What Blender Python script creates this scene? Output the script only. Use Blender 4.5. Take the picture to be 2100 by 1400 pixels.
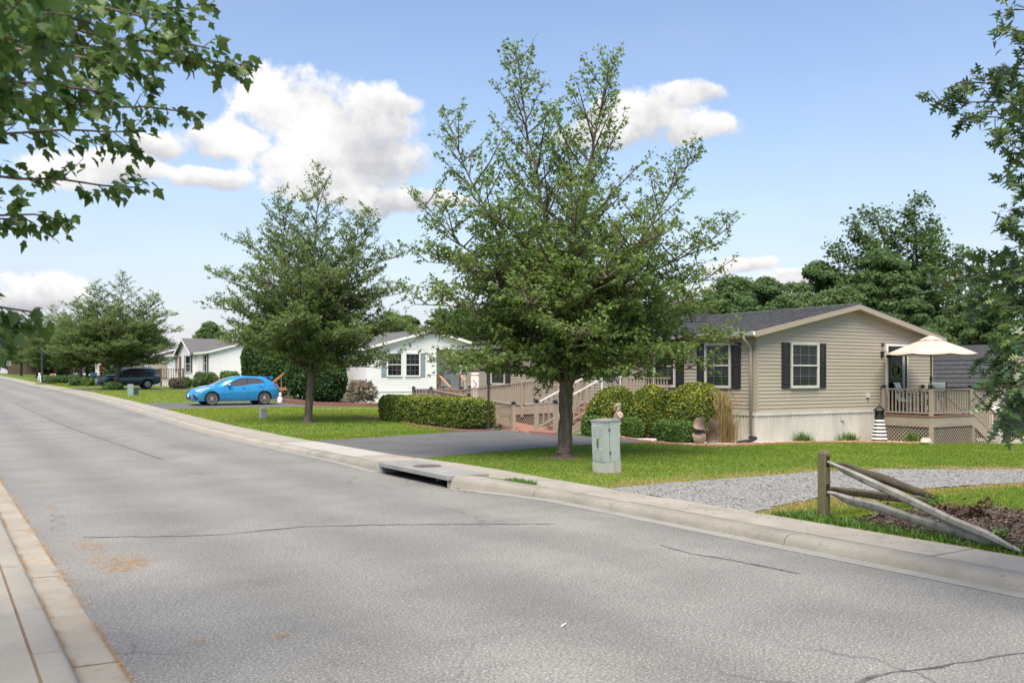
import bpy, bmesh, math, random
import numpy as np
from mathutils import Vector, Matrix, Quaternion
R = math.radians
scene = bpy.context.scene
for o in list(bpy.data.objects): bpy.data.objects.remove(o)

# ------------------------------------------------------------------ camera
cam_d = bpy.data.cameras.new('camera'); cam = bpy.data.objects.new('camera', cam_d)
scene.collection.objects.link(cam); scene.camera = cam
YAW = math.atan2(.54, .8417)
cam.location = (0, 0, 1.85); cam.rotation_euler = (R(90), 0, -YAW)
cam_d.sensor_width = 36; cam_d.lens = 1850/2100*36; cam_d.shift_y = 72/2100
cam_d.clip_start = .05; cam_d.clip_end = 3000
cam_d.dof.use_dof = True; cam_d.dof.focus_distance = 22; cam_d.dof.aperture_fstop = 4.0
CR = Vector((.8417, -.54, 0)); CF = Vector((.54, .8417, 0))

# ------------------------------------------------------------------ light
SUN_AZ, SUN_EL = R(222), R(60)          # azimuth from +Y towards +X
sd = bpy.data.lights.new('sun', 'SUN'); sun = bpy.data.objects.new('sun', sd); scene.collection.objects.link(sun)
sd.energy = 3.5; sd.angle = R(45); sd.color = (1, .915, .77)
sun.rotation_euler = (R(90)-SUN_EL, 0, R(180)-SUN_AZ)
sun.location = (0, 0, 60)
scene.view_settings.view_transform = 'Standard'; scene.view_settings.look = 'None'
scene.view_settings.gamma = 1; scene.view_settings.use_curve_mapping = False
scene.view_settings.exposure = 1.15

# ------------------------------------------------------------------ sky
w = bpy.data.worlds.new('World'); scene.world = w; w.use_nodes = True
nt = w.node_tree; N = nt.nodes; L = nt.links; N.clear()
def nd(t, **k):
    n = N.new(t)
    for a, b in k.items(): setattr(n, a, b)
    return n
def mth(op, a, b=None, c=None, clamp=False):
    n = N.new('ShaderNodeMath'); n.operation = op; n.use_clamp = clamp
    for i, v in enumerate((a, b, c)):
        if v is None: continue
        if isinstance(v, (int, float)): n.inputs[i].default_value = v
        else: L.new(v, n.inputs[i])
    return n.outputs[0]
sky = nd('ShaderNodeTexSky', sky_type='NISHITA'); sky.sun_disc = False
sky.sun_elevation = SUN_EL; sky.sun_rotation = SUN_AZ
sky.air_density = 1.3; sky.dust_density = 0.4; sky.ozone_density = 2.0; sky.altitude = 20
tc = nd('ShaderNodeTexCoord'); sep = nd('ShaderNodeSeparateXYZ'); L.new(tc.outputs['Generated'], sep.inputs[0])
az = mth('MULTIPLY', mth('ARCTAN2', sep.outputs[0], sep.outputs[1]), 180/math.pi)
el = mth('MULTIPLY', mth('ARCSINE', sep.outputs[2]), 180/math.pi)
def noise(scale, detail, rough, vec=None, stretch=None):
    n = nd('ShaderNodeTexNoise'); n.inputs['Scale'].default_value = scale
    n.inputs['Detail'].default_value = detail; n.inputs['Roughness'].default_value = rough
    src = tc.outputs['Generated']
    if stretch:
        m = nd('ShaderNodeMapping'); m.inputs['Scale'].default_value = stretch; L.new(src, m.inputs[0]); src = m.outputs[0]
    L.new(src, n.inputs['Vector']); return n
nw = noise(13, 5, .55); sepw = nd('ShaderNodeSeparateColor'); L.new(nw.outputs['Color'], sepw.inputs[0])
az2 = mth('ADD', az, mth('MULTIPLY', mth('SUBTRACT', sepw.outputs[0], .5), 3.4))
el2 = mth('ADD', el, mth('MULTIPLY', mth('SUBTRACT', sepw.outputs[1], .5), 2.3))
BL = [(17.8,16.4,2.3,2.0),(20.2,15.1,4.5,2.8),(23.8,15.9,3.5,2.0),(22.0,13.5,5.5,2.0),(19.0,13.1,3.3,1.7),(25.9,16.7,1.7,0.8),(15.6,14.0,2.9,1.1),(14.2,11.9,2.4,0.7),(11.4,13.6,1.8,0.8),(9.3,12.0,3.0,0.9),(6.7,11.7,2.4,1.3),(20.8,11.6,4.8,1.1),(25.0,10.8,3.6,0.9),(28.0,10.9,2.4,0.6),
 (40.4,16.0,4.2,1.5),(44.0,16.9,2.2,0.7),(43.7,15.1,3.4,0.9),(38.2,15.1,2.6,1.0),(46.9,6.8,2.4,0.6),(50.4,5.9,3.0,0.6),(48.1,5.4,3.6,0.5),(5.3,5.0,2.8,1.2),(3.8,4.3,1.6,0.9),
 (-12,14,6,2.5),(-30,9,7,2),(80,13,6,2.2),(105,20,8,4),(140,12,9,3),(-70,18,9,4),(-110,11,8,2.5),(180,22,9,4),(65,34,8,3.5),(-25,42,10,4),(-160,35,10,5),(120,50,12,6)]
dens = None; wsum = None; hsum = None
for a, e, ra, re in BL:
    dx = mth('DIVIDE', mth('SUBTRACT', az2, a), ra*1.05); dy = mth('DIVIDE', mth('SUBTRACT', el2, e), re*1.05)
    b = mth('SUBTRACT', 1, mth('ADD', mth('MULTIPLY', dx, dx), mth('MULTIPLY', dy, dy)))
    bp = mth('MAXIMUM', mth('ADD', b, .35), 0)
    hv = mth('MULTIPLY', bp, dy)
    dens = b if dens is None else mth('MAXIMUM', dens, b)
    wsum = bp if wsum is None else mth('ADD', wsum, bp)
    hsum = hv if hsum is None else mth('ADD', hsum, hv)
fb = noise(26, 9, .62); fb2 = noise(9, 6, .6)
dens = mth('ADD', dens, mth('MULTIPLY', mth('SUBTRACT', fb.outputs[0], .5), 2.7))
al = nd('ShaderNodeMapRange', interpolation_type='SMOOTHSTEP'); L.new(dens, al.inputs[0])
al.inputs[1].default_value = -.12; al.inputs[2].default_value = .60
# thin high veil, more of it towards the horizon
veil = noise(4.2, 7, .6, stretch=(1, 1, 3.4))
vr = nd('ShaderNodeMapRange', interpolation_type='SMOOTHSTEP'); L.new(veil.outputs[0], vr.inputs[0])
vr.inputs[1].default_value = .42; vr.inputs[2].default_value = .78; vr.inputs[4].default_value = .22
hz = nd('ShaderNodeMapRange', interpolation_type='SMOOTHSTEP'); L.new(el, hz.inputs[0])
hz.inputs[1].default_value = 16; hz.inputs[2].default_value = -2; hz.inputs[4].default_value = .78
thin = mth('ADD', mth('MULTIPLY', vr.outputs[0], .8), hz.outputs[0], clamp=True)
rel = mth('DIVIDE', hsum, mth('MAXIMUM', wsum, .05))
sh = mth('ADD', mth('ADD', mth('MULTIPLY', rel, .55), mth('MULTIPLY', mth('SUBTRACT', fb2.outputs[0], .5), 2.2)), mth('MULTIPLY', mth('SUBTRACT', fb.outputs[0], .5), 1.1))
shr = nd('ShaderNodeMapRange', interpolation_type='SMOOTHSTEP'); L.new(sh, shr.inputs[0])
shr.inputs[1].default_value = -.70; shr.inputs[2].default_value = .42
ccol = nd('ShaderNodeMix', data_type='RGBA'); L.new(shr.outputs[0], ccol.inputs[0])
SK = .086
ccol.inputs[6].default_value = (3.05, 3.1, 3.35, 1); ccol.inputs[7].default_value = (5.6, 5.55, 5.45, 1)
m1 = nd('ShaderNodeMix', data_type='RGBA'); L.new(thin, m1.inputs[0]); tint = nd('ShaderNodeMix', data_type='RGBA', blend_type='MULTIPLY'); tint.inputs[0].default_value = 1; tint.inputs[7].default_value = (1.01,.95,1.0,1); L.new(sky.outputs[0], tint.inputs[6]); L.new(tint.outputs[2], m1.inputs[6]); m1.inputs[7].default_value = (3.1, 3.4, 4.25, 1)
m2 = nd('ShaderNodeMix', data_type='RGBA'); L.new(al.outputs[0], m2.inputs[0]); L.new(m1.outputs[2], m2.inputs[6]); L.new(ccol.outputs[2], m2.inputs[7])
bg = nd('ShaderNodeBackground'); bg.inputs[1].default_value = SK; L.new(m2.outputs[2], bg.inputs[0])
wo = nd('ShaderNodeOutputWorld'); L.new(bg.outputs[0], wo.inputs[0])
w.cycles.sampling_method = 'MANUAL'; w.cycles.sample_map_resolution = 1024

# ------------------------------------------------------------------ terrain heights
KN = [(25,0),(31,.05),(37,.14),(46,.30),(52,.42),(68,.68),(80,.80),(100,1.0),(140,1.52),(210,2.4),(900,2.4)]
KX = [a for a, b in KN]; KY = [b for a, b in KN]
def zr(s): return float(np.interp(s, KX, KY))
def zy(n, s): return zr(s)+.1-.028*(min(max(n, 15), 30)-15)
def zya(n, s): return np.interp(s, KX, KY)+.1-.028*(np.clip(n, 15, 30)-15)
# kerb line (right side) and sidewalk edges as functions of s
KB = [(-60,7.85),(11.4,7.85),(13.2,7.2),(16,7.26),(18.5,7.42),(30,7.42),(40,7.75),(60,8.1),(230,8.35)]
SB = [(-60,8.9),(10.5,8.85),(12.5,8.85),(15,8.95),(18,8.65),(30,8.68),(44,8.95),(60,9.15),(230,9.4)]
def kb(s): return float(np.interp(s, [a for a,b in KB], [b for a,b in KB]))
def sb(s): return float(np.interp(s, [a for a,b in SB], [b for a,b in SB]))

# ------------------------------------------------------------------ helpers
COL = scene.collection
def tag(o, label=None, cat=None, group=None, kind=None):
    if label: o['label'] = label
    if cat: o['category'] = cat
    if group: o['group'] = group
    if kind: o['kind'] = kind
    return o
def thing(name, label, cat, loc=(0,0,0), rotz=0, group=None):
    o = bpy.data.objects.new(name, None); COL.objects.link(o); o.empty_display_size = .2
    o.location = loc; o.rotation_euler = (0, 0, rotz)
    return tag(o, label, cat, group)
def root_loc(p):
    while p.parent is not None: p = p.parent
    return Vector(p.location)
def link(name, me, parent=None):
    o = bpy.data.objects.new(name, me); COL.objects.link(o)
    if parent is not None: o.parent = parent
    return o
def inst(name, me, parent, loc=(0,0,0), rot=(0,0,0), sc=(1,1,1)):
    o = link(name, me, parent); o.location = loc; o.rotation_euler = rot; o.scale = sc; return o
def copy_tree(o, parent=None):
    c = o.copy(); COL.objects.link(c); c.parent = parent
    for ch in list(o.children): copy_tree(ch, c)
    return c
class Fr:                       # wall frame: u along, w up, d outwards
    def __init__(s, o, eu, ed, ew=(0,0,1)): s.o = Vector(o); s.eu = Vector(eu); s.ed = Vector(ed); s.ew = Vector(ew)
    def p(s, u, w, d=0): return s.o+s.eu*u+s.ew*w+s.ed*d
class MB:
    def __init__(s): s.v = []; s.f = []; s.mi = []
    def add(s, vs, fs, mi=0):
        k = len(s.v); s.v += [tuple(v) for v in vs]
        for f in fs: s.f.append([i+k for i in f]); s.mi.append(mi)
        return s
    def hexa(s, p, mi=0): return s.add(p, [(0,3,2,1),(4,5,6,7),(0,1,5,4),(1,2,6,5),(2,3,7,6),(3,0,4,7)], mi)
    def box(s, x0,x1,y0,y1,z0,z1, mi=0):
        return s.hexa([(x0,y0,z0),(x1,y0,z0),(x1,y1,z0),(x0,y1,z0),(x0,y0,z1),(x1,y0,z1),(x1,y1,z1),(x0,y1,z1)], mi)
    def fbox(s, fr, u0,u1,w0,w1,d0,d1, mi=0):
        P = fr.p
        return s.hexa([P(u0,w0,d0),P(u1,w0,d0),P(u1,w0,d1),P(u0,w0,d1),P(u0,w1,d0),P(u1,w1,d0),P(u1,w1,d1),P(u0,w1,d1)], mi)
    def beam(s, a, b, wd, ht, mi=0, up=(0,0,1)):
        a = Vector(a); b = Vector(b); t = (b-a).normalized(); sd_ = t.cross(Vector(up))
        if sd_.length < 1e-4: sd_ = Vector((1,0,0))
        sd_.normalize(); u2 = sd_.cross(t).normalized()
        h = wd/2; k = ht/2
        q = lambda c: [c-sd_*h-u2*k, c+sd_*h-u2*k, c+sd_*h+u2*k, c-sd_*h+u2*k]
        return s.hexa(q(a)+q(b), mi)
    def prism(s, fr, poly, d0, d1, mi=0):       # poly of (u,w)
        n = len(poly); vs = [fr.p(u,w_,d0) for u,w_ in poly]+[fr.p(u,w_,d1) for u,w_ in poly]
        fs = [list(range(n))[::-1], list(range(n, 2*n))]+[[i,(i+1)%n,n+(i+1)%n,n+i] for i in range(n)]
        return s.add(vs, fs, mi)
    def tube(s, pts, rad, k=6, mi=0, cap=True):
        pts = [Vector(p) for p in pts]; n = len(pts)
        if isinstance(rad, (int,float)): rad = [rad]*n
        ref = None; vs = []
        for i, p in enumerate(pts):
            t = (pts[min(i+1,n-1)]-pts[max(i-1,0)])
            t = t.normalized() if t.length > 1e-9 else Vector((0,0,1))
            if ref is None:
                ref = t.orthogonal().normalized()
            ref = (ref-t*ref.dot(t))
            ref = ref.normalized() if ref.length > 1e-6 else t.orthogonal().normalized()
            bi = t.cross(ref)
            for j in range(k):
                a = 2*math.pi*j/k
                vs.append(p+(ref*math.cos(a)+bi*math.sin(a))*rad[i])
        fs = [[i*k+j, i*k+(j+1)%k, (i+1)*k+(j+1)%k, (i+1)*k+j] for i in range(n-1) for j in range(k)]
        if cap: fs += [list(range(k))[::-1], list(range((n-1)*k, n*k))]
        return s.add(vs, fs, mi)
    def lathe(s, prof, c=(0,0,0), k=16, mi=0, axis='z', ang0=0, cap=True):
        c = Vector(c); vs = []
        for r_, z_ in prof:
            for j in range(k):
                a = 2*math.pi*j/k+ang0
                if axis == 'z': vs.append(c+Vector((r_*math.cos(a), r_*math.sin(a), z_)))
                elif axis == 'y': vs.append(c+Vector((r_*math.cos(a), z_, r_*math.sin(a))))
                else: vs.append(c+Vector((z_, r_*math.cos(a), r_*math.sin(a))))
        n = len(prof)
        fs = [[i*k+j, i*k+(j+1)%k, (i+1)*k+(j+1)%k, (i+1)*k+j] for i in range(n-1) for j in range(k)]
        if cap: fs += [list(range(k))[::-1], list(range((n-1)*k, n*k))]
        return s.add(vs, fs, mi)
    def mesh(s, name, mats, off=(0,0,0), smooth=False, ang=None, fix=True):
        me = bpy.data.meshes.new(name)
        ox, oy, oz = off
        me.from_pydata([(x-ox, y-oy, z-oz) for x,y,z in s.v], [], s.f)
        if not isinstance(mats, (list,tuple)): mats = [mats]
        for m in mats: me.materials.append(m)
        if len(mats) > 1: me.polygons.foreach_set('material_index', s.mi)
        if fix:
            bm = bmesh.new(); bm.from_mesh(me); bmesh.ops.recalc_face_normals(bm, faces=bm.faces); bm.to_mesh(me); bm.free()
        if smooth:
            me.shade_smooth()
            if ang: me.set_sharp_from_angle(angle=R(ang))
        me.update(); return me
    def build(s, name, mats, parent=None, smooth=False, ang=None, bevel=0):
        off = root_loc(parent) if parent is not None else Vector((0,0,0))
        o = link(name, s.mesh(name, mats, off, smooth, ang), parent)
        if bevel:
            b = o.modifiers.new('bevel', 'BEVEL'); b.width = bevel; b.segments = 2; b.limit_method = 'ANGLE'; b.harden_normals = False
        return o
def tri_mesh(name, V, F, mat, parent=None, smooth=False):
    """numpy verts (n,3) and triangle faces (m,3)"""
    me = bpy.data.meshes.new(name)
    me.vertices.add(len(V)); me.vertices.foreach_set('co', np.ascontiguousarray(V, dtype=np.float32).ravel())
    m = len(F); k = F.shape[1]
    me.loops.add(m*k); me.loops.foreach_set('vertex_index', np.ascontiguousarray(F, dtype=np.int32).ravel())
    me.polygons.add(m); me.polygons.foreach_set('loop_start', np.arange(0, m*k, k, dtype=np.int32))
    me.polygons.foreach_set('loop_total', np.full(m, k, dtype=np.int32))
    me.materials.append(mat); me.update(calc_edges=True)
    if smooth: me.shade_smooth()
    return me
def scatter(tv, tf, pos, ex, ey, ez, sc):
    """copies of template (verts tv, tris tf) at pos with axes ex,ey,ez and scale sc -> V,F"""
    n = len(pos); k = len(tv)
    sc = np.asarray(sc).reshape(n,1,1)
    V = (tv[None,:,0,None]*ex[:,None,:]+tv[None,:,1,None]*ey[:,None,:]+tv[None,:,2,None]*ez[:,None,:])*sc+pos[:,None,:]
    F = tf[None]+(np.arange(n)*k)[:,None,None]
    return V.reshape(-1,3), F.reshape(-1,tf.shape[1])
def nrm(a): return a/np.maximum(np.linalg.norm(a, axis=1, keepdims=True), 1e-9)

# ------------------------------------------------------------------ materials
MATS = {}
def new_mat(name):
    m = bpy.data.materials.new(name); m.use_nodes = True; MATS[name] = m
    t = m.node_tree; b = t.nodes['Principled BSDF']; return m, t, b
def mn(t, ty, **k):
    n = t.nodes.new(ty)
    for a, b in k.items(): setattr(n, a, b)
    return n
def c4(c): return (c[0], c[1], c[2], 1)
def mat(name, col, rough=.6, col2=None, nscale=3, nlo=.35, nhi=.65, det=5, stretch=None, metal=0, spec=.5, bump=None, coat=0, world=False, speck=None):
    """procedural surface: two tones blended by noise, optional speckle (col, scale, lo, hi), optional bump (scale, strength)"""
    m, t, b = new_mat(name); lk = t.links.new
    b.inputs['Roughness'].default_value = rough; b.inputs['Metallic'].default_value = metal
    b.inputs['Specular IOR Level'].default_value = spec
    if coat: b.inputs['Coat Weight'].default_value = coat; b.inputs['Coat Roughness'].default_value = .04
    if world: src = mn(t, 'ShaderNodeNewGeometry').outputs['Position']
    else: src = mn(t, 'ShaderNodeTexCoord').outputs['Object']
    if stretch:
        mp = mn(t, 'ShaderNodeMapping'); mp.inputs['Scale'].default_value = stretch; lk(src, mp.inputs[0]); vs = mp.outputs[0]
    else: vs = src
    if col2 is None: col2 = tuple(c*.86 for c in col)
    n = mn(t, 'ShaderNodeTexNoise'); n.inputs['Scale'].default_value = nscale; n.inputs['Detail'].default_value = det; n.inputs['Roughness'].default_value = .6
    lk(vs, n.inputs['Vector'])
    r = mn(t, 'ShaderNodeMapRange'); lk(n.outputs[0], r.inputs[0]); r.inputs[1].default_value = nlo; r.inputs[2].default_value = nhi
    mx = mn(t, 'ShaderNodeMix', data_type='RGBA'); lk(r.outputs[0], mx.inputs[0]); mx.inputs[6].default_value = c4(col); mx.inputs[7].default_value = c4(col2)
    out = mx.outputs[2]
    for sp in (speck or []):
        sc_, ss, lo, hi = sp
        n2 = mn(t, 'ShaderNodeTexNoise'); n2.inputs['Scale'].default_value = ss; n2.inputs['Detail'].default_value = 3; n2.inputs['Roughness'].default_value = .7
        lk(src, n2.inputs['Vector'])
        r2 = mn(t, 'ShaderNodeMapRange'); lk(n2.outputs[0], r2.inputs[0]); r2.inputs[1].default_value = lo; r2.inputs[2].default_value = hi
        m2 = mn(t, 'ShaderNodeMix', data_type='RGBA'); lk(r2.outputs[0], m2.inputs[0]); lk(out, m2.inputs[6]); m2.inputs[7].default_value = c4(sc_); out = m2.outputs[2]
    lk(out, b.inputs['Base Color'])
    if bump:
        nb = mn(t, 'ShaderNodeTexNoise'); nb.inputs['Scale'].default_value = bump[0]; nb.inputs['Detail'].default_value = 4
        lk(vs if len(bump) > 3 else src, nb.inputs['Vector'])
        bp_ = mn(t, 'ShaderNodeBump'); bp_.inputs['Strength'].default_value = bump[1]; bp_.inputs['Distance'].default_value = bump[2] if len(bump) > 2 else .01
        lk(nb.outputs[0], bp_.inputs['Height']); lk(bp_.outputs[0], b.inputs['Normal'])
    return m
def leaf_mat(name, cols, rough=.5, trans=.35, spec=.3):
    """foliage: colour picked per leaf (mesh island) from a ramp, light passing through"""
    m, t, b = new_mat(name); lk = t.links.new
    g = mn(t, 'ShaderNodeNewGeometry'); rp = mn(t, 'ShaderNodeValToRGB'); lk(g.outputs['Random Per Island'], rp.inputs[0])
    e = rp.color_ramp.elements
    while len(e) < len(cols): e.new(.5)
    for i, c in enumerate(cols): e[i].position = i/(len(cols)-1); e[i].color = c4(c)
    lk(rp.outputs[0], b.inputs['Base Color']); b.inputs['Roughness'].default_value = rough; b.inputs['Specular IOR Level'].default_value = spec
    tr = mn(t, 'ShaderNodeBsdfTranslucent')
    hs = mn(t, 'ShaderNodeHueSaturation'); hs.inputs['Value'].default_value = 1.5; hs.inputs['Hue'].default_value = .485; lk(rp.outputs[0], hs.inputs['Color']); lk(hs.outputs[0], tr.inputs[0])
    ms = mn(t, 'ShaderNodeMixShader'); ms.inputs[0].default_value = trans
    lk(b.outputs[0], ms.inputs[1]); lk(tr.outputs[0], ms.inputs[2]); lk(ms.outputs[0], t.nodes['Material Output'].inputs[0])
    return m
def glass_mat(name, tint, refl=.09):
    m, t, b = new_mat(name); lk = t.links.new
    t.nodes.remove(b); tp = mn(t, 'ShaderNodeBsdfTransparent'); tp.inputs[0].default_value = c4(tint)
    gl = mn(t, 'ShaderNodeBsdfGlossy'); gl.inputs['Roughness'].default_value = .02
    nz = mn(t, 'ShaderNodeTexNoise'); nz.inputs['Scale'].default_value = 1.7; bp_ = mn(t, 'ShaderNodeBump'); bp_.inputs['Strength'].default_value = .05; lk(nz.outputs[0], bp_.inputs['Height']); lk(bp_.outputs[0], gl.inputs['Normal'])
    fr = mn(t, 'ShaderNodeLayerWeight'); fr.inputs[0].default_value = .5
    pw = mn(t, 'ShaderNodeMath', operation='POWER'); lk(fr.outputs['Facing'], pw.inputs[0]); pw.inputs[1].default_value = 4
    ad = mn(t, 'ShaderNodeMath', operation='MULTIPLY_ADD', use_clamp=True); lk(pw.outputs[0], ad.inputs[0]); ad.inputs[1].default_value = .35; ad.inputs[2].default_value = .035+refl
    ms = mn(t, 'ShaderNodeMixShader'); lk(ad.outputs[0], ms.inputs[0]); lk(tp.outputs[0], ms.inputs[1]); lk(gl.outputs[0], ms.inputs[2]); lk(ms.outputs[0], t.nodes['Material Output'].inputs[0])
    return m
M = {}
M['asphalt'] = mat('asphalt', (.205,.197,.180), .78, (.155,.150,.138), .35, .3, .7, 6, world=True, spec=.5,
                   speck=[((.155,.150,.142),2.3,.5,.8),((.088,.086,.08),46,.49,.63),((.39,.376,.345),52,.53,.66)], bump=(55,.6,.006))
def road_wear(m):
    """tyre tracks, old patches and a net of fine cracks on top of the speckle"""
    t = m.node_tree; lk = t.links.new; b = t.nodes['Principled BSDF']; src = b.inputs['Base Color'].links[0].from_socket
    pos = mn(t, 'ShaderNodeNewGeometry').outputs['Position']; sp = mn(t, 'ShaderNodeSeparateXYZ'); lk(pos, sp.inputs[0])
    nz = mn(t, 'ShaderNodeTexNoise'); nz.inputs['Scale'].default_value = .22; nz.inputs['Detail'].default_value = 4; lk(pos, nz.inputs['Vector'])
    ph = mn(t, 'ShaderNodeMath', operation='MULTIPLY_ADD'); lk(sp.outputs[0], ph.inputs[0]); ph.inputs[1].default_value = 2*math.pi/1.72; ph.inputs[2].default_value = 1.1
    ad = mn(t, 'ShaderNodeMath', operation='MULTIPLY_ADD'); lk(nz.outputs[0], ad.inputs[0]); ad.inputs[1].default_value = 2.2; lk(ph.outputs[0], ad.inputs[2])
    sn = mn(t, 'ShaderNodeMath', operation='SINE'); lk(ad.outputs[0], sn.inputs[0])
    mr = mn(t, 'ShaderNodeMapRange'); lk(sn.outputs[0], mr.inputs[0]); mr.inputs[1].default_value = -1; mr.inputs[3].default_value = .90; mr.inputs[4].default_value = 1.06
    nb = mn(t, 'ShaderNodeTexNoise'); nb.inputs['Scale'].default_value = .6; nb.inputs['Detail'].default_value = 6; nb.inputs['Roughness'].default_value = .65; lk(pos, nb.inputs['Vector'])
    mb_ = mn(t, 'ShaderNodeMapRange'); lk(nb.outputs[0], mb_.inputs[0]); mb_.inputs[1].default_value = .3; mb_.inputs[2].default_value = .7; mb_.inputs[3].default_value = .84; mb_.inputs[4].default_value = 1.14
    mu = mn(t, 'ShaderNodeMath', operation='MULTIPLY'); lk(mr.outputs[0], mu.inputs[0]); lk(mb_.outputs[0], mu.inputs[1])
    wp = mn(t, 'ShaderNodeTexNoise'); wp.inputs['Scale'].default_value = 1.6; wp.inputs['Detail'].default_value = 6; lk(pos, wp.inputs['Vector'])
    va = mn(t, 'ShaderNodeVectorMath', operation='MULTIPLY_ADD'); lk(wp.outputs['Color'], va.inputs[0]); va.inputs[1].default_value = (.7,.7,0); lk(pos, va.inputs[2])
    vo = mn(t, 'ShaderNodeTexVoronoi', feature='DISTANCE_TO_EDGE'); vo.inputs['Scale'].default_value = .55; lk(va.outputs[0], vo.inputs['Vector'])
    cr = mn(t, 'ShaderNodeMapRange'); lk(vo.outputs['Distance'], cr.inputs[0]); cr.inputs[1].default_value = .003; cr.inputs[2].default_value = .009; cr.inputs[3].default_value = 1; cr.inputs[4].default_value = 0
    mk = mn(t, 'ShaderNodeMapRange'); lk(nz.outputs[0], mk.inputs[0]); mk.inputs[1].default_value = .50; mk.inputs[2].default_value = .62; mk.inputs[4].default_value = .6
    cm = mn(t, 'ShaderNodeMath', operation='MULTIPLY'); lk(cr.outputs[0], cm.inputs[0]); lk(mk.outputs[0], cm.inputs[1])
    hs = mn(t, 'ShaderNodeHueSaturation'); lk(src, hs.inputs['Color']); lk(mu.outputs[0], hs.inputs['Value'])
    mx = mn(t, 'ShaderNodeMix', data_type='RGBA'); lk(cm.outputs[0], mx.inputs[0]); lk(hs.outputs[0], mx.inputs[6]); mx.inputs[7].default_value = (.05,.048,.045,1)
    lk(mx.outputs[2], b.inputs['Base Color'])
road_wear(M['asphalt'])
M['drive'] = mat('asphalt_drive', (.082,.080,.077), .75, (.112,.109,.104), .9, .35, .65, 6, world=True, speck=[((.16,.16,.16),60,.58,.75)], bump=(60,.4,.005))
M['tar'] = mat('tar', (.055,.054,.052), .7, (.13,.127,.12), 9, .42, .62)
M['conc'] = mat('concrete', (.32,.292,.245), .85, (.24,.22,.185), 1.3, .3, .7, 7, world=True, speck=[((.17,.15,.125),1.8,.55,.82),((.22,.20,.175),26,.56,.8),((.5,.47,.42),90,.6,.8)], bump=(40,.35,.006))
M['kerb'] = mat('kerb_concrete', (.255,.235,.20), .85, (.155,.142,.12), 1.1, .38, .72, 8, world=True, speck=[((.19,.175,.15),9,.56,.85),((.5,.47,.42),60,.6,.8)], bump=(45,.3,.004))
M['gutter'] = mat('gutter_dust', (.27,.255,.225), .85, (.22,.215,.20), 2.5, .3, .7, 7, world=True, speck=[((.16,.155,.15),60,.52,.7)])
M['concnew'] = mat('concrete_new', (.37,.355,.325), .8, (.32,.305,.28), 2, world=True, speck=[((.42,.40,.37),30,.6,.8)], bump=(50,.2,.004))
M['pan'] = mat('gutter_pan_concrete', (.33,.295,.24), .85, (.24,.215,.175), 1.2, .3, .7, 7, world=True, speck=[((.34,.21,.10),2.6,.56,.80),((.17,.15,.12),9,.56,.85)], bump=(45,.3,.005))
M['slab'] = mat('inlet_concrete', (.27,.265,.25), .8, (.19,.188,.18), 1.6, .3, .7, 7, world=True, speck=[((.16,.16,.155),8,.55,.8)], bump=(40,.3,.005))
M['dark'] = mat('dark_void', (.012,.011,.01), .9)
M['iron'] = mat('cast_iron', (.075,.062,.055), .65, (.11,.085,.07), 14, bump=(60,.6,.004))
M['soil'] = mat('lawn_soil', (.10,.155,.028), .95, (.135,.175,.04), .8, .3, .7, 7, world=True, spec=.15, speck=[((.085,.125,.026),9,.5,.7),((.21,.19,.08),1.7,.6,.8)], bump=(30,.8,.03))
M['dirt'] = mat('dirt', (.20,.135,.085), .95, (.15,.10,.065), 5, world=True, bump=(30,.7,.02), speck=[((.3,.22,.14),40,.6,.75)])
M['mulch'] = mat('mulch', (.085,.058,.045), .95, (.05,.035,.028), 9, world=True, speck=[((.16,.12,.1),36,.55,.7)], bump=(38,1,.03))
M['gravel'] = mat('gravel', (.225,.22,.205), .9, (.17,.167,.157), 1.3, .3, .7, 6, world=True, speck=[((.085,.095,.105),17,.52,.66),((.40,.395,.38),23,.54,.68),((.30,.26,.2),2.0,.6,.85)], bump=(22,1,.03))
M['pebble'] = mat('white_pebble', (.50,.45,.40), .85, (.38,.32,.27), 3, world=True, speck=[((.19,.15,.12),30,.55,.7),((.72,.69,.64),36,.53,.66)], bump=(30,1,.025))
M['brick'] = mat('garden_brick', (.36,.17,.11), .85, (.45,.27,.19), 6, bump=(40,.5,.006))
M['brickd'] = mat('red_brick', (.17,.07,.05), .85, (.23,.11,.08), 6, bump=(40,.5,.006))
M['beige'] = mat('beige_siding', (.375,.33,.262), .5, (.345,.302,.24), .7, stretch=(1,1,6), spec=.35)
M['beiget'] = mat('beige_trim', (.33,.285,.225), .5, (.305,.262,.208), 2)
M['white'] = mat('white_siding', (.80,.79,.775), .5, (.75,.74,.725), .8, spec=.35)
M['whitet'] = mat('white_trim', (.78,.78,.77), .45, (.72,.72,.71), 2)
M['skirt'] = mat('skirting_vinyl', (.55,.53,.485), .5, (.45,.43,.38), 1.2, stretch=(2,2,.7))
M['shing'] = mat('roof_shingle', (.085,.088,.094), .9, (.034,.036,.04), 5, .42, .58, 2, stretch=(3,1.2,3), speck=[((.13,.133,.14),40,.55,.72)], bump=(60,.6,.006))
M['shingd'] = mat('shed_shingle', (.060,.062,.067), .9, (.035,.037,.041), 6, .4, .6, 3, stretch=(3,1,3), speck=[((.09,.092,.097),40,.56,.72)])
M['shingg'] = mat('roof_shingle_grey', (.115,.112,.108), .9, (.075,.075,.073), 8, .4, .6, 3, stretch=(1,3,4), speck=[((.17,.165,.16),50,.56,.72)])
M['shut'] = mat('shutter_black', (.012,.012,.013), .45, (.018,.018,.019), 5)
M['shutg'] = mat('shutter_green', (.018,.05,.045), .5, (.025,.06,.055), 5)
M['shutb'] = mat('shutter_greyblue', (.26,.31,.36), .5, (.22,.27,.32), 5)
M['glass'] = glass_mat('window_glass', (.55,.6,.58), .0)
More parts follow.
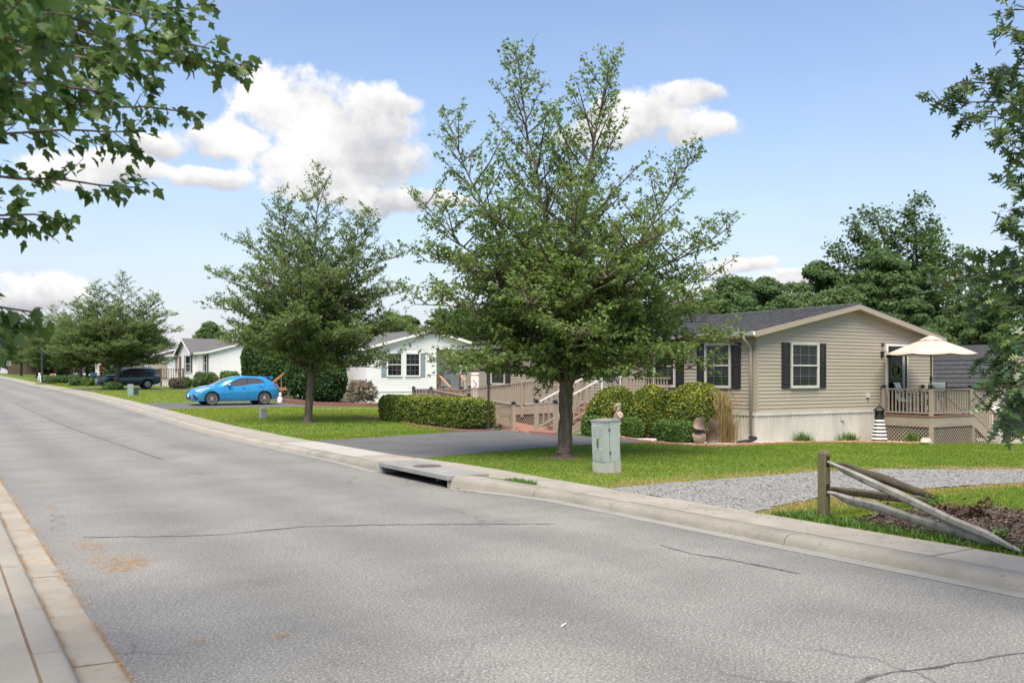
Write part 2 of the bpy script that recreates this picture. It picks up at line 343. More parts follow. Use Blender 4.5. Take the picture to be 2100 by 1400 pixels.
M['blind'] = mat('blind', (.22,.23,.22), .6, (.18,.19,.18), 2)
M['room'] = mat('dark_room', (.018,.02,.02), .8)
M['deckp'] = mat('deck_paint', (.345,.29,.225), .55, (.305,.255,.20), 3)
M['deckf'] = mat('deck_boards', (.30,.145,.105), .6, (.25,.12,.09), 5, stretch=(1,5,1))
M['woodn'] = mat('new_timber', (.42,.235,.11), .6, (.33,.17,.08), 4, stretch=(5,5,1))
M['woodb'] = mat('brown_timber', (.23,.105,.055), .6, (.17,.075,.04), 4, stretch=(5,5,1))
M['woodg'] = mat('brown_deck_wood', (.095,.065,.045), .7, (.07,.05,.035), 4)
M['fence'] = mat('weathered_rail', (.30,.285,.25), .85, (.17,.16,.135), 3.5, .35, .65, 7, stretch=(1,1,1), speck=[((.10,.095,.08),14,.56,.72),((.17,.185,.11),3,.56,.75)], bump=(30,.5,.008))
M['fenceb'] = mat('dark_rail', (.10,.082,.048), .85, (.065,.055,.035), 4, .35, .65, 7, speck=[((.045,.04,.028),14,.56,.72)], bump=(30,.5,.008))  # darker, browner tone of the rails running back from the post
M['post'] = mat('mossy_post', (.125,.112,.05), .85, (.085,.072,.038), 3, .35, .65, 7, stretch=(4,4,.6), speck=[((.20,.16,.10),5,.58,.75),((.05,.045,.03),18,.58,.72)], bump=(30,.5,.008))
M['bark'] = mat('bark', (.145,.115,.085), .9, (.07,.055,.042), 7, .38, .62, 7, stretch=(2.2,2.2,.45), world=False, speck=[((.17,.16,.12),4,.58,.72)], bump=(26,1,.03))
M['barkd'] = mat('bark_dark', (.05,.04,.032), .9, (.03,.025,.02), 6)
M['black'] = mat('black_metal', (.012,.012,.013), .4, (.02,.02,.02), 6)
M['blackp'] = mat('black_plastic', (.014,.014,.015), .5, (.022,.022,.022), 6)
M['green_cab'] = mat('cabinet_green', (.325,.37,.342), .55, (.28,.32,.295), 2.2, speck=[((.40,.37,.30),7,.64,.74)], bump=(30,.1,.004))
M['cab_base'] = mat('cabinet_base', (.37,.40,.345), .6, (.31,.33,.28), 4, speck=[((.22,.15,.09),6,.62,.76)])
M['grey_lid'] = mat('grey_lid', (.30,.30,.30), .5, (.24,.24,.24), 5)
M['greyp'] = mat('grey_plastic', (.33,.36,.36), .6, (.28,.31,.31), 5)
M['greyg'] = mat('grey_green_plastic', (.26,.34,.31), .6, (.22,.29,.27), 5)
M['stone'] = mat('statue_stone', (.50,.41,.33), .8, (.33,.25,.19), 9, .35, .65, bump=(60,.4,.004))
M['bronze'] = mat('weathered_bronze', (.20,.145,.105), .55, (.12,.085,.06), 6, .35, .65, metal=.45, speck=[((.34,.31,.28),3,.55,.75)])
M['canvas'] = mat('umbrella_canvas', (.53,.40,.345), .8, (.49,.37,.32), 2)
M['paintw'] = mat('white_paint', (.74,.74,.72), .5, (.68,.68,.66), 5)
M['paintb'] = mat('black_paint', (.014,.014,.014), .45, (.02,.02,.02), 6)
M['orange'] = mat('orange_band', (.55,.17,.06), .5)
M['red'] = mat('red_paint', (.62,.04,.025), .5)
M['tyre'] = mat('tyre', (.018,.018,.019), .8, (.025,.025,.026), 20)
M['alloy'] = mat('alloy_rim', (.50,.47,.42), .3, (.42,.40,.36), 10, metal=.7)
M['alloyw'] = mat('silver_rim', (.62,.64,.66), .3, (.55,.57,.58), 10, metal=.7)
M['blue'] = mat('blue_car_paint', (.018,.255,.53), .24, (.018,.24,.50), 60, coat=1, metal=.25)
M['navy'] = mat('dark_blue_car_paint', (.035,.062,.085), .3, (.034,.06,.08), 2, coat=.8)
M['carglass'] = mat('car_glass', (.06,.055,.052), .08, (.07,.062,.058), 1, spec=.8)
M['chrome'] = mat('chrome', (.75,.76,.78), .15, (.7,.7,.72), 3, metal=1)
M['lamp'] = mat('headlamp', (.45,.46,.47), .15, (.35,.35,.36), 20, spec=.8)
M['tail'] = mat('tail_lamp', (.28,.03,.03), .2, (.35,.08,.06), 20, spec=.8)
M['tailw'] = mat('tail_lamp_pale', (.62,.30,.26), .2, (.7,.45,.4), 20, spec=.8)
M['leaf'] = leaf_mat('maple_leaf', [(.092,.155,.034),(.120,.200,.045),(.150,.236,.057),(.195,.27,.082)], .45, .5, .35)
M['leaf2'] = leaf_mat('maple_leaf_dark', [(.088,.148,.038),(.114,.188,.05),(.143,.223,.062),(.182,.255,.084)], .45, .5, .35)
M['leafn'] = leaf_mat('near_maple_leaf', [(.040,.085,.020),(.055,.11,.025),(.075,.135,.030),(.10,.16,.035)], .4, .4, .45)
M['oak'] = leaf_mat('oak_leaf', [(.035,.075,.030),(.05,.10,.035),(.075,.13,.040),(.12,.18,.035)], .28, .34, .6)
M['wood1'] = leaf_mat('woods_leaf', [(.056,.10,.036),(.078,.135,.046),(.10,.168,.056),(.13,.20,.068)], .55, .45, .25)
M['wood2'] = leaf_mat('woods_leaf_light', [(.055,.095,.032),(.078,.128,.04),(.105,.165,.052),(.14,.195,.068)], .55, .4, .25)
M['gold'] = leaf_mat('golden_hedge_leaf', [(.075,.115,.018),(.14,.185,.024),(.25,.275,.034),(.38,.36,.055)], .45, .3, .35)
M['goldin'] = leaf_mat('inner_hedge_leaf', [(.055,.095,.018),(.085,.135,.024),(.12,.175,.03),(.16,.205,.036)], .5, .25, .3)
M['box'] = leaf_mat('box_shrub_leaf', [(.055,.12,.024),(.08,.16,.032),(.115,.205,.042),(.155,.24,.055)], .5, .2, .3)
M['arb'] = leaf_mat('arborvitae_leaf', [(.018,.045,.014),(.028,.062,.018),(.040,.082,.022),(.06,.11,.028)], .6, .15, .2)
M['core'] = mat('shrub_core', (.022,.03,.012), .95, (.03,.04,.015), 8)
M['grass'] = leaf_mat('grass_blade', [(.095,.17,.02),(.135,.22,.027),(.175,.265,.036),(.23,.30,.055)], .5, .4, .2)
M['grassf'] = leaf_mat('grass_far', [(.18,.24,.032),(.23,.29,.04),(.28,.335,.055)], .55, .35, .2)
M['dry'] = leaf_mat('dry_grass', [(.30,.20,.075),(.40,.28,.11),(.48,.36,.16)], .7, .3, .15)
M['reed'] = leaf_mat('feather_reed', [(.16,.155,.05),(.26,.20,.08),(.36,.26,.11)], .6, .3, .2)
M['reedtop'] = leaf_mat('reed_plume', [(.30,.21,.10),(.38,.27,.135),(.44,.33,.18)], .7, .3, .1)
M['weed'] = leaf_mat('weed_leaf', [(.05,.11,.02),(.08,.16,.025),(.13,.22,.035)], .5, .3, .3)
M['flower'] = leaf_mat('shrub_bloom', [(.07,.10,.045),(.10,.13,.06),(.15,.15,.09),(.20,.16,.11),(.34,.15,.14)], .6, .25, .2)
M['needle'] = leaf_mat('pine_needle', [(.34,.20,.085),(.43,.27,.12),(.50,.33,.165)], .7, .1, .15)
M['deadl'] = leaf_mat('dead_leaf', [(.05,.03,.018),(.09,.055,.03),(.15,.09,.05)], .7, .15, .15)
M['maroon'] = leaf_mat('maroon_leaf', [(.075,.035,.03),(.11,.05,.04),(.14,.08,.055)], .5, .25, .2)
# ------------------------------------------------------------------ ground sheet
def build_ground():
    rows = [-400,-150,-60]+list(range(-20,151))+[155,160,170,180,190,200,210,230,300,450,800]
    V = []; F = []; nc = None
    for s in rows:
        k, b = kb(s), sb(s)
        cols = [-800,-300,-120,-60,-30,-14,-6,-2.5,-1.0,.30,.46,1.2,4,7.0,k+.12,b-.12,b,b+.3,10,10.5,11,11.5,12,12.5,13,13.5,14,14.5,15,16,17,18,19,20,21,22,23,24,25,26,27,28,29,30,32,35,40,48,60,80,120,200,400,800]
        nc = len(cols)
        for n in cols:
            if n <= .30: z = zr(s)+.09
            elif n < k+.2: z = zr(s)-.10
            elif n < b-.05: z = zr(s)-.02
            else: z = zy(n, s)
            V.append((n, s, z))
    for i in range(len(rows)-1):
        for j in range(nc-1):
            a = i*nc+j; F.append((a, a+1, a+nc+1, a+nc))
    mb = MB(); mb.add(V, F); o = mb.build('ground', M['soil'], smooth=True); tag(o, kind='structure')
    return o
build_ground()
def inpoly(px, py, poly):
    x = np.asarray(px); y = np.asarray(py); r = np.zeros(x.shape, bool); n = len(poly)
    for i in range(n):
        x1, y1 = poly[i]; x2, y2 = poly[(i+1) % n]
        if y1 == y2: continue
        c = ((y1 > y) != (y2 > y)) & (x < (x2-x1)*(y-y1)/(y2-y1)+x1); r ^= c
    return r
def smooth_poly(poly, it=2):
    for _ in range(it):
        q = []
        for i in range(len(poly)):
            a = poly[i]; b = poly[(i+1) % len(poly)]
            q += [(a[0]*.75+b[0]*.25, a[1]*.75+b[1]*.25), (a[0]*.25+b[0]*.75, a[1]*.25+b[1]*.75)]
        poly = q
    return poly
def drape(name, poly, dz, m, step=1.0, zf=zy, jitter=0, seed=1, mound=0, parent=None, kind='structure'):
    rn = random.Random(seed)
    if jitter:
        q = []
        for i in range(len(poly)):
            a = Vector(poly[i]); b = Vector(poly[(i+1) % len(poly)]); k = max(1, int((b-a).length/.18))
            for t in range(k):
                p = a.lerp(b, t/k); q.append((p.x+rn.uniform(-jitter,jitter), p.y+rn.uniform(-jitter,jitter)))
        poly = q
    bm = bmesh.new(); vs = [bm.verts.new((x, y, 0)) for x, y in poly]; f = bm.faces.new(vs)
    bmesh.ops.triangulate(bm, faces=[f])
    xs = [p[0] for p in poly]; ys = [p[1] for p in poly]
    for ax, lo, hi in ((0, min(xs), max(xs)), (1, min(ys), max(ys))):
        v = math.ceil(lo/step)*step
        while v < hi:
            co = [0,0,0]; no = [0,0,0]; co[ax] = v; no[ax] = 1
            bmesh.ops.bisect_plane(bm, geom=bm.verts[:]+bm.edges[:]+bm.faces[:], plane_co=co, plane_no=no, dist=1e-5)
            v += step
    for v in bm.verts:
        e = 0
        if mound and not v.is_boundary: e = mound*(.6+.4*math.sin(v.co.x*5.1)*math.cos(v.co.y*4.3))
        v.co.z = zf(v.co.x, v.co.y)+dz+e
    bmesh.ops.recalc_face_normals(bm, faces=bm.faces)
    for f in bm.faces:
        if f.normal.z < 0: f.normal_flip()
    me = bpy.data.meshes.new(name); bm.to_mesh(me); bm.free(); me.materials.append(m); me.shade_smooth()
    o = link(name, me, parent)
    if kind: tag(o, kind=kind)
    return o

# ------------------------------------------------------------------ road
def strip(name, f0, f1, s0, s1, zf0, zf1, m, step=1.0, parent=None, kind='structure', nseg=1):
    mb = MB(); ss = []
    s = s0
    while s < s1-1e-6: ss.append(s); s += step
    ss.append(s1); V = []; F = []
    for s in ss:
        a, b = f0(s), f1(s); za, zb = zf0(s), zf1(s)
        for k in range(nseg+1):
            t = k/nseg; V.append((a+(b-a)*t, s, za+(zb-za)*t))
    q = nseg+1
    for i in range(len(ss)-1):
        for k in range(nseg): F.append((i*q+k, i*q+k+1, (i+1)*q+k+1, (i+1)*q+k))
    mb.add(V, F); o = mb.build(name, m, parent, smooth=True)
    if kind and parent is None: tag(o, kind=kind)
    return o
road = strip('road', lambda s: 1.0, lambda s: kb(s)+.01, -40, 240, zr, zr, M['asphalt'])
def line_strip(name, pts, wd, m, parent, dz=.004, seed=0, sub=6):
    rn = random.Random(seed); P_ = []
    for i in range(len(pts)-1):
        a = Vector(pts[i]); b = Vector(pts[i+1]); k = max(2, int((b-a).length*sub))
        for t in range(k): P_.append(a.lerp(b, t/k)+Vector((rn.uniform(-.012,.012), rn.uniform(-.03,.03))))
    P_.append(Vector(pts[-1])); V = []; F = []
    for i, p in enumerate(P_):
        t = (P_[min(i+1,len(P_)-1)]-P_[max(i-1,0)]).normalized(); q = Vector((-t.y, t.x))
        h = wd*rn.uniform(.15,.62)*(.3 if i in (0, len(P_)-1) else 1)
        for sg in (-1, 1):
            c = p+q*h*sg; V.append((c.x, c.y, zr(c.y)+dz))
    for i in range(len(P_)-1): F.append((2*i, 2*i+1, 2*i+3, 2*i+2))
    mb = MB(); mb.add(V, F); return mb.build(name, m, parent)
line_strip('crack_seal', [(1.45,11.4),(2.71,10.74),(3.83,10.76),(4.59,10.43),(6.59,9.25)], .035, M['tar'], road, seed=1)
line_strip('crack_seal', [(6.72,7.45),(6.66,6.92),(6.78,6.47),(6.84,5.66)], .045, M['tar'], road, seed=2)
line_strip('crack_seal', [(3.3,80),(3.53,58.4),(3.88,36.2),(4.28,24.7),(4.3,21)], .05, M['tar'], road, seed=3, sub=2)
line_strip('crack_seal', [(2.3,19.2),(3.4,18.2),(5.2,17.3)], .02, M['tar'], road, seed=4)
line_strip('crack_seal', [(6.2,3.2),(4.9,3.5),(4.3,3.3)], .03, M['tar'], road, seed=5)
line_strip('crack_seal', [(5.2,30.2),(5.9,28.4),(6.3,28.2)], .03, M['tar'], road, seed=6)
# gutters
strip('gutter', lambda s: kb(s)-.20, lambda s: kb(s)-.002, -40, 13.1, lambda s: zr(s)+.004, lambda s: zr(s)+.006, M['gutter'])
strip('gutter', lambda s: kb(s)-.16, lambda s: kb(s)-.002, 16.1, 240, lambda s: zr(s)+.004, lambda s: zr(s)+.006, M['gutter'])

# ------------------------------------------------------------------ kerbs and sidewalks
def kz(s):
    if s < 13.2: return 1+.85*min(max((s-11.3)/1.7, 0), 1)
    return 1+.85*min(max((17.4-s)/1.4, 0), 1)
KP = [(-.02,-.06),(0,.0),(.014,.05),(.036,.086),(.075,.106),(.14,.113),(.285,.113),(.295,.105),(.295,-.06)]
def sweep(name, s0, s1, prof, base, m, parent, step=.75, zk=lambda s: 1.0):
    k = max(1, int(math.ceil((s1-s0)/step))); V = []; F = []; q = len(prof)
    for i in range(k+1):
        s = s0+(s1-s0)*i/k; b = base(s); z0 = zr(s); f = zk(s)
        for dn, dz in prof: V.append((b+dn, s, z0+(dz*f if dz > 0 else dz)))
    for i in range(k):
        for j in range(q): F.append((i*q+j, i*q+(j+1) % q, (i+1)*q+(j+1) % q, (i+1)*q+j))
    F += [tuple(range(q))[::-1], tuple(range(k*q, k*q+q))]
    mb = MB(); mb.add(V, F); return mb.build(name, m, parent, smooth=True, ang=50)
kerb = thing('kerb', None, None); tag(kerb, kind='structure')
edges = [-8.6,-5.5,-2.45,.6,3.65,6.72,9.75,11.55,13.16]
for a, b in zip(edges, edges[1:]): sweep('kerb_segment', a+.006, b-.006, KP, kb, M['kerb'], kerb, .5, kz)
edges = [15.98,17.6,20.6,23.6,26.6,29.6,32.6,35.6,38.6,41.6,44.6,47.6,50.6,53.6,56.6,59.6,62.6]
for a, b in zip(edges, edges[1:]): sweep('kerb_segment', a+.006, b-.006, KP, kb, M['conc'] if a > 20 else M['kerb'], kerb, .5, kz)
sweep('kerb_segment', 62.62, 240, KP, kb, M['conc'], kerb, 2)
KPL = [(.02,-.06),(0,0),(-.012,.09),(-.03,.118),(-.06,.13),(-.20,.135),(-.20,-.06)]
for a in range(-3, 40, 3): sweep('kerb_segment', a+.3+.006, a+3.3-.006, KPL, lambda s: .72, M['conc'], kerb, 1.5)
sweep('kerb_segment', 42.31, 240, KPL, lambda s: .72, M['conc'], kerb, 3)
gl = thing('gutter_pan', None, None); tag(gl, kind='structure')
for a in range(-3, 40, 3):
    mb = MB(); mb.add([(.725,a+.31,zr(a)+.012),(1.0,a+.31,zr(a)+.005),(1.0,a+3.295,zr(a+3)+.005),(.725,a+3.295,zr(a+3)+.012)], [(0,1,2,3)]); mb.build('gutter_slab', M['pan'], gl)
sidewalk = thing('sidewalk', None, None); tag(sidewalk, kind='structure')
def sin_(s):
    return 8.22 if 11.95 < s < 13.05 else 7.975 if 13.05 <= s < 16.05 else kb(s)+.322
def slab(s0, s1, f0, f1, top, m, parent, name='paving_slab'):
    mb = MB(); V = []
    for z in (-.06, 0):
        for s, f in ((s0,f0),(s0,f1),(s1,f1),(s1,f0)): V.append((f(s), s, zr(s)+top+z))
    # bevelled lip
    mb.hexa(V); return mb.build(name, m, parent, bevel=.008)
s = -7.0; rs = random.Random(5)
while s < 62:
    e = s+1.52
    if 16.9 < s < 23.2: s = e; continue
    slab(s+.010, e-.010, sin_ if not (s < 11.95 < e) else (lambda q: kb(q)+.322), sb, .115+rs.uniform(-.004,.004), M['conc'], sidewalk); s = e
for i in range(4):
    a = 16.9+i*1.6; slab(a+.006, a+1.594, lambda q: kb(q)+.322, lambda q: sb(q)+.02, .112, M['concnew'] if i > 0 else M['conc'], sidewalk)
strip('sidewalk', lambda s: kb(s)+.31, sb, 62.0, 240, lambda s: zr(s)+.115, lambda s: zr(s)+.115, M['conc'])
for i in range(-4, 30):
    a = i*1.52+.4; slab(a+.006, a+1.514, lambda q: -.85, lambda q: .508, .128+rs.uniform(-.003,.003), M['conc'], sidewalk)

# ------------------------------------------------------------------ storm drain inlet
inl = thing('storm_drain_inlet', 'grey concrete kerb inlet with an iron lid and a dark mouth on the road', 'storm drain', (7.8,14.5,0))
mb = MB(); mb.hexa([(7.16,13.14,.125),(7.94,13.10,.125),(7.96,15.9,.125),(7.2,15.98,.125),(7.16,13.14,.213),(7.94,13.10,.213),(7.96,15.9,.213),(7.2,15.98,.213)])
top = mb.build('cover_slab', M['slab'], inl, bevel=.012)
mb = MB(); mb.lathe([(.25,.2135),(.26,.219),(.245,.221),(.225,.2185),(.215,.2215),(0.01,.2215)], (7.62,14.75,0), 28); lid = mb.build('manhole_lid', M['iron'], top, smooth=True, ang=30)
mb = MB(); mb.box(7.19,7.33,13.17,13.26,-.08,.122); mb.box(7.19,7.9,13.2,13.26,-.25,.1215); mb.build('side_wall', M['slab'], inl)
mb = MB(); mb.box(7.22,7.33,15.88,15.97,-.08,.122); mb.box(7.33,7.9,15.885,15.96,-.08,.121); mb.build('side_wall', M['slab'], inl)
mb = MB(); mb.box(7.225,7.9,13.27,15.87,.001,.0045); mb.box(7.8,7.9,13.27,15.87,.005,.122); mb.build('throat', M['dark'], inl)
mb = MB(); mb.box(7.5,7.58,14.1,14.18,.005,.121); mb.build('support_post', M['kerb'], inl)

# ------------------------------------------------------------------ driveways, gravel, beds
DRIVE = [(8.68,17.15),(10.74,17.78),(13.26,18.35),(15.2,18.45),(16.25,18.35),(16.5,19.4),(16.9,20.7),(16.55,21.6),(15.62,22.1),(15.62,23.45),(15.9,24.6),(16.4,25.45),(15.6,25.35),(14.82,24.78),(14.1,24.9),(11.2,24.05),(8.68,23.4)]
drape('driveway', DRIVE, .014, M['drive'], jitter=.02)
DRIVE2 = [(8.95,43.3),(13,43.3),(18.2,43.6),(18.8,46.3),(18.8,49.0),(13,49.1),(9.0,49.0)]
drape('driveway', DRIVE2, .014, M['drive'])
DRIVE3 = [(9.1,74.0),(20,74.0),(20,80.5),(9.2,80.3)]
drape('driveway', DRIVE3, .014, M['drive'])
DRIVE4 = [(9.3,103),(20,103),(20,109),(9.3,109)]
drape('driveway', DRIVE4, .014, M['conc'])
GRAV = [(8.86,8.05),(9.7,8.36),(10.71,8.53),(12.57,8.45),(14.06,8.16),(15.15,7.97),(18,7.2),(24,4.5),(40,-4),(42,-1),(26,6.5),(20.5,8.75),(18.12,9.53),(15.95,10.22),(13.58,10.92),(11.48,10.95),(9.91,11.05),(8.86,11.0)]
drape('gravel_drive', GRAV, .012, M['gravel'], jitter=.05, seed=3)
BED = [(16.3,18.35),(16.17,18.02),(16.35,17.1),(16.75,16.8),(17.72,16.85),(20.46,17.3),(22.2,17.35),(24.0,17.0),(25.3,16.0),(25.38,17.84),(19.76,17.84),(19.68,24.5),(17.85,24.4),(17.8,22.0),(16.9,22.1),(16.92,20.7),(16.5,19.4)]
drape('pebble_bed', BED, .02, M['pebble'], jitter=.02, seed=4, mound=.012)
HBED = [(14.55,34.0),(14.8,31.76),(14.31,28.31),(14.11,25.0),(14.82,24.9),(15.6,25.42),(16.38,25.5),(16.38,33.5)]
drape('hedge_bed', HBED, .012, M['mulch'], jitter=.02, seed=6)
MUL = smooth_poly([(9.05,6.9),(9.8,7.05),(10.6,7.1),(11.5,6.9),(11.9,6.3),(11.6,5.2),(10.6,4.3),(9.1,4.2)])
drape('mulch_bed', MUL, .016, M['mulch'], jitter=.06, seed=7, mound=.03)
drape('dirt_patch', smooth_poly([(7.7,11.9),(8.25,11.9),(8.25,13.1),(7.5,13.1)],1), .0, M['dirt'], jitter=.02)
def ring(cx, cy, r, k=12, sd=0):
    rn = random.Random(sd); return [(cx+r*rn.uniform(.7,1.2)*math.cos(a*2*math.pi/k), cy+r*rn.uniform(.7,1.2)*math.sin(a*2*math.pi/k)) for a in range(k)]
drape('dirt_patch', ring(11.45,15.75,.55,14,1), .005, M['dirt'], jitter=.04)
drape('dirt_patch', ring(11.58,31.85,.4,12,2), .005, M['dirt'], jitter=.04)
drape('dirt_patch', ring(10.4,12.95,.34,12,3), .005, M['dirt'], jitter=.03)
drape('dirt_patch', smooth_poly([(25.5,16.05),(25.3,15.5),(27,15.3),(28.6,15.5),(29.2,16.0)],1), .012, M['dirt'], jitter=.05)
PATIO = [(28.2,15.9),(29.4,15.4),(36,12.5),(40,16),(31.2,20),(28.6,18)]
drape('patio', PATIO, .016, M['conc'], seed=8)
drape('garden_path', [(14.9,41.1),(22,42.6),(22,43.2),(14.9,41.7)], .012, M['conc'])
drape('brick_bed', [(16.2,49.2),(16.4,45.0),(19.4,44.7),(21,44.9),(20.9,58),(18.4,60)], .012, M['mulch'])

# loose pebbles and stones with a size of their own
def pebbles(name, poly, count, size, m, seed, parent=None, label=None, dz=.02, bounds=None):
    rg = np.random.default_rng(seed); xs = [p[0] for p in poly]; ys = [p[1] for p in poly]
    P_ = rg.uniform([min(xs),min(ys)],[max(xs),max(ys)],(count*4,2)); P_ = P_[inpoly(P_[:,0],P_[:,1],poly)][:count]
    if bounds: P_ = P_[(P_[:,0] < bounds[0])]
    tv = np.array([(1,0,0),(-.8,.1,0),(.1,.9,0),(0,-.9,.1),(.1,0,.7),(0,.1,-.6)]); tf = np.array([(0,2,4),(2,1,4),(1,3,4),(3,0,4),(0,3,5),(3,1,5),(1,2,5),(2,0,5)])
    n = len(P_); ex = nrm(rg.normal(0,1,(n,3))*[1,1,.3]); ey = nrm(np.cross(rg.normal(0,.2,(n,3))+[0,0,1], ex)); ez = np.cross(ex, ey)
    pos = np.c_[P_, zya(P_[:,0],P_[:,1])+dz]
    V, F = scatter(tv, tf, pos, ex, ey, ez, rg.uniform(.5,1.2,n)*size)
    o = link(name, tri_mesh(name, V, F, m), parent); tag(o, kind='stuff', label=label)
    return o
M['pebm'] = leaf_mat('pebble_stone', [(.22,.17,.13),(.42,.36,.31),(.58,.53,.48),(.72,.69,.64)], .8, 0.0, .3)
M['gravm'] = leaf_mat('gravel_stone', [(.085,.087,.088),(.14,.142,.142),(.205,.203,.196),(.26,.257,.247),(.32,.313,.298)], .85, 0.0, .3)
M['chip'] = leaf_mat('bark_chip', [(.04,.027,.02),(.07,.048,.036),(.12,.088,.07),(.19,.15,.125)], .9, 0.0, .1)
tag(pebbles('bed_pebbles', BED, 9000, .028, M['pebm'], 1), 'pale pebbles covering the bed along the beige house')['category'] = 'pebbles'
tag(pebbles('loose_gravel', GRAV, 16000, .022, M['gravm'], 2, dz=.014, bounds=(20,)), 'loose grey stones on the gravel drive')['category'] = 'gravel'
def chips(poly, count, seed):
    rg = np.random.default_rng(seed); xs = [p[0] for p in poly]; ys = [p[1] for p in poly]
    P_ = rg.uniform([min(xs),min(ys)],[max(xs),max(ys)],(count*3,2)); P_ = P_[inpoly(P_[:,0],P_[:,1],poly)][:count]; n = len(P_)
    tv = np.array([(-1,-.25,0),(1,-.2,0),(.8,.25,.1),(-.9,.2,.05)]); tf = np.array([(0,1,2),(0,2,3)])
    ex = nrm(rg.normal(0,1,(n,3))*[1,1,.35]); ez = nrm(rg.normal(0,.35,(n,3))+[0,0,1]); ey = nrm(np.cross(ez,ex)); ez = np.cross(ex,ey)
    V, F = scatter(tv, tf, np.c_[P_, zya(P_[:,0],P_[:,1])+.035+rg.uniform(0,.02,n)], ex, ey, ez, rg.uniform(.012,.04,n))
    return V, F
V, F = chips(MUL, 6500, 4); o = link('bark_chips', tri_mesh('bark_chips', V, F, M['chip'])); tag(o, 'brown shredded bark mulch under the leaning rails', 'mulch', kind='stuff')

# brick edging, one object per brick
def edging(name, label, pts, m, h=.07, L_=.2, wd=.09, group=None, rows=1):
    c = Vector(pts[0]); root = thing(name, label, 'edging', (c.x, c.y, zy(c.x, c.y)))
    mb = MB(); mb.box(-L_/2+.004, L_/2-.004, -wd/2, wd/2, -.05, h); me = mb.mesh('edging_brick', m)
    bm = bmesh.new(); bm.from_mesh(me); bmesh.ops.bevel(bm, geom=bm.edges[:], offset=.008, segments=1, affect='EDGES'); bm.to_mesh(me); bm.free()
    rn = random.Random(len(pts)); d = 0; segs = [(Vector(a), Vector(b)) for a, b in zip(pts, pts[1:])]
    tot = sum((b-a).length for a, b in segs); t = L_/2; 
    for r_ in range(rows):
        t = L_/2+(L_/2 if r_ else 0)
        while t < tot-L_/2:
            q = t
            for a, b in segs:
                l = (b-a).length
                if q <= l: break
                q -= l
            p = a.lerp(b, q/l); an = math.atan2((b-a).y, (b-a).x)
            z = zy(p.x, p.y)+rn.uniform(-.008,.01)+r_*h
            inst('edging_brick', me, root, (p.x-c.x, p.y-c.y, z-root.location.z), (rn.uniform(-.05,.05), rn.uniform(-.04,.04), an+rn.uniform(-.05,.05)))
            t += L_
    return root
edging('brick_edging', 'line of salmon bricks edging the pebble bed by the beige house', [(16.6,21.9),(16.86,20.7),(16.46,19.4),(16.14,18.1),(16.33,17.1),(16.75,16.77),(17.72,16.81),(20.46,17.26),(22.2,17.3),(24.0,16.96),(25.3,15.95)], M['brick'])
edging('brick_edging', 'curved low brick edging in front of the golden hedge', [(14.4,34.8),(14.75,31.76),(14.27,28.31),(14.07,24.96),(14.82,24.84),(15.6,25.36),(16.36,25.42)], M['brickd'], h=.055)
edging('brick_edging', 'dark red brick edging below the arborvitae beside the blue car', [(16.15,49.5),(16.35,44.95),(19.4,44.65),(21,44.8)], M['brickd'], h=.1, L_=.3, rows=2, wd=.15)
# ================================================================== vegetation
LEAF4_V = np.array([(0,0,0),(-.42,.30,.10),(-.17,.52,.03),(0,1,-.10),(.17,.52,.03),(.42,.30,.10)])
LEAF4_F = np.array([(0,2,1),(0,3,2),(0,4,3),(0,5,4)])
QUAD_V = np.array([(-.5,0,0),(0,-.1,.06),(.5,0,0),(.32,.75,.04),(0,1,-.08),(-.32,.75,.04)]); QUAD_F = np.array([(0,1,5),(1,4,5),(1,3,4),(1,2,3)])
TRI2_V = np.array([(-.5,.1,0),(.5,-.1,.05),(.45,.9,0),(-.4,1,-.06)]); TRI2_F = np.array([(0,1,2),(0,2,3)])
def maple_template():
    hf = [(.10,-.05),(.27,.03),(.30,.14),(.50,.30),(.53,.42),(.40,.42),(.29,.47),(.27,.60),(.17,.78)]
    out = [(0,0)]+[(-a,b) for a,b in hf]+[(0,1.05)]+[(a,b) for a,b in hf[::-1]]
    V = [(0,.30,.0)]+[(x,y,.13*abs(x)*1.2-.16*max(0,y-.3)**1.5-.05*(abs(x) > .45)) for x,y in out]
    n = len(out); F = [(0,1+i,1+(i+1)%n) for i in range(n)]
    V.append((0,0,0)); V += [(-.012,0,0),(.012,0,0),(0,-.55,.10)]; F.append((n+2,n+3,n+4))
    return np.array(V), np.array(F)
def oak_template():
    half = [(.03,0),(.05,.14),(.26,.12),(.20,.20),(.07,.30),(.36,.40),(.40,.48),(.22,.48),(.08,.54),(.28,.70),(.20,.74),(.07,.74),(.09,.90),(0,1.05)]
    out = [(-x,y) for x,y in half]+[(x,y) for x,y in half[::-1][1:]]
    V = [(x,y,.18*abs(x)-.10*y*y) for x,y in out]; n = len(out); h = len(half)
    F = []
    for i in range(h-1):
        j = n-1-i
        F += [(i,i+1,j-1),(i,j-1,j)] if j-1 != i+1 else [(i,i+1,j)]
    V += [(-.012,0,0),(.012,0,0),(0,-.35,.06)]; F.append((n,n+1,n+2))
    return np.array(V), np.array(F)
MAP_V, MAP_F = maple_template(); OAK_V, OAK_F = oak_template()

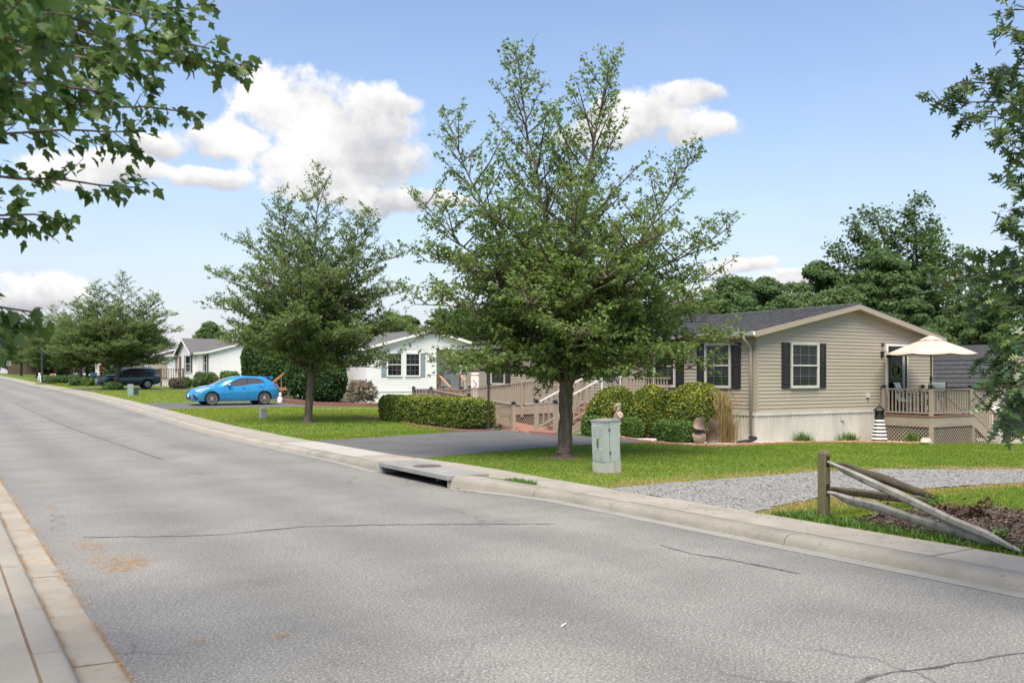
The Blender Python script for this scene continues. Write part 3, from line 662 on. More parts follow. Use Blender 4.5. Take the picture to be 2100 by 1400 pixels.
def orient(rg, n, mid, droop, up=.7, rnd=.55):
    """leaf axes: ey along midrib, ez leaf normal"""
    ey = nrm(mid+rg.normal(0,rnd,(n,3))+np.array([0,0,-droop])); z = rg.normal(0,.55,(n,3))+np.array([0,0,up])
    ex = nrm(np.cross(ey, z)); ez = np.cross(ex, ey); return ex, ey, ez
def bez(p0, c, p1, n): return [p0*((1-t)**2)+c*(2*t*(1-t))+p1*(t*t) for t in [i/n for i in range(n+1)]]
class TreeGrow:
    def __init__(s, seed, S=1.0, sp1=.26, sp2=.13, lmax=1.7, twl=(.22,.5), t0=.22, lf=(6,10)):
        s.rn = random.Random(seed); s.rg = np.random.default_rng(seed); s.wood = MB(); s.tw = []; s.S = S
        s.sp1, s.sp2, s.lmax, s.twl, s.t0, s.lf = sp1*S, sp2*S, lmax*S, (twl[0]*S, twl[1]*S), t0, lf
    def rv(s, k): return Vector((s.rn.gauss(0,k), s.rn.gauss(0,k), s.rn.gauss(0,k)))
    def trunk(s, pts, rad, k=12):
        P_ = []; Rr = []
        for i in range(len(pts)-1):
            for t in range(4):
                f = t/4; P_.append(Vector(pts[i]).lerp(Vector(pts[i+1]), f)+s.rv(.008)); Rr.append(rad[i]+(rad[i+1]-rad[i])*f)
        P_.append(Vector(pts[-1])); Rr.append(rad[-1])
        s.wood.tube(P_, Rr, k)
    def limb(s, p0, p1, r0, rise=.18, dens=1.0, bare=None):
        p0 = Vector(p0); p1 = Vector(p1); L_ = (p1-p0).length; d = (p1-p0)
        c = p0+d*.45+Vector((0,0,rise*L_))+s.rv(.04*L_)
        n = max(5, int(L_/(.45*s.S))); pts = bez(p0, c, p1, n)
        for i in range(1, n): pts[i] = pts[i]+s.rv(.035*s.S)
        s.wood.tube(pts, [r0*(1-.86*(i/n))+.004*s.S for i in range(n+1)], 7)
        t0 = s.t0 if bare is None else bare; l = t0*L_
        while l < L_:
            t = l/L_; i = min(n-1, int(t*n)); f = t*n-i
            p = pts[i].lerp(pts[i+1], f); tg = (pts[i+1]-pts[i]).normalized()
            ln = min(s.lmax, L_*(.36*(1-t)+.035)*s.rn.uniform(.7,1.25))+.15*s.S
            pr_ = tg.cross(s.rv(1)).normalized()
            dr = (tg*.75+pr_*.85+Vector((0,0,.18))+s.rv(.12)).normalized()
            s.branch(p, dr, ln, max(.006*s.S, r0*(1-.8*t)*.38), dens)
            l += s.sp1*s.rn.uniform(.7,1.3)/dens
        s.twig(pts[-1], (pts[-1]-pts[-2]).normalized(), s.twl[1])
    def branch(s, p, d, ln, r, dens=1.0):
        n = 4; pts = [p]
        for i in range(n):
            d = (d+s.rv(.12)+Vector((0,0,.03))).normalized(); pts.append(pts[-1]+d*(ln/n))
        s.wood.tube(pts, [r*(1-.8*i/n)+.002*s.S for i in range(n+1)], 4, cap=False)
        l = .2*ln
        while l < ln:
            t = l/ln; i = min(n-1, int(t*n)); q = pts[i].lerp(pts[i+1], t*n-i); tg = (pts[i+1]-pts[i]).normalized()
            dr = (tg*.7+tg.cross(s.rv(1)).normalized()*.8+s.rv(.15)).normalized()
            s.twig(q, dr, s.rn.uniform(*s.twl)*(1.1-.5*t)); l += s.sp2*s.rn.uniform(.7,1.3)/dens
        s.twig(pts[-1], d, s.twl[0])
    def leader(s, pts, r0, r1, env, z0=0, step=.17, k=7, aph=0.0, fill=1.0, rise=(.25,1.0), cap0=2.4, cap1=.32):
        """a stem with laterals all round it that reach out to the envelope env(z)"""
        P_ = [Vector(p) for p in pts]; L_ = [0]
        for a, b in zip(P_, P_[1:]): L_.append(L_[-1]+(b-a).length)
        n = len(P_); s.wood.tube(P_, [r0+(r1-r0)*(l/L_[-1])**.8 for l in L_], k)
        l = z0; az_ = aph
        while l < L_[-1]:
            j = max(i for i in range(n) if L_[i] <= l+1e-9); j = min(j, n-2); f = (l-L_[j])/(L_[j+1]-L_[j]); p = P_[j].lerp(P_[j+1], f); t = l/L_[-1]
            az_ += 2.4+s.rn.uniform(-.5,.5); up = rise[0]+(rise[1]-rise[0])*t
            d = Vector((math.cos(az_), math.sin(az_), up*s.rn.uniform(.7,1.25))).normalized()
            # distance along d until the envelope round the trunk axis is reached
            q = 0.2
            while q < 6 and math.hypot((p+d*q).x, (p+d*q).y) < env((p+d*q).z, (p+d*q)): q += .12
            ln = min(q*s.rn.uniform(.72,1.03), (cap1*1.35+(cap0*1.3-cap1*1.35)*(1-t)**.75)*s.rn.uniform(.75,1.15))
            if ln > .3: s.lateral(p, d, ln, max(.006, min(.045, .013*ln+.004)), fill)
            l += step*s.rn.uniform(.75,1.25)
        s.twig(P_[-1], (P_[-1]-P_[-2]).normalized(), .25)
    def lateral(s, p, d, ln, r, fill=1.0):
        n = max(4, int(ln/.35)); pts = [p]; up = Vector((0,0,1))
        for i in range(n):
            t = i/n; d = (d+s.rv(.07)+up*(.05 if t < .6 else -.05)).normalized(); pts.append(pts[-1]+d*(ln/n))
        s.wood.tube(pts, [r*(1-.85*i/n)+.0025 for i in range(n+1)], 5, cap=False)
        l = .16*ln; sg = 1
        while l < ln:
            t = l/ln; i = min(n-1, int(t*n)); q = pts[i].lerp(pts[i+1], t*n-i); tg = (pts[i+1]-pts[i]).normalized(); sd_ = tg.cross(up)
            sd_ = sd_.normalized() if sd_.length > 1e-3 else Vector((1,0,0)); sg = -sg
            dr = (tg*.8+sd_*sg*s.rn.uniform(.5,1.0)+up*s.rn.uniform(-.3,.45)).normalized(); tl = (.20+.30*ln*(1-t)*.6)*s.rn.uniform(.7,1.3); tl = min(tl, .85)
            e = q+dr*tl; s.wood.tube([q, q.lerp(e,.5)+s.rv(.012), e], [.0055,.004,.002], 3, cap=False); s.tw.append((q, e))
            if tl > .32:
                for w_ in (.35,.62):
                    b = q.lerp(e, w_); d2 = (dr+s.rv(.55)).normalized(); e2 = b+d2*tl*.45; s.wood.tube([b, e2], [.0035,.002], 3, cap=False); s.tw.append((b, e2))
            l += .125*s.rn.uniform(.7,1.3)/fill
        s.tw.append((pts[-2], pts[-1]))
    def twig(s, p, d, ln):
        e = p+(d+s.rv(.15)).normalized()*ln
        s.wood.tube([p, e], [.005*s.S, .002*s.S], 3, cap=False); s.tw.append((p, e))
    def leaves(s, size, tv, tf, droop=.55, off=.05, up=1.05, keep=None):
        A = np.array([tuple(a) for a, b in s.tw]); B = np.array([tuple(b) for a, b in s.tw]); rg = s.rg
        cnt = rg.integers(s.lf[0], s.lf[1]+1, len(A)); ix = np.repeat(np.arange(len(A)), cnt); n = len(ix)
        t = rg.uniform(.15,1.05,n)[:,None]; d = nrm(B-A)[ix]
        pos = A[ix]*(1-t)+B[ix]*t+rg.normal(0,off*s.S,(n,3))
        if keep is not None: k = keep(pos); pos = pos[k]; d = d[k]; n = len(pos)
        ex, ey, ez = orient(rg, n, d, droop, up)
        ez = ez*rg.uniform(-.6,2.6,n)[:,None]
        return scatter(tv, tf, pos, ex, ey, ez, rg.uniform(.55,1.25,n)*size)
    def finish(s, name, label, base, leafmat, barkmat, size, tv=LEAF4_V, tf=LEAF4_F, droop=.55, group=None, off=.05, cat='tree'):
        root = thing(name, label, cat, base, 0, group)
        link('trunk', s.wood.mesh('trunk', barkmat, (0,0,0), True, fix=False), root)
        V, F = s.leaves(size, tv, tf, droop, off); o = link('crown', tri_mesh('crown', V, F, leafmat), root)
        return root
def loc(a, b, z): return CR*a+CF*b+Vector((0,0,z))

# ---- street maples
def street_maple(seed, base, label, trunk, leaders, env, lm, leaf, lf):
    g = TreeGrow(seed, lf=lf); g.trunk([loc(*p) for p, r in trunk], [r for p, r in trunk], 14)
    for pts, r0, z0, step, rise, *cp in leaders:
        P_ = [loc(*p) for p in pts]; Q = []
        for a, b in zip(P_, P_[1:]):
            m = max(2, int((b-a).length/.4)); Q += [a.lerp(b, t/m)+(g.rv(.02) if t else Vector((0,0,0))) for t in range(m)]
        Q.append(P_[-1]); g.leader(Q, r0, .008, env, z0, step*.98, rise=rise, aph=g.rn.uniform(0,6), cap0=cp[0] if cp else 2.4, cap1=cp[1] if cp else .4)
    return g.finish('maple_tree', label, base, lm, M['bark'], leaf, group='street maples', droop=.55, off=.035)
def envelope(zs, rs, left=1.0, right=1.0):
    def f(z, p):
        a = p.x*CR.x+p.y*CR.y; r_ = float(np.interp(z, zs, rs)); k = (a/max(math.hypot(p.x,p.y),.01)); return r_*(1+(right-1)*max(k,0)+(left-1)*max(-k,0))
    return f
env1 = envelope([.9,1.3,1.8,2.4,3.0,4.0,5.2,6.0,7.0,7.8,8.5,9.2,9.6], [1.2,2.6,3.4,3.7,3.7,3.5,3.7,3.2,2.9,2.3,2.0,1.8,1.5], 1.0, 1.06)
LD1 = [([(.03,0,1.5),(-.05,.05,3.0),(-.35,.1,5.0),(-.8,.1,7.0),(-1.03,.1,8.85)], .08, 1.7, .16, (.35,1.5), 2.2, .25),
       ([(.06,0,1.5),(.2,.0,3.0),(.3,-.05,5.0),(.65,-.1,7.0),(1.0,-.1,8.65)], .085, 1.1, .16, (.3,1.5), 2.2, .25),
       ([(.05,0,1.5),(.15,.35,2.6),(.3,.8,4.4),(.2,1.0,6.0),(.15,1.0,6.9)], .055, .9, .2, (.2,1.3), 2.0, .3),
       ([(.03,0,1.45),(-.35,-.2,2.3),(-1.1,-.4,4.0),(-2.0,-.5,5.9),(-2.55,-.5,7.3)], .06, .8, .17, (.1,1.2), 1.9, .3),
       ([(-.6,-.3,3.0),(-1.5,-.2,4.0),(-2.6,.0,5.0),(-3.2,.1,5.7)], .04, .2, .17, (.1,.9), 1.4, .35),
       ([(.06,0,1.45),(.45,-.2,2.3),(1.2,-.4,3.9),(2.1,-.4,5.5),(2.8,-.4,6.5)], .06, .8, .17, (.1,1.2), 1.9, .3),
       ([(.9,-.3,3.2),(1.8,-.1,4.0),(2.9,.1,4.6),(3.7,.1,5.1)], .04, .2, .17, (.1,.9), 1.3, .35),
       ([(.04,0,1.5),(.0,-.45,2.5),(.1,-1.2,4.0),(.2,-1.7,5.6)], .05, .7, .18, (.1,1.2), 2.2, .4),
       ([(.05,0,1.55),(.6,.0,2.1),(1.8,.0,2.5),(2.9,-.1,2.6),(3.7,-.2,2.45)], .04, .5, .15, (-.15,.4), 1.3, .5),
       ([(.05,0,1.6),(.6,-.5,2.1),(1.5,-1.0,2.3),(2.5,-1.3,2.1)], .035, .5, .15, (-.25,.3), 1.3, .5),
       ([(.03,0,1.55),(-.6,.1,2.1),(-1.8,-.1,2.6),(-2.9,-.2,2.7),(-3.3,-.2,2.5)], .04, .5, .15, (-.15,.4), 1.3, .5),
       ([(.04,0,1.5),(-.1,.6,2.4),(-.7,1.5,3.6),(-1.0,1.9,4.8)], .045, .5, .19, (.1,1.0)),
       ([(.04,0,1.5),(.5,.6,2.3),(1.2,1.4,3.3),(1.7,1.9,4.3)], .045, .5, .19, (.1,1.0)),
       ([(.03,0,1.6),(-.5,-.5,2.1),(-1.3,-1.0,2.2),(-2.2,-1.2,1.8)], .03, .5, .15, (-.25,.3), 1.2, .5),
       ([(.04,0,1.6),(0,-.7,2.2),(.2,-1.7,2.6),(.3,-2.7,2.6)], .035, .5, .16, (-.2,.4), 1.3, .5)]
def side_limb(a, b, z, zs=None, r_=.034):
    zs = 1.6+.35*(z-1.6) if zs is None else zs
    return ([(.04+a*.02,b*.02,zs),(a*.3,b*.3,zs+(z-zs)*.5+.1),(a*.68,b*.68,zs+(z-zs)*.85+.12),(a,b,z)], r_, .5, .15, (-.1,.6), 1.25, .5)
LD1 += [side_limb(*q) for q in [(-3.0,.3,4.3),(-3.2,-.5,3.3),(3.3,.2,3.9),(2.7,-1.1,3.3),(-2.2,-1.4,3.9),(.9,-2.6,3.8),(-.9,-2.6,3.2),(3.2,.6,3.0),(-2.6,1.2,2.7),(2.0,1.9,2.7),(0,2.8,3.4),(1.8,-1.9,4.6),(-1.7,-1.7,5.0),(3.0,-.4,1.9),(-2.7,-.5,1.8),(1.5,-1.6,1.9)]]
street_maple(11, (11.55,15.9,zy(11.55,15.9)-.02), 'tall maple nearest the camera, standing beside the green utility cabinet',
    [((0,0,-.15),.27),((0,0,.05),.20),((.01,0,.25),.165),((.03,0,.9),.145),((.04,0,1.5),.158),((.045,0,1.75),.12),((.05,0,1.95),.05)], LD1, env1, M['leaf'], .092, (5,8))
env2 = envelope([1.5,1.9,2.6,4.0,5.4,6.6,7.4,8.2,9.0,9.7], [1.8,3.0,3.5,3.75,3.75,3.4,2.9,2.2,1.4,.8], 1.02, 1.04)
LD2 = [([(.15,0,1.7),(.2,0,3.5),(.25,.05,6.0),(.42,0,9.2)], .08, .8, .17, (.25,1.3), 2.6, .2),
       ([(.2,0,3.6),(-.3,.1,5.4),(-.9,.2,7.2),(-1.1,.2,8.5)], .04, .4, .18, (.25,1.3), 1.5, .25),
       ([(.2,0,3.2),(.9,.0,4.8),(1.9,.1,6.6),(2.4,.1,7.9)], .04, .4, .18, (.25,1.3), 1.5, .25),
       ([(.14,0,1.7),(-.3,.2,3.0),(-.9,.3,5.6),(-1.1,.3,7.8)], .06, .7, .17, (.15,1.2)),
       ([(.17,0,1.7),(.7,-.2,2.9),(1.5,-.3,5.0),(2.0,-.3,7.4)], .065, .7, .16, (.15,1.2)),
       ([(.15,0,1.75),(.2,.6,2.9),(.3,1.4,4.6),(.3,1.7,6.2)], .05, .6, .18, (.1,1.2)),
       ([(.15,0,1.75),(.1,-.6,2.9),(.0,-1.4,4.6),(-.1,-1.7,6.2)], .05, .6, .18, (.1,1.2)),
       ([(.14,0,1.75),(-.6,-.1,2.4),(-1.6,-.2,3.4),(-2.6,-.2,4.3)], .045, .5, .18, (.1,.8)),
       ([(.17,0,1.75),(.9,.1,2.4),(1.8,.1,3.2),(2.8,.1,3.9)], .045, .5, .18, (.1,.8))]
LD2 += [side_limb(*q) for q in [(-3.5,.2,5.4),(-3.5,-.3,4.2),(-3.1,.2,2.9),(3.5,.2,6.2),(3.6,-.2,4.8),(3.5,.2,3.4),(3.2,-.2,2.3),(-2.3,-1.6,3.1),(2.3,-1.7,3.1),(0,-2.9,3.5),(0,2.9,3.7),(-2.0,1.8,4.4),(2.2,1.8,4.6),(1.4,-2.2,5.2),(-1.5,-2.0,5.2),(-2.5,0,6.6),(2.8,-.6,2.0)]]
T2 = street_maple(23, (11.58,31.95,zy(11.58,31.95)-.02), 'second street maple from the camera, on the lawn right of the blue hatchback',
    [((0,0,-.15),.25),((0,0,.05),.19),((.02,0,.3),.15),((.08,0,1.1),.135),((.14,0,1.75),.14),((.16,0,2.0),.10),((.17,0,2.2),.04)], LD2, env2, M['leaf2'], .10, (5,8))
def clone(src, label, base, rz, sc, group='street maples'):
    c = copy_tree(src); c.location = base; c.rotation_euler = (0,0,rz); c.scale = sc; tag(c, label, 'tree', group); return c
clone(T2, 'wide street maple standing in front of the dark blue SUV', (11.75,74.6,zy(11.75,74.6)-.02), R(35), (1.3,1.3,.96))
clone(T2, 'street maple in a round shrub bed left of the dark blue SUV', (11.6,92,zy(11.6,92)-.02), R(160), (1.15,1.15,.88))
clone(T2, 'far street maple, right one of the two trunks beyond the lamp post', (13.2,128,zy(13,128)-.02), R(250), (1.35,1.35,1.0))
clone(T2, 'far street maple, left one of the two trunks beyond the lamp post', (12.3,143,zy(12.3,143)-.02), R(80), (1.35,1.35,1.0))
clone(T2, 'distant street maple at the left edge beyond the bend of the walk', (12.0,166,zy(12,166)-.02), R(310), (1.4,1.4,1.05))

# ---- near branches at the left edge: a maple whose trunk stands just outside the frame
def cam_pt(px, py, d): return CR*((px-1050)/1850*d)+CF*d+Vector((0,0,1.85+(772-py)/1850*d))
def near_tree(name, label, seed, base, hgt, tips, tv, tf, leafm, size, tw=(.14,.34), sp=.11, lf=(3,6), r0=.016, t0=.3, droop=.8, off=.03, up=.55):
    rn = random.Random(seed); g = TreeGrow(seed, lf=lf); b = Vector(base)
    g.trunk([Vector((0,0,-.1)), Vector((0,0,.2)), Vector((.03,.02,hgt*.5)), Vector((0,.05,hgt))], [.2,.15,.12,.05], 12)
    for px, py, d, h0, sag in tips:
        e = cam_pt(px, py, d)-b; st = Vector((0,0.02,h0)); L_ = (e-st).length
        c = st.lerp(e, .5)+Vector((0,0,sag*L_)); n = 14; pts = bez(st, c, e, n)
        for i in range(1, n): pts[i] += g.rv(.018)
        g.wood.tube(pts, [r0*(1-.85*i/n)+.0025 for i in range(n+1)], 6)
        l = t0*L_
        while l < L_:
            t = l/L_; i = min(n-1, int(t*n)); p = pts[i].lerp(pts[i+1], t*n-i); tg = (pts[i+1]-pts[i]).normalized()
            dr = (tg*.75+tg.cross(g.rv(1)).normalized()*.75+g.rv(.1)).normalized()
            ln = rn.uniform(*tw)*(1.25-.7*t)
            q = p+dr*ln; g.wood.tube([p, p.lerp(q,.5)+g.rv(.01), q], [.0045,.003,.002], 4, cap=False); g.tw.append((p, q))
            if rn.random() < .5:
                d2 = (dr+g.rv(.6)).normalized(); q2 = p.lerp(q,.55)+d2*ln*.6; g.wood.tube([p.lerp(q,.55), q2], [.003,.002], 3, cap=False); g.tw.append((p.lerp(q,.55), q2))
            l += sp*rn.uniform(.7,1.35)
        g.tw.append((pts[-2], pts[-1]))
    return g.finish(name, label, base, leafm, M['bark'], size, tv, tf, droop, off=off)
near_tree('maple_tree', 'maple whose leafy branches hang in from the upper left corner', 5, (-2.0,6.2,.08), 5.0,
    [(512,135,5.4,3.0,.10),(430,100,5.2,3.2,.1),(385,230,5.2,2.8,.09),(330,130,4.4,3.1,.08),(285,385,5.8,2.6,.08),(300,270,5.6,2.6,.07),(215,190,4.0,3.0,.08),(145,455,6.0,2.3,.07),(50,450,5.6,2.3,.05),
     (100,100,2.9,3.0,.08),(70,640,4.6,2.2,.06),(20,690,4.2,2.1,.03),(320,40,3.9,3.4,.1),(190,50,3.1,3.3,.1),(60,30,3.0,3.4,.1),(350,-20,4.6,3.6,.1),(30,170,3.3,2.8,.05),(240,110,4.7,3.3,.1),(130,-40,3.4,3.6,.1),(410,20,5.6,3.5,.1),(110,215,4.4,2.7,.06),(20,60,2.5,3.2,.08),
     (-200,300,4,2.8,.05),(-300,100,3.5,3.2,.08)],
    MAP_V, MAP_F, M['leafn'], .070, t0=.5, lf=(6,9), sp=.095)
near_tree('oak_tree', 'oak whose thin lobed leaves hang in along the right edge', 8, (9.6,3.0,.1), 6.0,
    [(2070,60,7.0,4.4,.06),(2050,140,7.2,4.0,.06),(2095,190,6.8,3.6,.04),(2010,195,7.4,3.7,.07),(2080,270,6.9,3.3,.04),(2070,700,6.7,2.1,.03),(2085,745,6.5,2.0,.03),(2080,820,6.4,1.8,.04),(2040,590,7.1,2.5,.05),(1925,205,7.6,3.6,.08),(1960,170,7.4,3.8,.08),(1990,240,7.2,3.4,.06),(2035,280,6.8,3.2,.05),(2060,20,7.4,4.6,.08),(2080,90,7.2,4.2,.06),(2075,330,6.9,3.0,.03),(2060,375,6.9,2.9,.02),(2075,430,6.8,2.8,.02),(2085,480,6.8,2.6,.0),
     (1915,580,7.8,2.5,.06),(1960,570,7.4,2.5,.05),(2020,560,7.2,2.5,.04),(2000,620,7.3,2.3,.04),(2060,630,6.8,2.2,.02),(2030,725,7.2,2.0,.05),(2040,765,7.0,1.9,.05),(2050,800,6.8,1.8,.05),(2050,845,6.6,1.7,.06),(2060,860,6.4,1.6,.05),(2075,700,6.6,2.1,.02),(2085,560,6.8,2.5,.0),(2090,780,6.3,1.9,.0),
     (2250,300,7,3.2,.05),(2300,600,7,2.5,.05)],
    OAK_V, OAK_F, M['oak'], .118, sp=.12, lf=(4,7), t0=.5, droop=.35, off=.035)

# ---- woods behind the houses
def cluster_tree(seed, h, rx, trunk_h, ncl, per, leaf, lm):
    rn = random.Random(seed); rg = np.random.default_rng(seed); mb = MB()
    mb.tube([(0,0,-.2),(0,0,trunk_h),(.2,.1,h*.6),(.1,0,h*.85)], [.24,.18,.1,.03], 7)
    pos = []; nrml = []
    for i in range(ncl):
        t = rn.random()**.8; z = trunk_h+(h-trunk_h)*t*.96; env = rx*(math.sin(math.pi*min(1,.12+.86*t))**.65)
        a = rn.uniform(0,2*math.pi); rr = env*math.sqrt(rn.random())*.95; c = np.array([rr*math.cos(a), rr*math.sin(a), z]); r_ = rn.uniform(.5,1.2)*rx*.185
        d = nrm(rg.normal(0,1,(per,3))*[1,1,.8]+[0,0,.25]); k = rg.uniform(.55,1.08,per)[:,None]
        pos.append(c+d*k*r_*np.array([1.15,1.15,.75])); nrml.append(d)
        if i % 3 == 0: mb.tube([(0,0,trunk_h+(z-trunk_h)*.4), tuple(c)], [.07,.02], 4, cap=False)
    pos = np.concatenate(pos); d = np.concatenate(nrml); n = len(pos)
    ez = nrm(d+rg.normal(0,.5,(n,3))+[0,0,.3]); ex = nrm(np.cross(ez, rg.normal(0,1,(n,3)))); ey = np.cross(ez, ex)
    V, F = scatter(TRI2_V, TRI2_F, pos, ex, ey, ez, rg.uniform(.6,1.3,n)*leaf)
    return mb.mesh('trunk', M['barkd'], smooth=True, fix=False), tri_mesh('crown', V, F, lm)
WV = [cluster_tree(31, 9.5, 3.4, 1.2, 150, 210, .15, M['wood1']), cluster_tree(32, 8.6, 3.6, .8, 150, 210, .145, M['wood2']), cluster_tree(33, 10.5, 3.2, 1.5, 150, 210, .15, M['wood1'])]
rw = random.Random(77); kk = 0
def wood_tree(n, s, sc, v=None, label='leafy tree in the dense belt of woods behind the houses', group='woodland trees behind the houses'):
    tr, cr = WV[rw.randrange(3) if v is None else v]
    root = thing('woodland_tree', label, 'tree', (n, s, zy(n,s)), rw.uniform(0,6.28), group); root.scale = (sc*rw.uniform(.95,1.25), sc*rw.uniform(.95,1.25), sc)
    link('trunk', tr, root); link('crown', cr, root)
for i in range(27): wood_tree(51+rw.uniform(-2.5,2.5), 4+i*4.3+rw.uniform(-1,1), rw.uniform(.62,.74) if 4+i*4.3 < 36 else rw.uniform(.82,.94))
for i in range(16): wood_tree(58+rw.uniform(-2.5,2.5), 8+i*6.5+rw.uniform(-1,1), rw.uniform(.72,.85) if 8+i*6.5 < 40 else rw.uniform(.95,1.1))
for i in range(13): wood_tree(46.5+rw.uniform(-1.2,1.2), 6+i*4.6+rw.uniform(-1,1), rw.uniform(.42,.6), 1)
for n, s, sc in [(22,168,1.0),(30,160,.9),(38,150,1.0),(46,140,1.05),(18,185,1.0),(26,190,1.1),(8,200,1.1),(0,205,1.1),(-8,200,1.0),(14,210,1.1),(34,180,1.15),(-16,190,1.0),(42,128,.8),(36,120,.75)]:
    wood_tree(n, s, sc, label='leafy tree closing the far end of the street', group='trees at the far end of the street')
# tall tree rising over the roof at the right, two stems
g = TreeGrow(41, S=2.3, sp1=.17, sp2=.125, lmax=1.5, twl=(.24,.5), lf=(15,21))
BR = (64.5,43.5,zy(64,43))
for (x, dx) in ((-1.6,-1.4),(1.5,1.2)):
    g.trunk([loc(x*.5,0,-.2), loc(x*.6,0,3), loc(x,0,8), loc(x+dx*.5,0,12)], [.34,.28,.2,.1], 9)
for a, b, z in [(-3.6,0,15.3),(-1.6,1,16.6),(.6,-1,16.9),(2.2,.5,15.6),(3.0,0,12.6),(4.9,.5,12.6),(6.0,0,10.0),(6.2,-1,7.6),(-5.2,.3,13.2),(-5.4,-.5,10.2),(-4.6,.5,7.4),(3.8,-2,8.2),(.8,-3,11.0),(-2.2,-3,11.6),(1.2,3,12.0),(-2.8,3,9.2),(4.2,2.5,9.6),(-1.2,-2.8,7.2),(1.8,-2.6,6.4),(5.0,1,6.0)]:
    st = loc(-.9 if a < .3 else 1.1, 0, max(3.0, z*.5)); g.limb(st, loc(a,b,z), .13, .12, 1.0, .25)
bt = g.finish('tall_tree', 'tall twin-stemmed tree rising above the woods behind the beige house', BR, M['wood1'], M['barkd'], .19, TRI2_V, TRI2_F, .4, off=.10); bt.scale = (1.02,1.02,.90)

# ---- shrubs
def shrub_pts(rg, n, a, b, c, p):
    ar = np.array([b*c, b*c, a*c, a*c, a*b, a*b*.25]); f = rg.choice(6, n, p=ar/ar.sum()); q = rg.uniform(-1,1,(n,3))
    for i in range(6): q[f == i, i//2] = 1 if i % 2 == 0 else -1
    r_ = (np.abs(q)**p).sum(1)**(-1/p); q = q*r_[:,None]
    nm = nrm(np.sign(q)*np.abs(q)**(p-1)/np.array([a,b,c])); return q*np.array([a,b,c]), nm
def lumps(P_, k, amp, ph=0):
    return amp*(np.sin(P_[:,0]*k+ph)*np.cos(P_[:,1]*k*1.1+1.3+ph)+np.sin(P_[:,2]*k*1.3+P_[:,0]*k*.7+ph)+.6*np.sin(P_[:,1]*k*2.1+P_[:,2]*k*1.7+ph*2))
def shrub(name, label, cen, a, b, c, p, count, leaf, lm, lm2=None, frac2=.4, rotz=0, group=None, lump=(4,.03), tv=TRI2_V, tf=TRI2_F, seed=1, cat='shrub', depth=.10, zc=None, droop=0):
    """clipped or rounded shrub: half axes a,b,c, squareness p"""
    rg = np.random.default_rng(seed); zc = c*.93 if zc is None else zc
    root = thing(name, label, cat, (cen[0], cen[1], zy(*cen)), rotz, group)
    bm = bmesh.new(); bmesh.ops.create_icosphere(bm, subdivisions=4, radius=1)
    for v in bm.verts:
        q = np.array(v.co); q = q*((np.abs(q)**p).sum()**(-1/p)); q = q*np.array([a,b,c]); 
        e = 1-(depth*1.15)/max(min(a,b,c),.2)+lumps(q[None], lump[0], lump[1], seed)[0]/max(min(a,b,c),.2)*.7
        v.co = Vector(q*e)+Vector((0,0,zc)); v.co.z = max(v.co.z, -.03)
    me = bpy.data.meshes.new('stems'); bm.to_mesh(me); bm.free(); me.materials.append(M['core']); link('stems', me, root)  # solid dark-green core filling the shrub behind its leaves, no separate stems
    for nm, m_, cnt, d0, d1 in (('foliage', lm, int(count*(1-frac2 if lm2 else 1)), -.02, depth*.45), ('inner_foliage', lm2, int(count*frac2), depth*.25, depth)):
        if m_ is None: continue
        if nm == 'foliage' and lm2 is not None: cnt = int(cnt*1.0)
        q, nn = shrub_pts(rg, cnt, a, b, c, p)
        pos = q+nn*(lumps(q, *lump, seed)[:,None]-rg.uniform(d0,d1,cnt)[:,None])+[0,0,zc]; k = pos[:,2] > .01; pos = pos[k]; nn = nn[k]; n = len(pos)
        ez = nrm(nn+rg.normal(0,.55,(n,3))+[0,0,.25]); ey = nrm(rg.normal(0,1,(n,3))+nn*.6+[0,0,.3-droop]); ex = nrm(np.cross(ey, ez)); ez = np.cross(ex, ey)
        szs = rg.uniform(.6,1.3,n)*leaf
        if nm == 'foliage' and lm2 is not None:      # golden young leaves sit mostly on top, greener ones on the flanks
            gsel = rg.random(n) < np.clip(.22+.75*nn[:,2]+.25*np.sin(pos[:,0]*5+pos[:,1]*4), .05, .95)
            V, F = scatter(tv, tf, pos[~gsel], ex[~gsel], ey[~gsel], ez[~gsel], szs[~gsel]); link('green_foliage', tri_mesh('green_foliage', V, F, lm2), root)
            pos, ex, ey, ez, szs = pos[gsel], ex[gsel], ey[gsel], ez[gsel], szs[gsel]
        V, F = scatter(tv, tf, pos, ex, ey, ez, szs)
        link(nm, tri_mesh(nm, V, F, m_), root)
    return root
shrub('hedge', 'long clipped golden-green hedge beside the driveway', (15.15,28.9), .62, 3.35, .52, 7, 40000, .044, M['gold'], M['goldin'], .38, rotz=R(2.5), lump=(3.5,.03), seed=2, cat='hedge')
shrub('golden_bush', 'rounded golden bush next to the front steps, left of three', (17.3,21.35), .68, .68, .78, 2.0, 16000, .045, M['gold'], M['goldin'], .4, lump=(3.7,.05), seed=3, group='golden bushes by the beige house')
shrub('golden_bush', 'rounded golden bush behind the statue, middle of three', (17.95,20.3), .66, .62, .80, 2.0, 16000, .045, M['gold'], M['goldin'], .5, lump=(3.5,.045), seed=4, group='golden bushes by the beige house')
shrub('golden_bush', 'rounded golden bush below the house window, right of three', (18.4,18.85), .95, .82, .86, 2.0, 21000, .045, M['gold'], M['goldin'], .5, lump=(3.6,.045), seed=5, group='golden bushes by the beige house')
shrub('box_shrub', 'clipped dark green shrub behind the utility cabinet and statue', (16.72,21.35), .36, .36, .31, 5, 4500, .042, M['box'], seed=6, lump=(5,.015), group='clipped green shrubs in the pebble bed', depth=.06)
shrub('box_shrub', 'clipped dark green shrub right of the statue', (17.15,20.3), .33, .33, .31, 2.6, 6000, .036, M['box'], seed=7, lump=(5,.02), group='clipped green shrubs in the pebble bed', depth=.06)
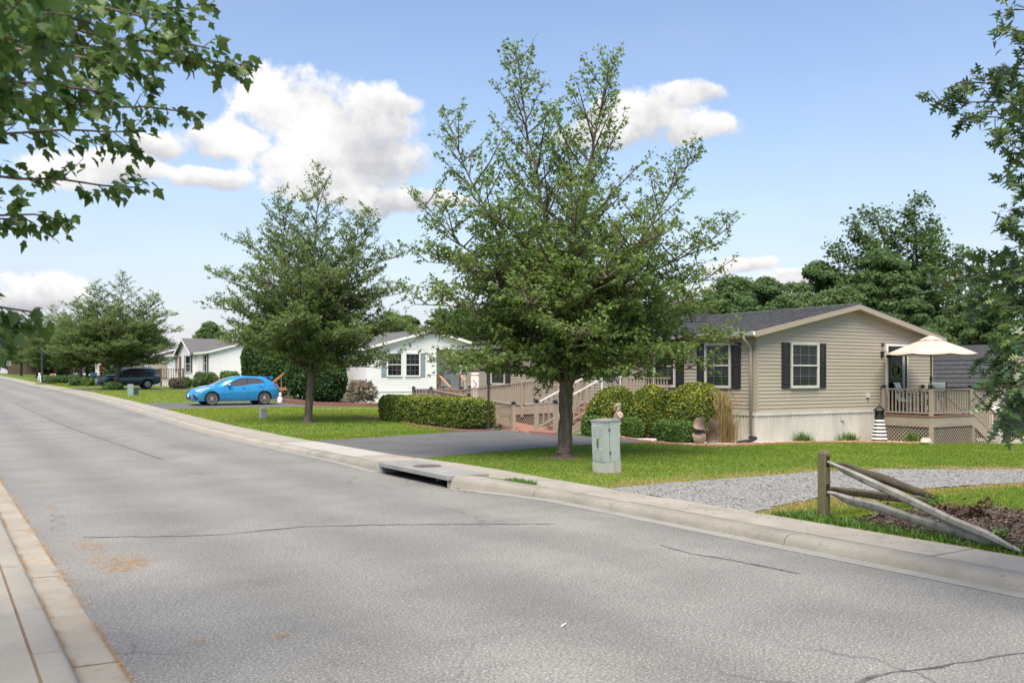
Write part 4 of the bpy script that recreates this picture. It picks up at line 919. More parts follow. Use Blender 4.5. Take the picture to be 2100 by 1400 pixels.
shrub('box_shrub', 'clipped dark green shrub beside the ship propeller', (17.05,18.3), .46, .48, .32, 3.4, 8000, .036, M['box'], seed=8, lump=(5,.018), group='clipped green shrubs in the pebble bed', depth=.06)
arbs = [(19.7,65.2,.9,2.3),(19.8,62.9,.95,2.5),(19.8,60.6,.95,2.3),(19.6,54.9,1.0,2.05),(19.5,52.2,1.0,1.75),(19.4,50.2,.95,1.6)]
al_ = ['tallest dark arborvitae by the white house wall, leftmost','dark arborvitae behind the rear of the blue hatchback','dark arborvitae left of the wooden steps','arborvitae right of the wooden steps','arborvitae behind the second street maple','low arborvitae next to the pink blooming shrub']
for i, (n, s, r_, h) in enumerate(arbs):
    shrub('arborvitae', al_[i], (n, s), r_, r_, h*.9, 2.3, 6500, .13, M['arb'], seed=20+i, lump=(2.6,.05), group='arborvitae along the white house', depth=.16, cat='tree')
shrub('blooming_shrub', 'airy shrub with pinkish blooms at the corner of the white house', (19.9,46.4), .8, .8, .72, 2, 2600, .07, M['flower'], seed=31, lump=(4,.08), depth=.5)
shrub('leafy_shrub', 'leafy shrub against the white end wall, left of two behind the blue hatchback', (20.2,81.2), 1.1, 1.1, .75, 2, 2600, .11, M['wood2'], seed=32, lump=(3,.09), depth=.3)
shrub('leafy_shrub', 'pale leafy shrub against the white end wall, right of two behind the blue hatchback', (22.4,81.4), .9, .9, .9, 2, 2200, .11, M['weed'], seed=33, lump=(3,.1), depth=.3)
shrub('reddish_shrub', 'green and reddish shrub at the rear of the dark blue SUV', (17.4,79.6), .6, .7, .5, 2, 1500, .09, M['flower'], seed=34, lump=(3,.08), depth=.3)
shrub('leafy_shrub', 'green shrub under the lattice skirt of the brown deck', (18.4,82.5), .8, .8, .5, 2, 1600, .1, M['wood2'], seed=35, lump=(3,.08), depth=.3)
shrub('leafy_shrub', 'low green plant bed in front of the green-shuttered house', (19.8,86.5), .7, 1.8, .38, 2, 2400, .09, M['weed'], seed=36, lump=(3,.08), depth=.25)
shrub('low_shrub', 'low shrub at the foot of the wide street maple', (11.3,73.2), .7, .9, .26, 2, 1500, .1, M['wood1'], seed=37, lump=(3,.05), depth=.2)
for i, (n, s, r_, h) in enumerate([(11.4,90.3,1.0,.38),(12.6,91.2,1.1,.45),(10.6,103.5,1.1,.4),(11.6,105.0,1.0,.35),(13.2,109,1.1,.4)]):
    shrub('low_shrub', ['low dark shrub left in the round bed of the street maple','low dark shrub right in the round bed of the street maple','low dark shrub near the lamp post, left of a pair','low dark shrub near the lamp post, right of a pair','small dark shrub by the far white porch'][i], (n, s), r_, r_, h, 2.2, 1300, .13, M['wood1'], seed=40+i, lump=(3,.05), depth=.2)
shrub('dark_tree', 'small dark rounded tree in front of the white porch', (16.2,101), 1.3, 1.3, 1.35, 2, 2200, .17, M['arb'], seed=50, lump=(2.2,.12), depth=.4, cat='tree')
shrub('maroon_tree', 'maroon-leaved small tree far behind the lamp post', (24,150), 2.6, 2.6, 1.9, 2, 2200, .28, M['maroon'], seed=51, lump=(1.5,.2), depth=.5, cat='tree')
shrub('conifer', 'dark green conifer beside the far white garage', (24.5,138), 2.2, 2.2, 3.0, 2.2, 3000, .26, M['arb'], seed=52, lump=(1.6,.15), depth=.4, cat='tree')

# ---- ornamental grass, tufts, weeds, planting
def blades(rg, pos, h, wd, lean, mat_, curve=.3):
    n = len(pos); a = rg.uniform(0,2*math.pi,n); l = np.abs(rg.normal(0,lean,n)); dx = np.c_[np.cos(a)*l, np.sin(a)*l, np.ones(n)]; d = nrm(dx)
    sd_ = np.c_[-np.sin(a+rg.normal(0,.8,n)), np.cos(a+rg.normal(0,.8,n)), np.zeros(n)]*(wd*rg.uniform(.6,1.3,n))[:,None]
    hh = (h*rg.uniform(.6,1.2,n))[:,None]; mid = pos+d*hh*.55; tip = pos+nrm(dx*[1+curve*3,1+curve*3,1])*hh
    V = np.stack([pos-sd_, pos+sd_, mid+sd_*.8, mid-sd_*.8, tip], 1).reshape(-1,3)
    F = (np.array([(0,1,2),(0,2,3),(3,2,4)])[None]+(np.arange(n)*5)[:,None,None]).reshape(-1,3); return V, F
def tuft(name, label, c, r_, h, n, m, lean=.35, wd=.008, seed=0, parts=None, cat='plant', group=None, nm='blades'):
    rg = np.random.default_rng(seed); root = thing(name, label, cat, (c[0], c[1], zy(*c)), 0, group)
    p = rg.normal(0,r_*.4,(n,2)); V, F = blades(rg, np.c_[p, np.zeros(n)], h, wd, lean, m); link(nm, tri_mesh(nm, V, F, m), root); return root, rg
t_, rg = tuft('ornamental_grass', 'tall tan feather grass beside the house corner', (18.35,17.75), .30, .95, 520, M['reed'], .22, .006, 1)
p = rg.normal(0,.15,(170,2)); V, F = blades(rg, np.c_[p, np.zeros(170)], 1.35, .0035, .10, None, .05); link('stalks', tri_mesh('stalks', V, F, M['reedtop']), t_)
p = rg.normal(0,.17,(260,2)); P_ = np.c_[p*1.25, rg.uniform(.9,1.35,260)]; V, F = blades(rg, P_, .2, .008, .15, None); link('plumes', tri_mesh('plumes', V, F, M['reedtop']), t_)
tuft('grass_plant', 'arching green grass plant left of two below the gable window', (21.35,17.55), .30, .34, 420, M['weed'], .8, .008, 2)
tuft('grass_plant', 'arching green grass plant with a tall shoot below the gable, right of two', (23.3,17.45), .32, .34, 420, M['weed'], .8, .008, 3)
tuft('grass_plant', 'small green plant in front of the deck lattice', (25.0,16.5), .22, .4, 220, M['weed'], .5, .008, 4)
tuft('grass_plant', 'spiky blue-green plant at the hedge end of the bed by the black lamp post', (15.6,25.25), .2, .12, 200, M['weed'], .9, .008, 5)
def leafy(name, label, c, r_, h, n, m, size, seed, cat='plant', stems=6):
    rg = np.random.default_rng(seed); root = thing(name, label, cat, (c[0], c[1], zy(*c)), 0); mb = MB()
    tips = np.c_[rg.normal(0,r_*.6,(stems,2)), rg.uniform(.5,1,stems)*h]
    for t in tips: mb.tube([(0,0,-.02), tuple(t*[.5,.5,.6]), tuple(t)], [.008,.006,.003], 4, cap=False)
    link('stem', mb.mesh('stem', M['bark'] if cat != 'weed' else M['barkd'], fix=False), root)
    ix = rg.integers(0, stems, n); k = rg.uniform(.35,1.05,n)[:,None]; pos = tips[ix]*k+rg.normal(0,size*.7,(n,3)); pos[:,2] = np.maximum(pos[:,2],.01)
    ex, ey, ez = orient(rg, n, nrm(rg.normal(0,1,(n,3))), .2); V, F = scatter(QUAD_V, QUAD_F, pos, ex, ey, ez, rg.uniform(.6,1.2,n)*size)
    link('leaves', tri_mesh('leaves', V, F, m), root); return root
leafy('withered_plant', 'withered brown plant standing in the mulch at the right edge', (10.75,6.25), .20, .32, 130, M['deadl'], .05, 61)
leafy('withered_plant', 'thin withered stems in the mulch behind the lower rail', (9.75,6.85), .10, .38, 45, M['deadl'], .035, 62, stems=5)
leafy('flowering_plant', 'small grey-green plant at the far ends of the dark rails', (11.2,7.0), .20, .18, 140, M['weed'], .035, 63)
leafy('low_plant', 'low blue-green plant in the mulch near the right edge', (9.5,5.25), .12, .12, 70, M['box'], .035, 64)
leafy('sapling', 'small leafy sapling on the verge left of the dark blue SUV', (11.0,84.0), .35, .9, 120, M['weed'], .12, 65)
leafy('sapling', 'short leafy sapling on the verge in front of the dark blue SUV', (10.8,71.5), .35, .7, 90, M['weed'], .11, 66)
# ================================================================== lawn grass
HOUSE1 = [(19.7,17.86),(28.3,17.86),(28.3,34.6),(19.7,34.6)]
RAMP = [(15.6,22.1),(19.7,22.1),(19.7,34.2),(16.35,34.2),(16.35,25.4),(15.6,23.4)]
DECK = [(25.35,16.05),(29.3,16.05),(29.3,17.9),(25.35,17.9)]
HOUSE2 = [(20.95,48.2),(29.6,48.2),(29.6,66),(20.95,66)]
HOUSE3 = [(21,82.8),(29.6,82.8),(29.6,101),(21,101)]
EXCL = [DRIVE,DRIVE2,DRIVE3,DRIVE4,GRAV,BED,HBED,HOUSE1,RAMP,DECK,HOUSE2,HOUSE3,PATIO,[(14.9,41.1),(22,42.6),(22,43.2),(14.9,41.7)],[(16.2,49.2),(16.4,45.0),(19.4,44.7),(21,44.9),(20.9,58),(18.4,60)]]
def edge_dist(x, y, poly):
    d = np.full(x.shape, 1e9)
    for i in range(len(poly)):
        ax, ay = poly[i]; bx, by = poly[(i+1) % len(poly)]; vx, vy = bx-ax, by-ay; l2 = vx*vx+vy*vy
        t = np.clip(((x-ax)*vx+(y-ay)*vy)/max(l2,1e-9), 0, 1); d = np.minimum(d, np.hypot(x-ax-t*vx, y-ay-t*vy))
    return d
def noise2(x, y, k, ph=0):
    return (np.sin(x*k+ph)*np.cos(y*k*1.13+1+ph)+.6*np.sin(x*k*2.3+y*k*1.9+ph)+.4*np.sin(y*k*4.1-x*k*3.3+2*ph))/2
def lawn():
    rg = np.random.default_rng(9); green = []; far = []; dry = []
    for (n0,n1,s0,s1,den) in [(8.8,18,3.2,9.2,2200),(8.8,31,9.0,26,800),(8.6,19.8,23.2,44,260),(8.8,34,40,76,45),(8.8,30,72,125,14),(18,34,3,12,200)]:
        k = int((n1-n0)*(s1-s0)*den); x = rg.uniform(n0,n1,k); y = rg.uniform(s0,s1,k)
        X = .8417*x-.54*y; Y = .54*x+.8417*y; ok = (np.abs(X/np.maximum(Y,.1)) < .62) & (x > np.interp(y,[a for a,b in SB],[b for a,b in SB])+rg.normal(.0,.03,k))
        x, y, Y = x[ok], y[ok], Y[ok]; ok = np.ones(len(x), bool)
        for p in EXCL: ok &= ~inpoly(x, y, p)
        x, y, Y = x[ok], y[ok], Y[ok]
        ok = ~(inpoly(x, y, MUL) & (rg.random(len(x)) > .07)); x, y, Y = x[ok], y[ok], Y[ok]
        # bare soil round trunks and cabinet
        bare = np.zeros(len(x), bool)
        for cx, cy, r_ in ((11.45,15.75,.62),(11.58,31.85,.45),(10.4,12.95,.36)): bare |= np.hypot(x-cx,y-cy) < r_*rg.uniform(.35,1.0,len(x))
        x, y, Y = x[~bare], y[~bare], Y[~bare]
        de = edge_dist(x, y, GRAV); dd = edge_dist(x, y, DRIVE)
        nz = noise2(x, y, 1.3)
        isdry = (rg.random(len(x)) < np.clip(1.35-de/.72+nz*.6, 0, .97)) | (rg.random(len(x)) < np.clip(.85-dd/.16, 0, .8)) | (rg.random(len(x)) < np.clip(.04+nz*.14, 0, .26))
        thin = (noise2(x, y, 2.1, 3) > .62) & (rg.random(len(x)) < .5); x, y, Y, isdry = x[~thin], y[~thin], Y[~thin], isdry[~thin]
        p = np.c_[x, y, zya(x, y)-.004]; sz = (.026+.0007*Y)*(1+.25*nz[~thin])
        wd = .0035+.00062*Y
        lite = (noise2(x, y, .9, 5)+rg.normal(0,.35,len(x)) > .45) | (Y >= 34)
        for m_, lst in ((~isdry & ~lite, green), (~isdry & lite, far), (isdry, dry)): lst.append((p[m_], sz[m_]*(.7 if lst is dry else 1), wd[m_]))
    for nm, lst, m_, lab in (('grass', green, M['grass'], 'mown green grass of the front lawns'), ('far_grass', far, M['grassf'], 'yellow-green grass of the lawns up the street'), ('dry_grass', dry, M['dry'], 'dry tan grass fringing the gravel and driveway')):
        P_ = np.concatenate([a for a,b,c in lst]); S_ = np.concatenate([b for a,b,c in lst]); W_ = np.concatenate([c for a,b,c in lst]); n = len(P_)
        a = rg.uniform(0,2*math.pi,n); l = np.abs(rg.normal(0,.55,n)); d = nrm(np.c_[np.cos(a)*l, np.sin(a)*l, np.ones(n)])
        b = rg.uniform(0,2*math.pi,n); sdv = np.c_[np.cos(b), np.sin(b), np.zeros(n)]*W_[:,None]
        V = np.stack([P_-sdv, P_+sdv, P_+d*(S_*rg.uniform(.5,1.3,n))[:,None]], 1).reshape(-1,3); F = np.arange(3*n).reshape(n,3)
        o = link(nm, tri_mesh(nm, V, F, m_)); tag(o, lab, 'grass', kind='stuff'); print(nm, n)
lawn()
def patch_grass(name, label, poly, n, h, m, seed, wd=.006, lean=.5, dz=0):
    rg = np.random.default_rng(seed); xs = [p[0] for p in poly]; ys = [p[1] for p in poly]
    P_ = rg.uniform([min(xs),min(ys)],[max(xs),max(ys)],(n*3,2)); P_ = P_[inpoly(P_[:,0],P_[:,1],poly)][:n]
    V, F = blades(rg, np.c_[P_, zya(P_[:,0],P_[:,1])+dz-.005], h, wd, lean, m); o = link(name, tri_mesh(name, V, F, m)); tag(o, label, 'grass', kind='stuff')
patch_grass('verge_grass', 'tuft of grass between the storm drain and the walk', [(7.74,12.1),(8.2,11.98),(8.2,12.7),(7.8,12.6)], 1300, .09, M['weed'], 1)
patch_grass('verge_grass', 'grass sprig at the far end of the storm drain slab', [(7.6,16.15),(8.0,16.15),(8.0,16.5),(7.6,16.5)], 350, .06, M['weed'], 2, dz=.02)
patch_grass('verge_grass', 'weeds along the walk below the leaning rails', [(8.93,7.9),(9.3,7.6),(9.25,6.7),(9.35,5.6),(9.15,4.6),(8.92,4.6)], 3600, .095, M['weed'], 3, wd=.008, lean=.8)
patch_grass('verge_grass', 'grass round the foot of the lamp post up the street', [(8.5,97.5),(9.2,97.5),(9.2,100.5),(8.5,100.5)], 200, .15, M['grassf'], 4, wd=.05, dz=.02)

# clover-like weeds near the post, needles and leaf litter on the road
def litter(name, label, pts, m, tv, tf, size, seed, zoff=.006, cat='litter', flat=.12, road_=True):
    rg = np.random.default_rng(seed); n = len(pts); ex = nrm(np.c_[rg.normal(0,1,(n,2)), rg.normal(0,flat,n)]); ez = nrm(np.c_[rg.normal(0,flat,(n,2)), np.ones(n)]); ey = nrm(np.cross(ez, ex)); ez = np.cross(ex, ey)
    z = np.interp(pts[:,1], KX, KY)+zoff if road_ else zya(pts[:,0],pts[:,1])+zoff
    V, F = scatter(tv, tf, np.c_[pts, z], ex, ey, ez, rg.uniform(.6,1.3,n)*size); o = link(name, tri_mesh(name, V, F, m)); tag(o, label, cat, kind='stuff')
NV = np.array([(-1,-.035,0),(1,-.02,.05),(1,.02,.05),(-1,.035,0)]); NF = np.array([(0,1,2),(0,2,3)])
rg = np.random.default_rng(12)
P_ = []
for cx, cy, a, b, n in [(1.44,10.7,.10,.35,420),(1.56,9.75,.16,.22,520),(1.50,9.35,.10,.12,240),(1.72,9.55,.06,.14,160),(1.42,14.3,.05,.3,120),(1.48,17.5,.06,.5,120),(2.1,6.3,.03,.04,40),(1.55,6.5,.04,.05,40)]:
    P_.append(np.c_[rg.normal(cx,a,n), rg.normal(cy,b,n)])
litter('pine_needles', 'orange patches of fallen pine needles on the left of the road', np.concatenate(P_), M['needle'], NV, NF, .035, 13)
n = 6500; y = rg.uniform(4.2,26,n); k = noise2(y, y*.3, 2.2) > -.35; y = y[k]; n = len(y)
litter('pine_needles', 'orange pine needles lining the seam of the left gutter', np.c_[1.01+rg.normal(0,.028,n)*(1+.8*np.sin(y*1.7)), y], M['needle'], NV, NF, .028, 14, zoff=.008)
n = 3600; y = rg.uniform(4.2,22,n); k = noise2(y, y*.3, 3.1, 2) > 0; y = y[k]; n = len(y)
litter('pine_needles', 'orange pine needles caught against the left kerb face', np.c_[.735+np.abs(rg.normal(0,.015,n)), y], M['needle'], NV, NF, .028, 15, zoff=.017)
n = 110
litter('leaf_litter', 'scraps of dead leaves along the right kerb and walk', np.c_[np.where(rg.random(n) < .35, rg.normal(7.72,.05,n), rg.uniform(8.25,8.85,n)), rg.uniform(4.2,11,n)], M['deadl'], QUAD_V, QUAD_F, .02, 16, zoff=.124)
n = 200
litter('leaf_litter', 'dead leaf scraps washed up at the mouth of the storm drain', np.c_[rg.normal(7.2,.06,n), rg.uniform(12.4,15.6,n)], M['deadl'], QUAD_V, QUAD_F, .022, 17, zoff=.012)
dj = strip('joint_dirt', lambda s: .507, lambda s: .523, 3.5, 16, lambda s: .129, lambda s: .129, M['dirt'], kind=None); tag(dj, 'brown dirt in the joint behind the left kerb', 'dirt', kind='stuff')
mb = MB(); mb.add([(3.9,5.40,.008),(3.97,5.44,.012),(3.99,5.47,.01),(3.91,5.43,.006)], [(0,1,2,3)]); tag(mb.build('paper_scrap', M['paintw']), 'small white paper scrap lying on the near road', 'litter')
# ================================================================== houses
def clap(parent, fr, length, z0, z1, m, course=.105, lap=.024, poly=None, name='siding_board', joined=False):
    """lapped boards on a wall frame; poly(w)->(u0,u1) limits a board at height w"""
    k = int(math.ceil((z1-z0)/course)); all_ = MB()
    for i in range(k):
        a = z0+i*course; b = min(z1, a+course)
        if b-a < .01: continue
        if poly: u0a, u1a = poly(a); u0b, u1b = poly(b)
        else: u0a, u1a, u0b, u1b = 0, length, 0, length
        if u1b-u0b < .02: continue
        mb = all_ if joined else MB(); P = fr.p; e = .02
        vs = [P(u0a,a,-.02),P(u1a,a,-.02),P(u1a,a,lap),P(u0a,a,lap), P(u0b,b+e*(b < z1),-.02),P(u1b,b+e*(b < z1),-.02),P(u1b,b+e*(b < z1),.002),P(u0b,b+e*(b < z1),.002)]
        mb.hexa(vs)
        if not joined: mb.build(name, m, parent)
    if joined: o = all_.build('siding', m, parent); tag(o, kind='stuff'); return o
def window(parent, fr, u0, u1, w0, w1, frm, shut=None, sw=.33, blinds=True, grid=(3,4), d0=.058, glass='glass', shutters=(1,1), mull=None):
    """sash window: frame with panes, muntins and blind behind it, plus panelled shutters"""
    f = .05; mid = (w0+w1)/2; wm = MB()
    for a in ((u0-f,u0,w0-f,w1+f),(u1,u1+f,w0-f,w1+f),(u0,u1,w0-f,w0),(u0,u1,w1,w1+f),(u0,u1,mid-.022,mid+.022)): wm.fbox(fr,*a,-.01,d0+.035)
    for (a,b,c,d) in ((u0,u0+.025,w0,w1),(u1-.025,u1,w0,w1),(u0+.025,u1-.025,w0,w0+.025),(u0+.025,u1-.025,w1-.025,w1)): wm.fbox(fr,a,b,c,d,.0,d0+.022)
    win = wm.build('window', frm, parent)
    for a, b, dd in ((w0+.02,mid-.02,d0+.002),(mid+.02,w1-.02,d0+.012)):
        mb = MB(); P = fr.p; mb.add([P(u0+.02,a,dd),P(u1-.02,a,dd),P(u1-.02,b,dd),P(u0+.02,b,dd)],[(0,1,2,3)]); mb.build('pane', M[glass], win)
    mb = MB(); mb.add([fr.p(u0,w0,d0-.026),fr.p(u1,w0,d0-.026),fr.p(u1,w1,d0-.026),fr.p(u0,w1,d0-.026)],[(0,1,2,3)]); mb.build('room', M['room'], win)
    if blinds:
        mb = MB(); z = w0+.04
        while z < w1-.03: mb.fbox(fr,u0+.03,u1-.03,z,z+.014,d0-.022,d0-.012); z += .045
        tag(mb.build('blind', M['blind'], win), kind='stuff')
    if grid:
        mb = MB()
        for i in range(1, grid[0]): u = u0+(u1-u0)*i/grid[0]; mb.fbox(fr,u-.006,u+.006,w0+.02,w1-.02,d0-.006,d0-.001)
        for j in range(1, grid[1]):
            if j*2 == grid[1]: continue
            z = w0+(w1-w0)*j/grid[1]; mb.fbox(fr,u0+.02,u1-.02,z-.006,z+.006,d0-.0065,d0-.0015)
        mb.build('muntin', M['whitet'] if frm == M['whitet'] else frm, win)
    if shut:
        for sd_, on in ((-1,shutters[0]),(1,shutters[1])):
            if not on: continue
            a = u0-f-.015-sw if sd_ < 0 else u1+f+.015; b = a+sw; mb = MB(); lo, hi = w0-f, w1+f; mm = (lo+hi)/2; d1 = .022
            mb.fbox(fr,a,b,lo,hi,d1-.01,d1+.02)
            for x in ((a,a+.05,lo,hi),(b-.05,b,lo,hi),(a+.05,b-.05,lo,lo+.08),(a+.05,b-.05,hi-.08,hi),(a+.05,b-.05,mm-.045,mm+.045)): mb.fbox(fr,*x,d1+.02,d1+.034)
            for x in ((a+.075,b-.075,lo+.11,mm-.075),(a+.075,b-.075,mm+.075,hi-.11)): mb.fbox(fr,*x,d1+.02,d1+.03)
            mb.build('shutter', M[shut], parent)
    return win
def lattice(parent, fr, poly, m, step=.085, wd=.03, seed=0):
    """diagonal lattice strips clipped to a polygon in wall coordinates"""
    xs = [p[0] for p in poly]; ys = [p[1] for p in poly]; mb = MB()
    def clipline(px, py, dx, dy):
        ts = []
        for i in range(len(poly)):
            ax, ay = poly[i]; bx, by = poly[(i+1) % len(poly)]; ex, ey = bx-ax, by-ay; det = dx*(-ey)+ex*dy
            if abs(det) < 1e-9: continue
            t = ((ax-px)*(-ey)+ex*(ay-py))/det; q = (dx*(ay-py)-dy*(ax-px))/det
            if -1e-6 <= q <= 1+1e-6: ts.append(t)
        ts.sort(); return (ts[0], ts[-1]) if len(ts) > 1 else None
    r2 = .70711; W_ = (max(xs)-min(xs)); H_ = max(ys)-min(ys)
    for sg, d in ((1,.0),(-1,.008)):
        c = min(xs)-H_ if sg > 0 else min(xs); e = max(xs) if sg > 0 else max(xs)+H_
        while c < e:
            r = clipline(c, min(ys), r2*sg, r2)
            if r and r[1]-r[0] > .03:
                t0, t1 = r; q = wd/2; a = (c+r2*sg*t0, min(ys)+r2*t0); b = (c+r2*sg*t1, min(ys)+r2*t1); nx, ny = -r2*q, r2*sg*q
                P = fr.p; mb.add([P(a[0]-nx,a[1]-ny,d),P(a[0]+nx,a[1]+ny,d),P(b[0]+nx,b[1]+ny,d),P(b[0]-nx,b[1]-ny,d)],[(0,1,2,3)])
            c += step*1.414
    tag(mb.build('lattice', m, parent), kind='stuff')
    mb = MB()
    for i in range(len(poly)):
        a = fr.p(*poly[i],.012); b = fr.p(*poly[(i+1) % len(poly)],.012); mb.beam(a, b, .06, .05)
    mb.build('lattice_frame', m, parent)
    mb = MB(); mb.add([fr.p(u,w_,-.35) for u,w_ in poly],[tuple(range(len(poly)))]); mb.build('painted_shade', M['dark'], parent)  # near-black sheet behind the lattice, the shade underneath put into its colour
def post(parent, x, y, z0, z1, m, wd=.1, cap=True, capm=None):
    mb = MB(); h = wd/2; mb.box(x-h,x+h,y-h,y+h,z0,z1); p = mb.build('post', m, parent)
    if cap:
        mb = MB(); k = h+.022; mb.box(x-k,x+k,y-k,y+k,z1,z1+.018); mb.box(x-h*.8,x+h*.8,y-h*.8,y+h*.8,z1+.018,z1+.05); mb.lathe([(k*1.5,z1+.05),(k*1.35,z1+.062),(.01,z1+.095)],(x,y,0),4,ang0=math.pi/4); mb.build('post_cap', capm or M['black'], p)
    return p
def railing(parent, a, b, m, h=.84, lowgap=.08, n=None, sp=.125, bw=.034, topw=.085, mt=None, shear=True):
    """sloping or level railing from floor point a to floor point b, one object per baluster"""
    a = Vector(a); b = Vector(b); L_ = math.hypot((b-a).x,(b-a).y); up = Vector((0,0,1))
    mb = MB(); mb.beam(a+up*(h-.02), b+up*(h-.02), topw, .04); mb.build('top_rail', mt or m, parent)
    mb = MB(); mb.beam(a+up*lowgap, b+up*lowgap, .045, .045); mb.build('bottom_rail', m, parent)
    n = n or int(L_/sp)-1; t = (b-a)/ (n+1); hh = h-.04-lowgap
    mb = MB(); q = bw/2; dz = t.z/t.xy.length*q if t.xy.length > 0 else 0; d = Vector((t.x,t.y,0)).normalized(); pr_ = Vector((-d.y,d.x,0))
    V = []
    for z in (0, hh):
        for (i, j) in ((-1,-1),(1,-1),(1,1),(-1,1)): V.append(d*(q*i)+pr_*(q*j)+up*(z+dz*i))
    mb.hexa(V); me = mb.mesh('baluster', m); ro = root_loc(parent)
    for i in range(1, n+1):
        p = a+t*i+up*lowgap; inst('baluster', me, parent, p-ro)
def stairs(parent, fr, n, rise, tread, wd, mt, ms, w0):
    """flight along +u going down from height w0; treads and risers each a piece; u=0 top"""
    for i in range(n):
        u = i*tread; z = w0-(i+1)*rise
        mb = MB(); mb.fbox(fr,u-.01,u+tread+.025,z-.035,z,0,wd); mb.build('tread', mt, parent)
        mb = MB(); mb.fbox(fr,u-.012,u+.008,z,z+rise-.036,.02,wd-.02); mb.build('riser', mt, parent)
    for d in (-.03, wd):
        mb = MB(); poly = [(0,w0-.02)]
        for i in range(n):
            poly += [(i*tread+.002,w0-(i+1)*rise-.04),((i+1)*tread,w0-(i+1)*rise-.04)]
        poly = [(0,w0-.04),(n*tread+.02,w0-n*rise-.04),(n*tread+.02,w0-n*rise-.12 if w0-n*rise-.12 > w0-(n+1)*rise+.0 else w0-(n+1)*rise),(n*tread-.12,w0-(n+1)*rise),(0,w0-.42)]
        mb.prism(fr, poly, d, d+.03); mb.build('stringer', ms, parent)
def roof_slab(fr, ridge_len, pts, th=.09): pass

# ---------------- house 1: beige, long side to the street
N0,N1,S0,S1 = 19.72,28.25,17.88,34.5; ZF = .76; ZE = 3.12; NR = (N0+N1)/2; ZP = 3.99
h1 = thing('beige_house', 'beige vinyl-sided house with dark shingle roof and black shutters', 'house', (N0,S0,zy(N0,S0)))
frG = Fr((N0,S0,0),(1,0,0),(0,-1,0)); frL = Fr((N0,S0,0),(0,1,0),(-1,0,0)); frB = Fr((N1,S0,0),(0,1,0),(1,0,0)); frE = Fr((N0,S1,0),(1,0,0),(0,1,0))
WD = N1-N0; LN = S1-S0
mb = MB(); mb.box(N0+.03,N1-.03,S0+.03,S1-.03,-.3,ZE); core = mb.build('wall', M['beiget'], h1)
pitch = (ZP-ZE)/(WD/2)
mb = MB(); mb.prism(Fr((N0,S0+.03,0),(1,0,0),(0,1,0)), [(.03,ZE),(WD-.03,ZE),(WD/2,ZP-.02)], 0, LN-.06); mb.build('gable_wall', M['beiget'], h1)
def gpoly(w_):
    if w_ <= ZE-.02: return (.09, WD-.09)
    t = (w_-ZE+.02)/pitch; return (t+.05, WD-t-.05)
clap(h1, frG, WD, ZF+.07, ZP-.08, M['beige'], poly=gpoly)
clap(h1, frL, LN, ZF+.07, ZE-.12, M['beige'], poly=lambda w_: (.09, LN-.09))
clap(h1, frB, LN, ZF+.07, ZE-.12, M['beige'], joined=True)
for fr_, l_ in ((frG,WD),(frL,LN)):
    mb = MB(); mb.fbox(fr_,-.002,.09,ZF-.02,ZE-.05,-.02,.024); mb.fbox(fr_,l_-.09,l_+.002,ZF-.02,ZE-.05,-.02,.024); mb.build('corner_trim', M['beiget'], h1)
    mb = MB(); mb.fbox(fr_,-.02,l_+.02,ZF-.03,ZF+.068,-.02,.03); mb.build('skirt_trim', M['skirt'], h1)
# ribbed skirting panels
def skirting(parent, fr_, u0, u1, w0f, w1, m, step=.125):
    u = u0; panel = 1.0
    while u < u1-.01:
        e = min(u1, u+panel); mb = MB(); x = u
        while x < e-.005:
            y = min(e, x+step); mb.fbox(fr_,x,y,w0f(x)-.12,w1,-.03,-.008); mb.fbox(fr_,x+.012,min(y,x+.05),w0f(x)-.12,w1,-.008,.016); x = y
        mb.build('skirting_panel', m, parent); u = e+.004
skirting(h1, frG, .0, WD, lambda u: zy(N0+u,S0), ZF-.03, M['skirt']); skirting(h1, frL, .0, LN, lambda u: zy(N0,S0+u), ZF-.03, M['skirt'])
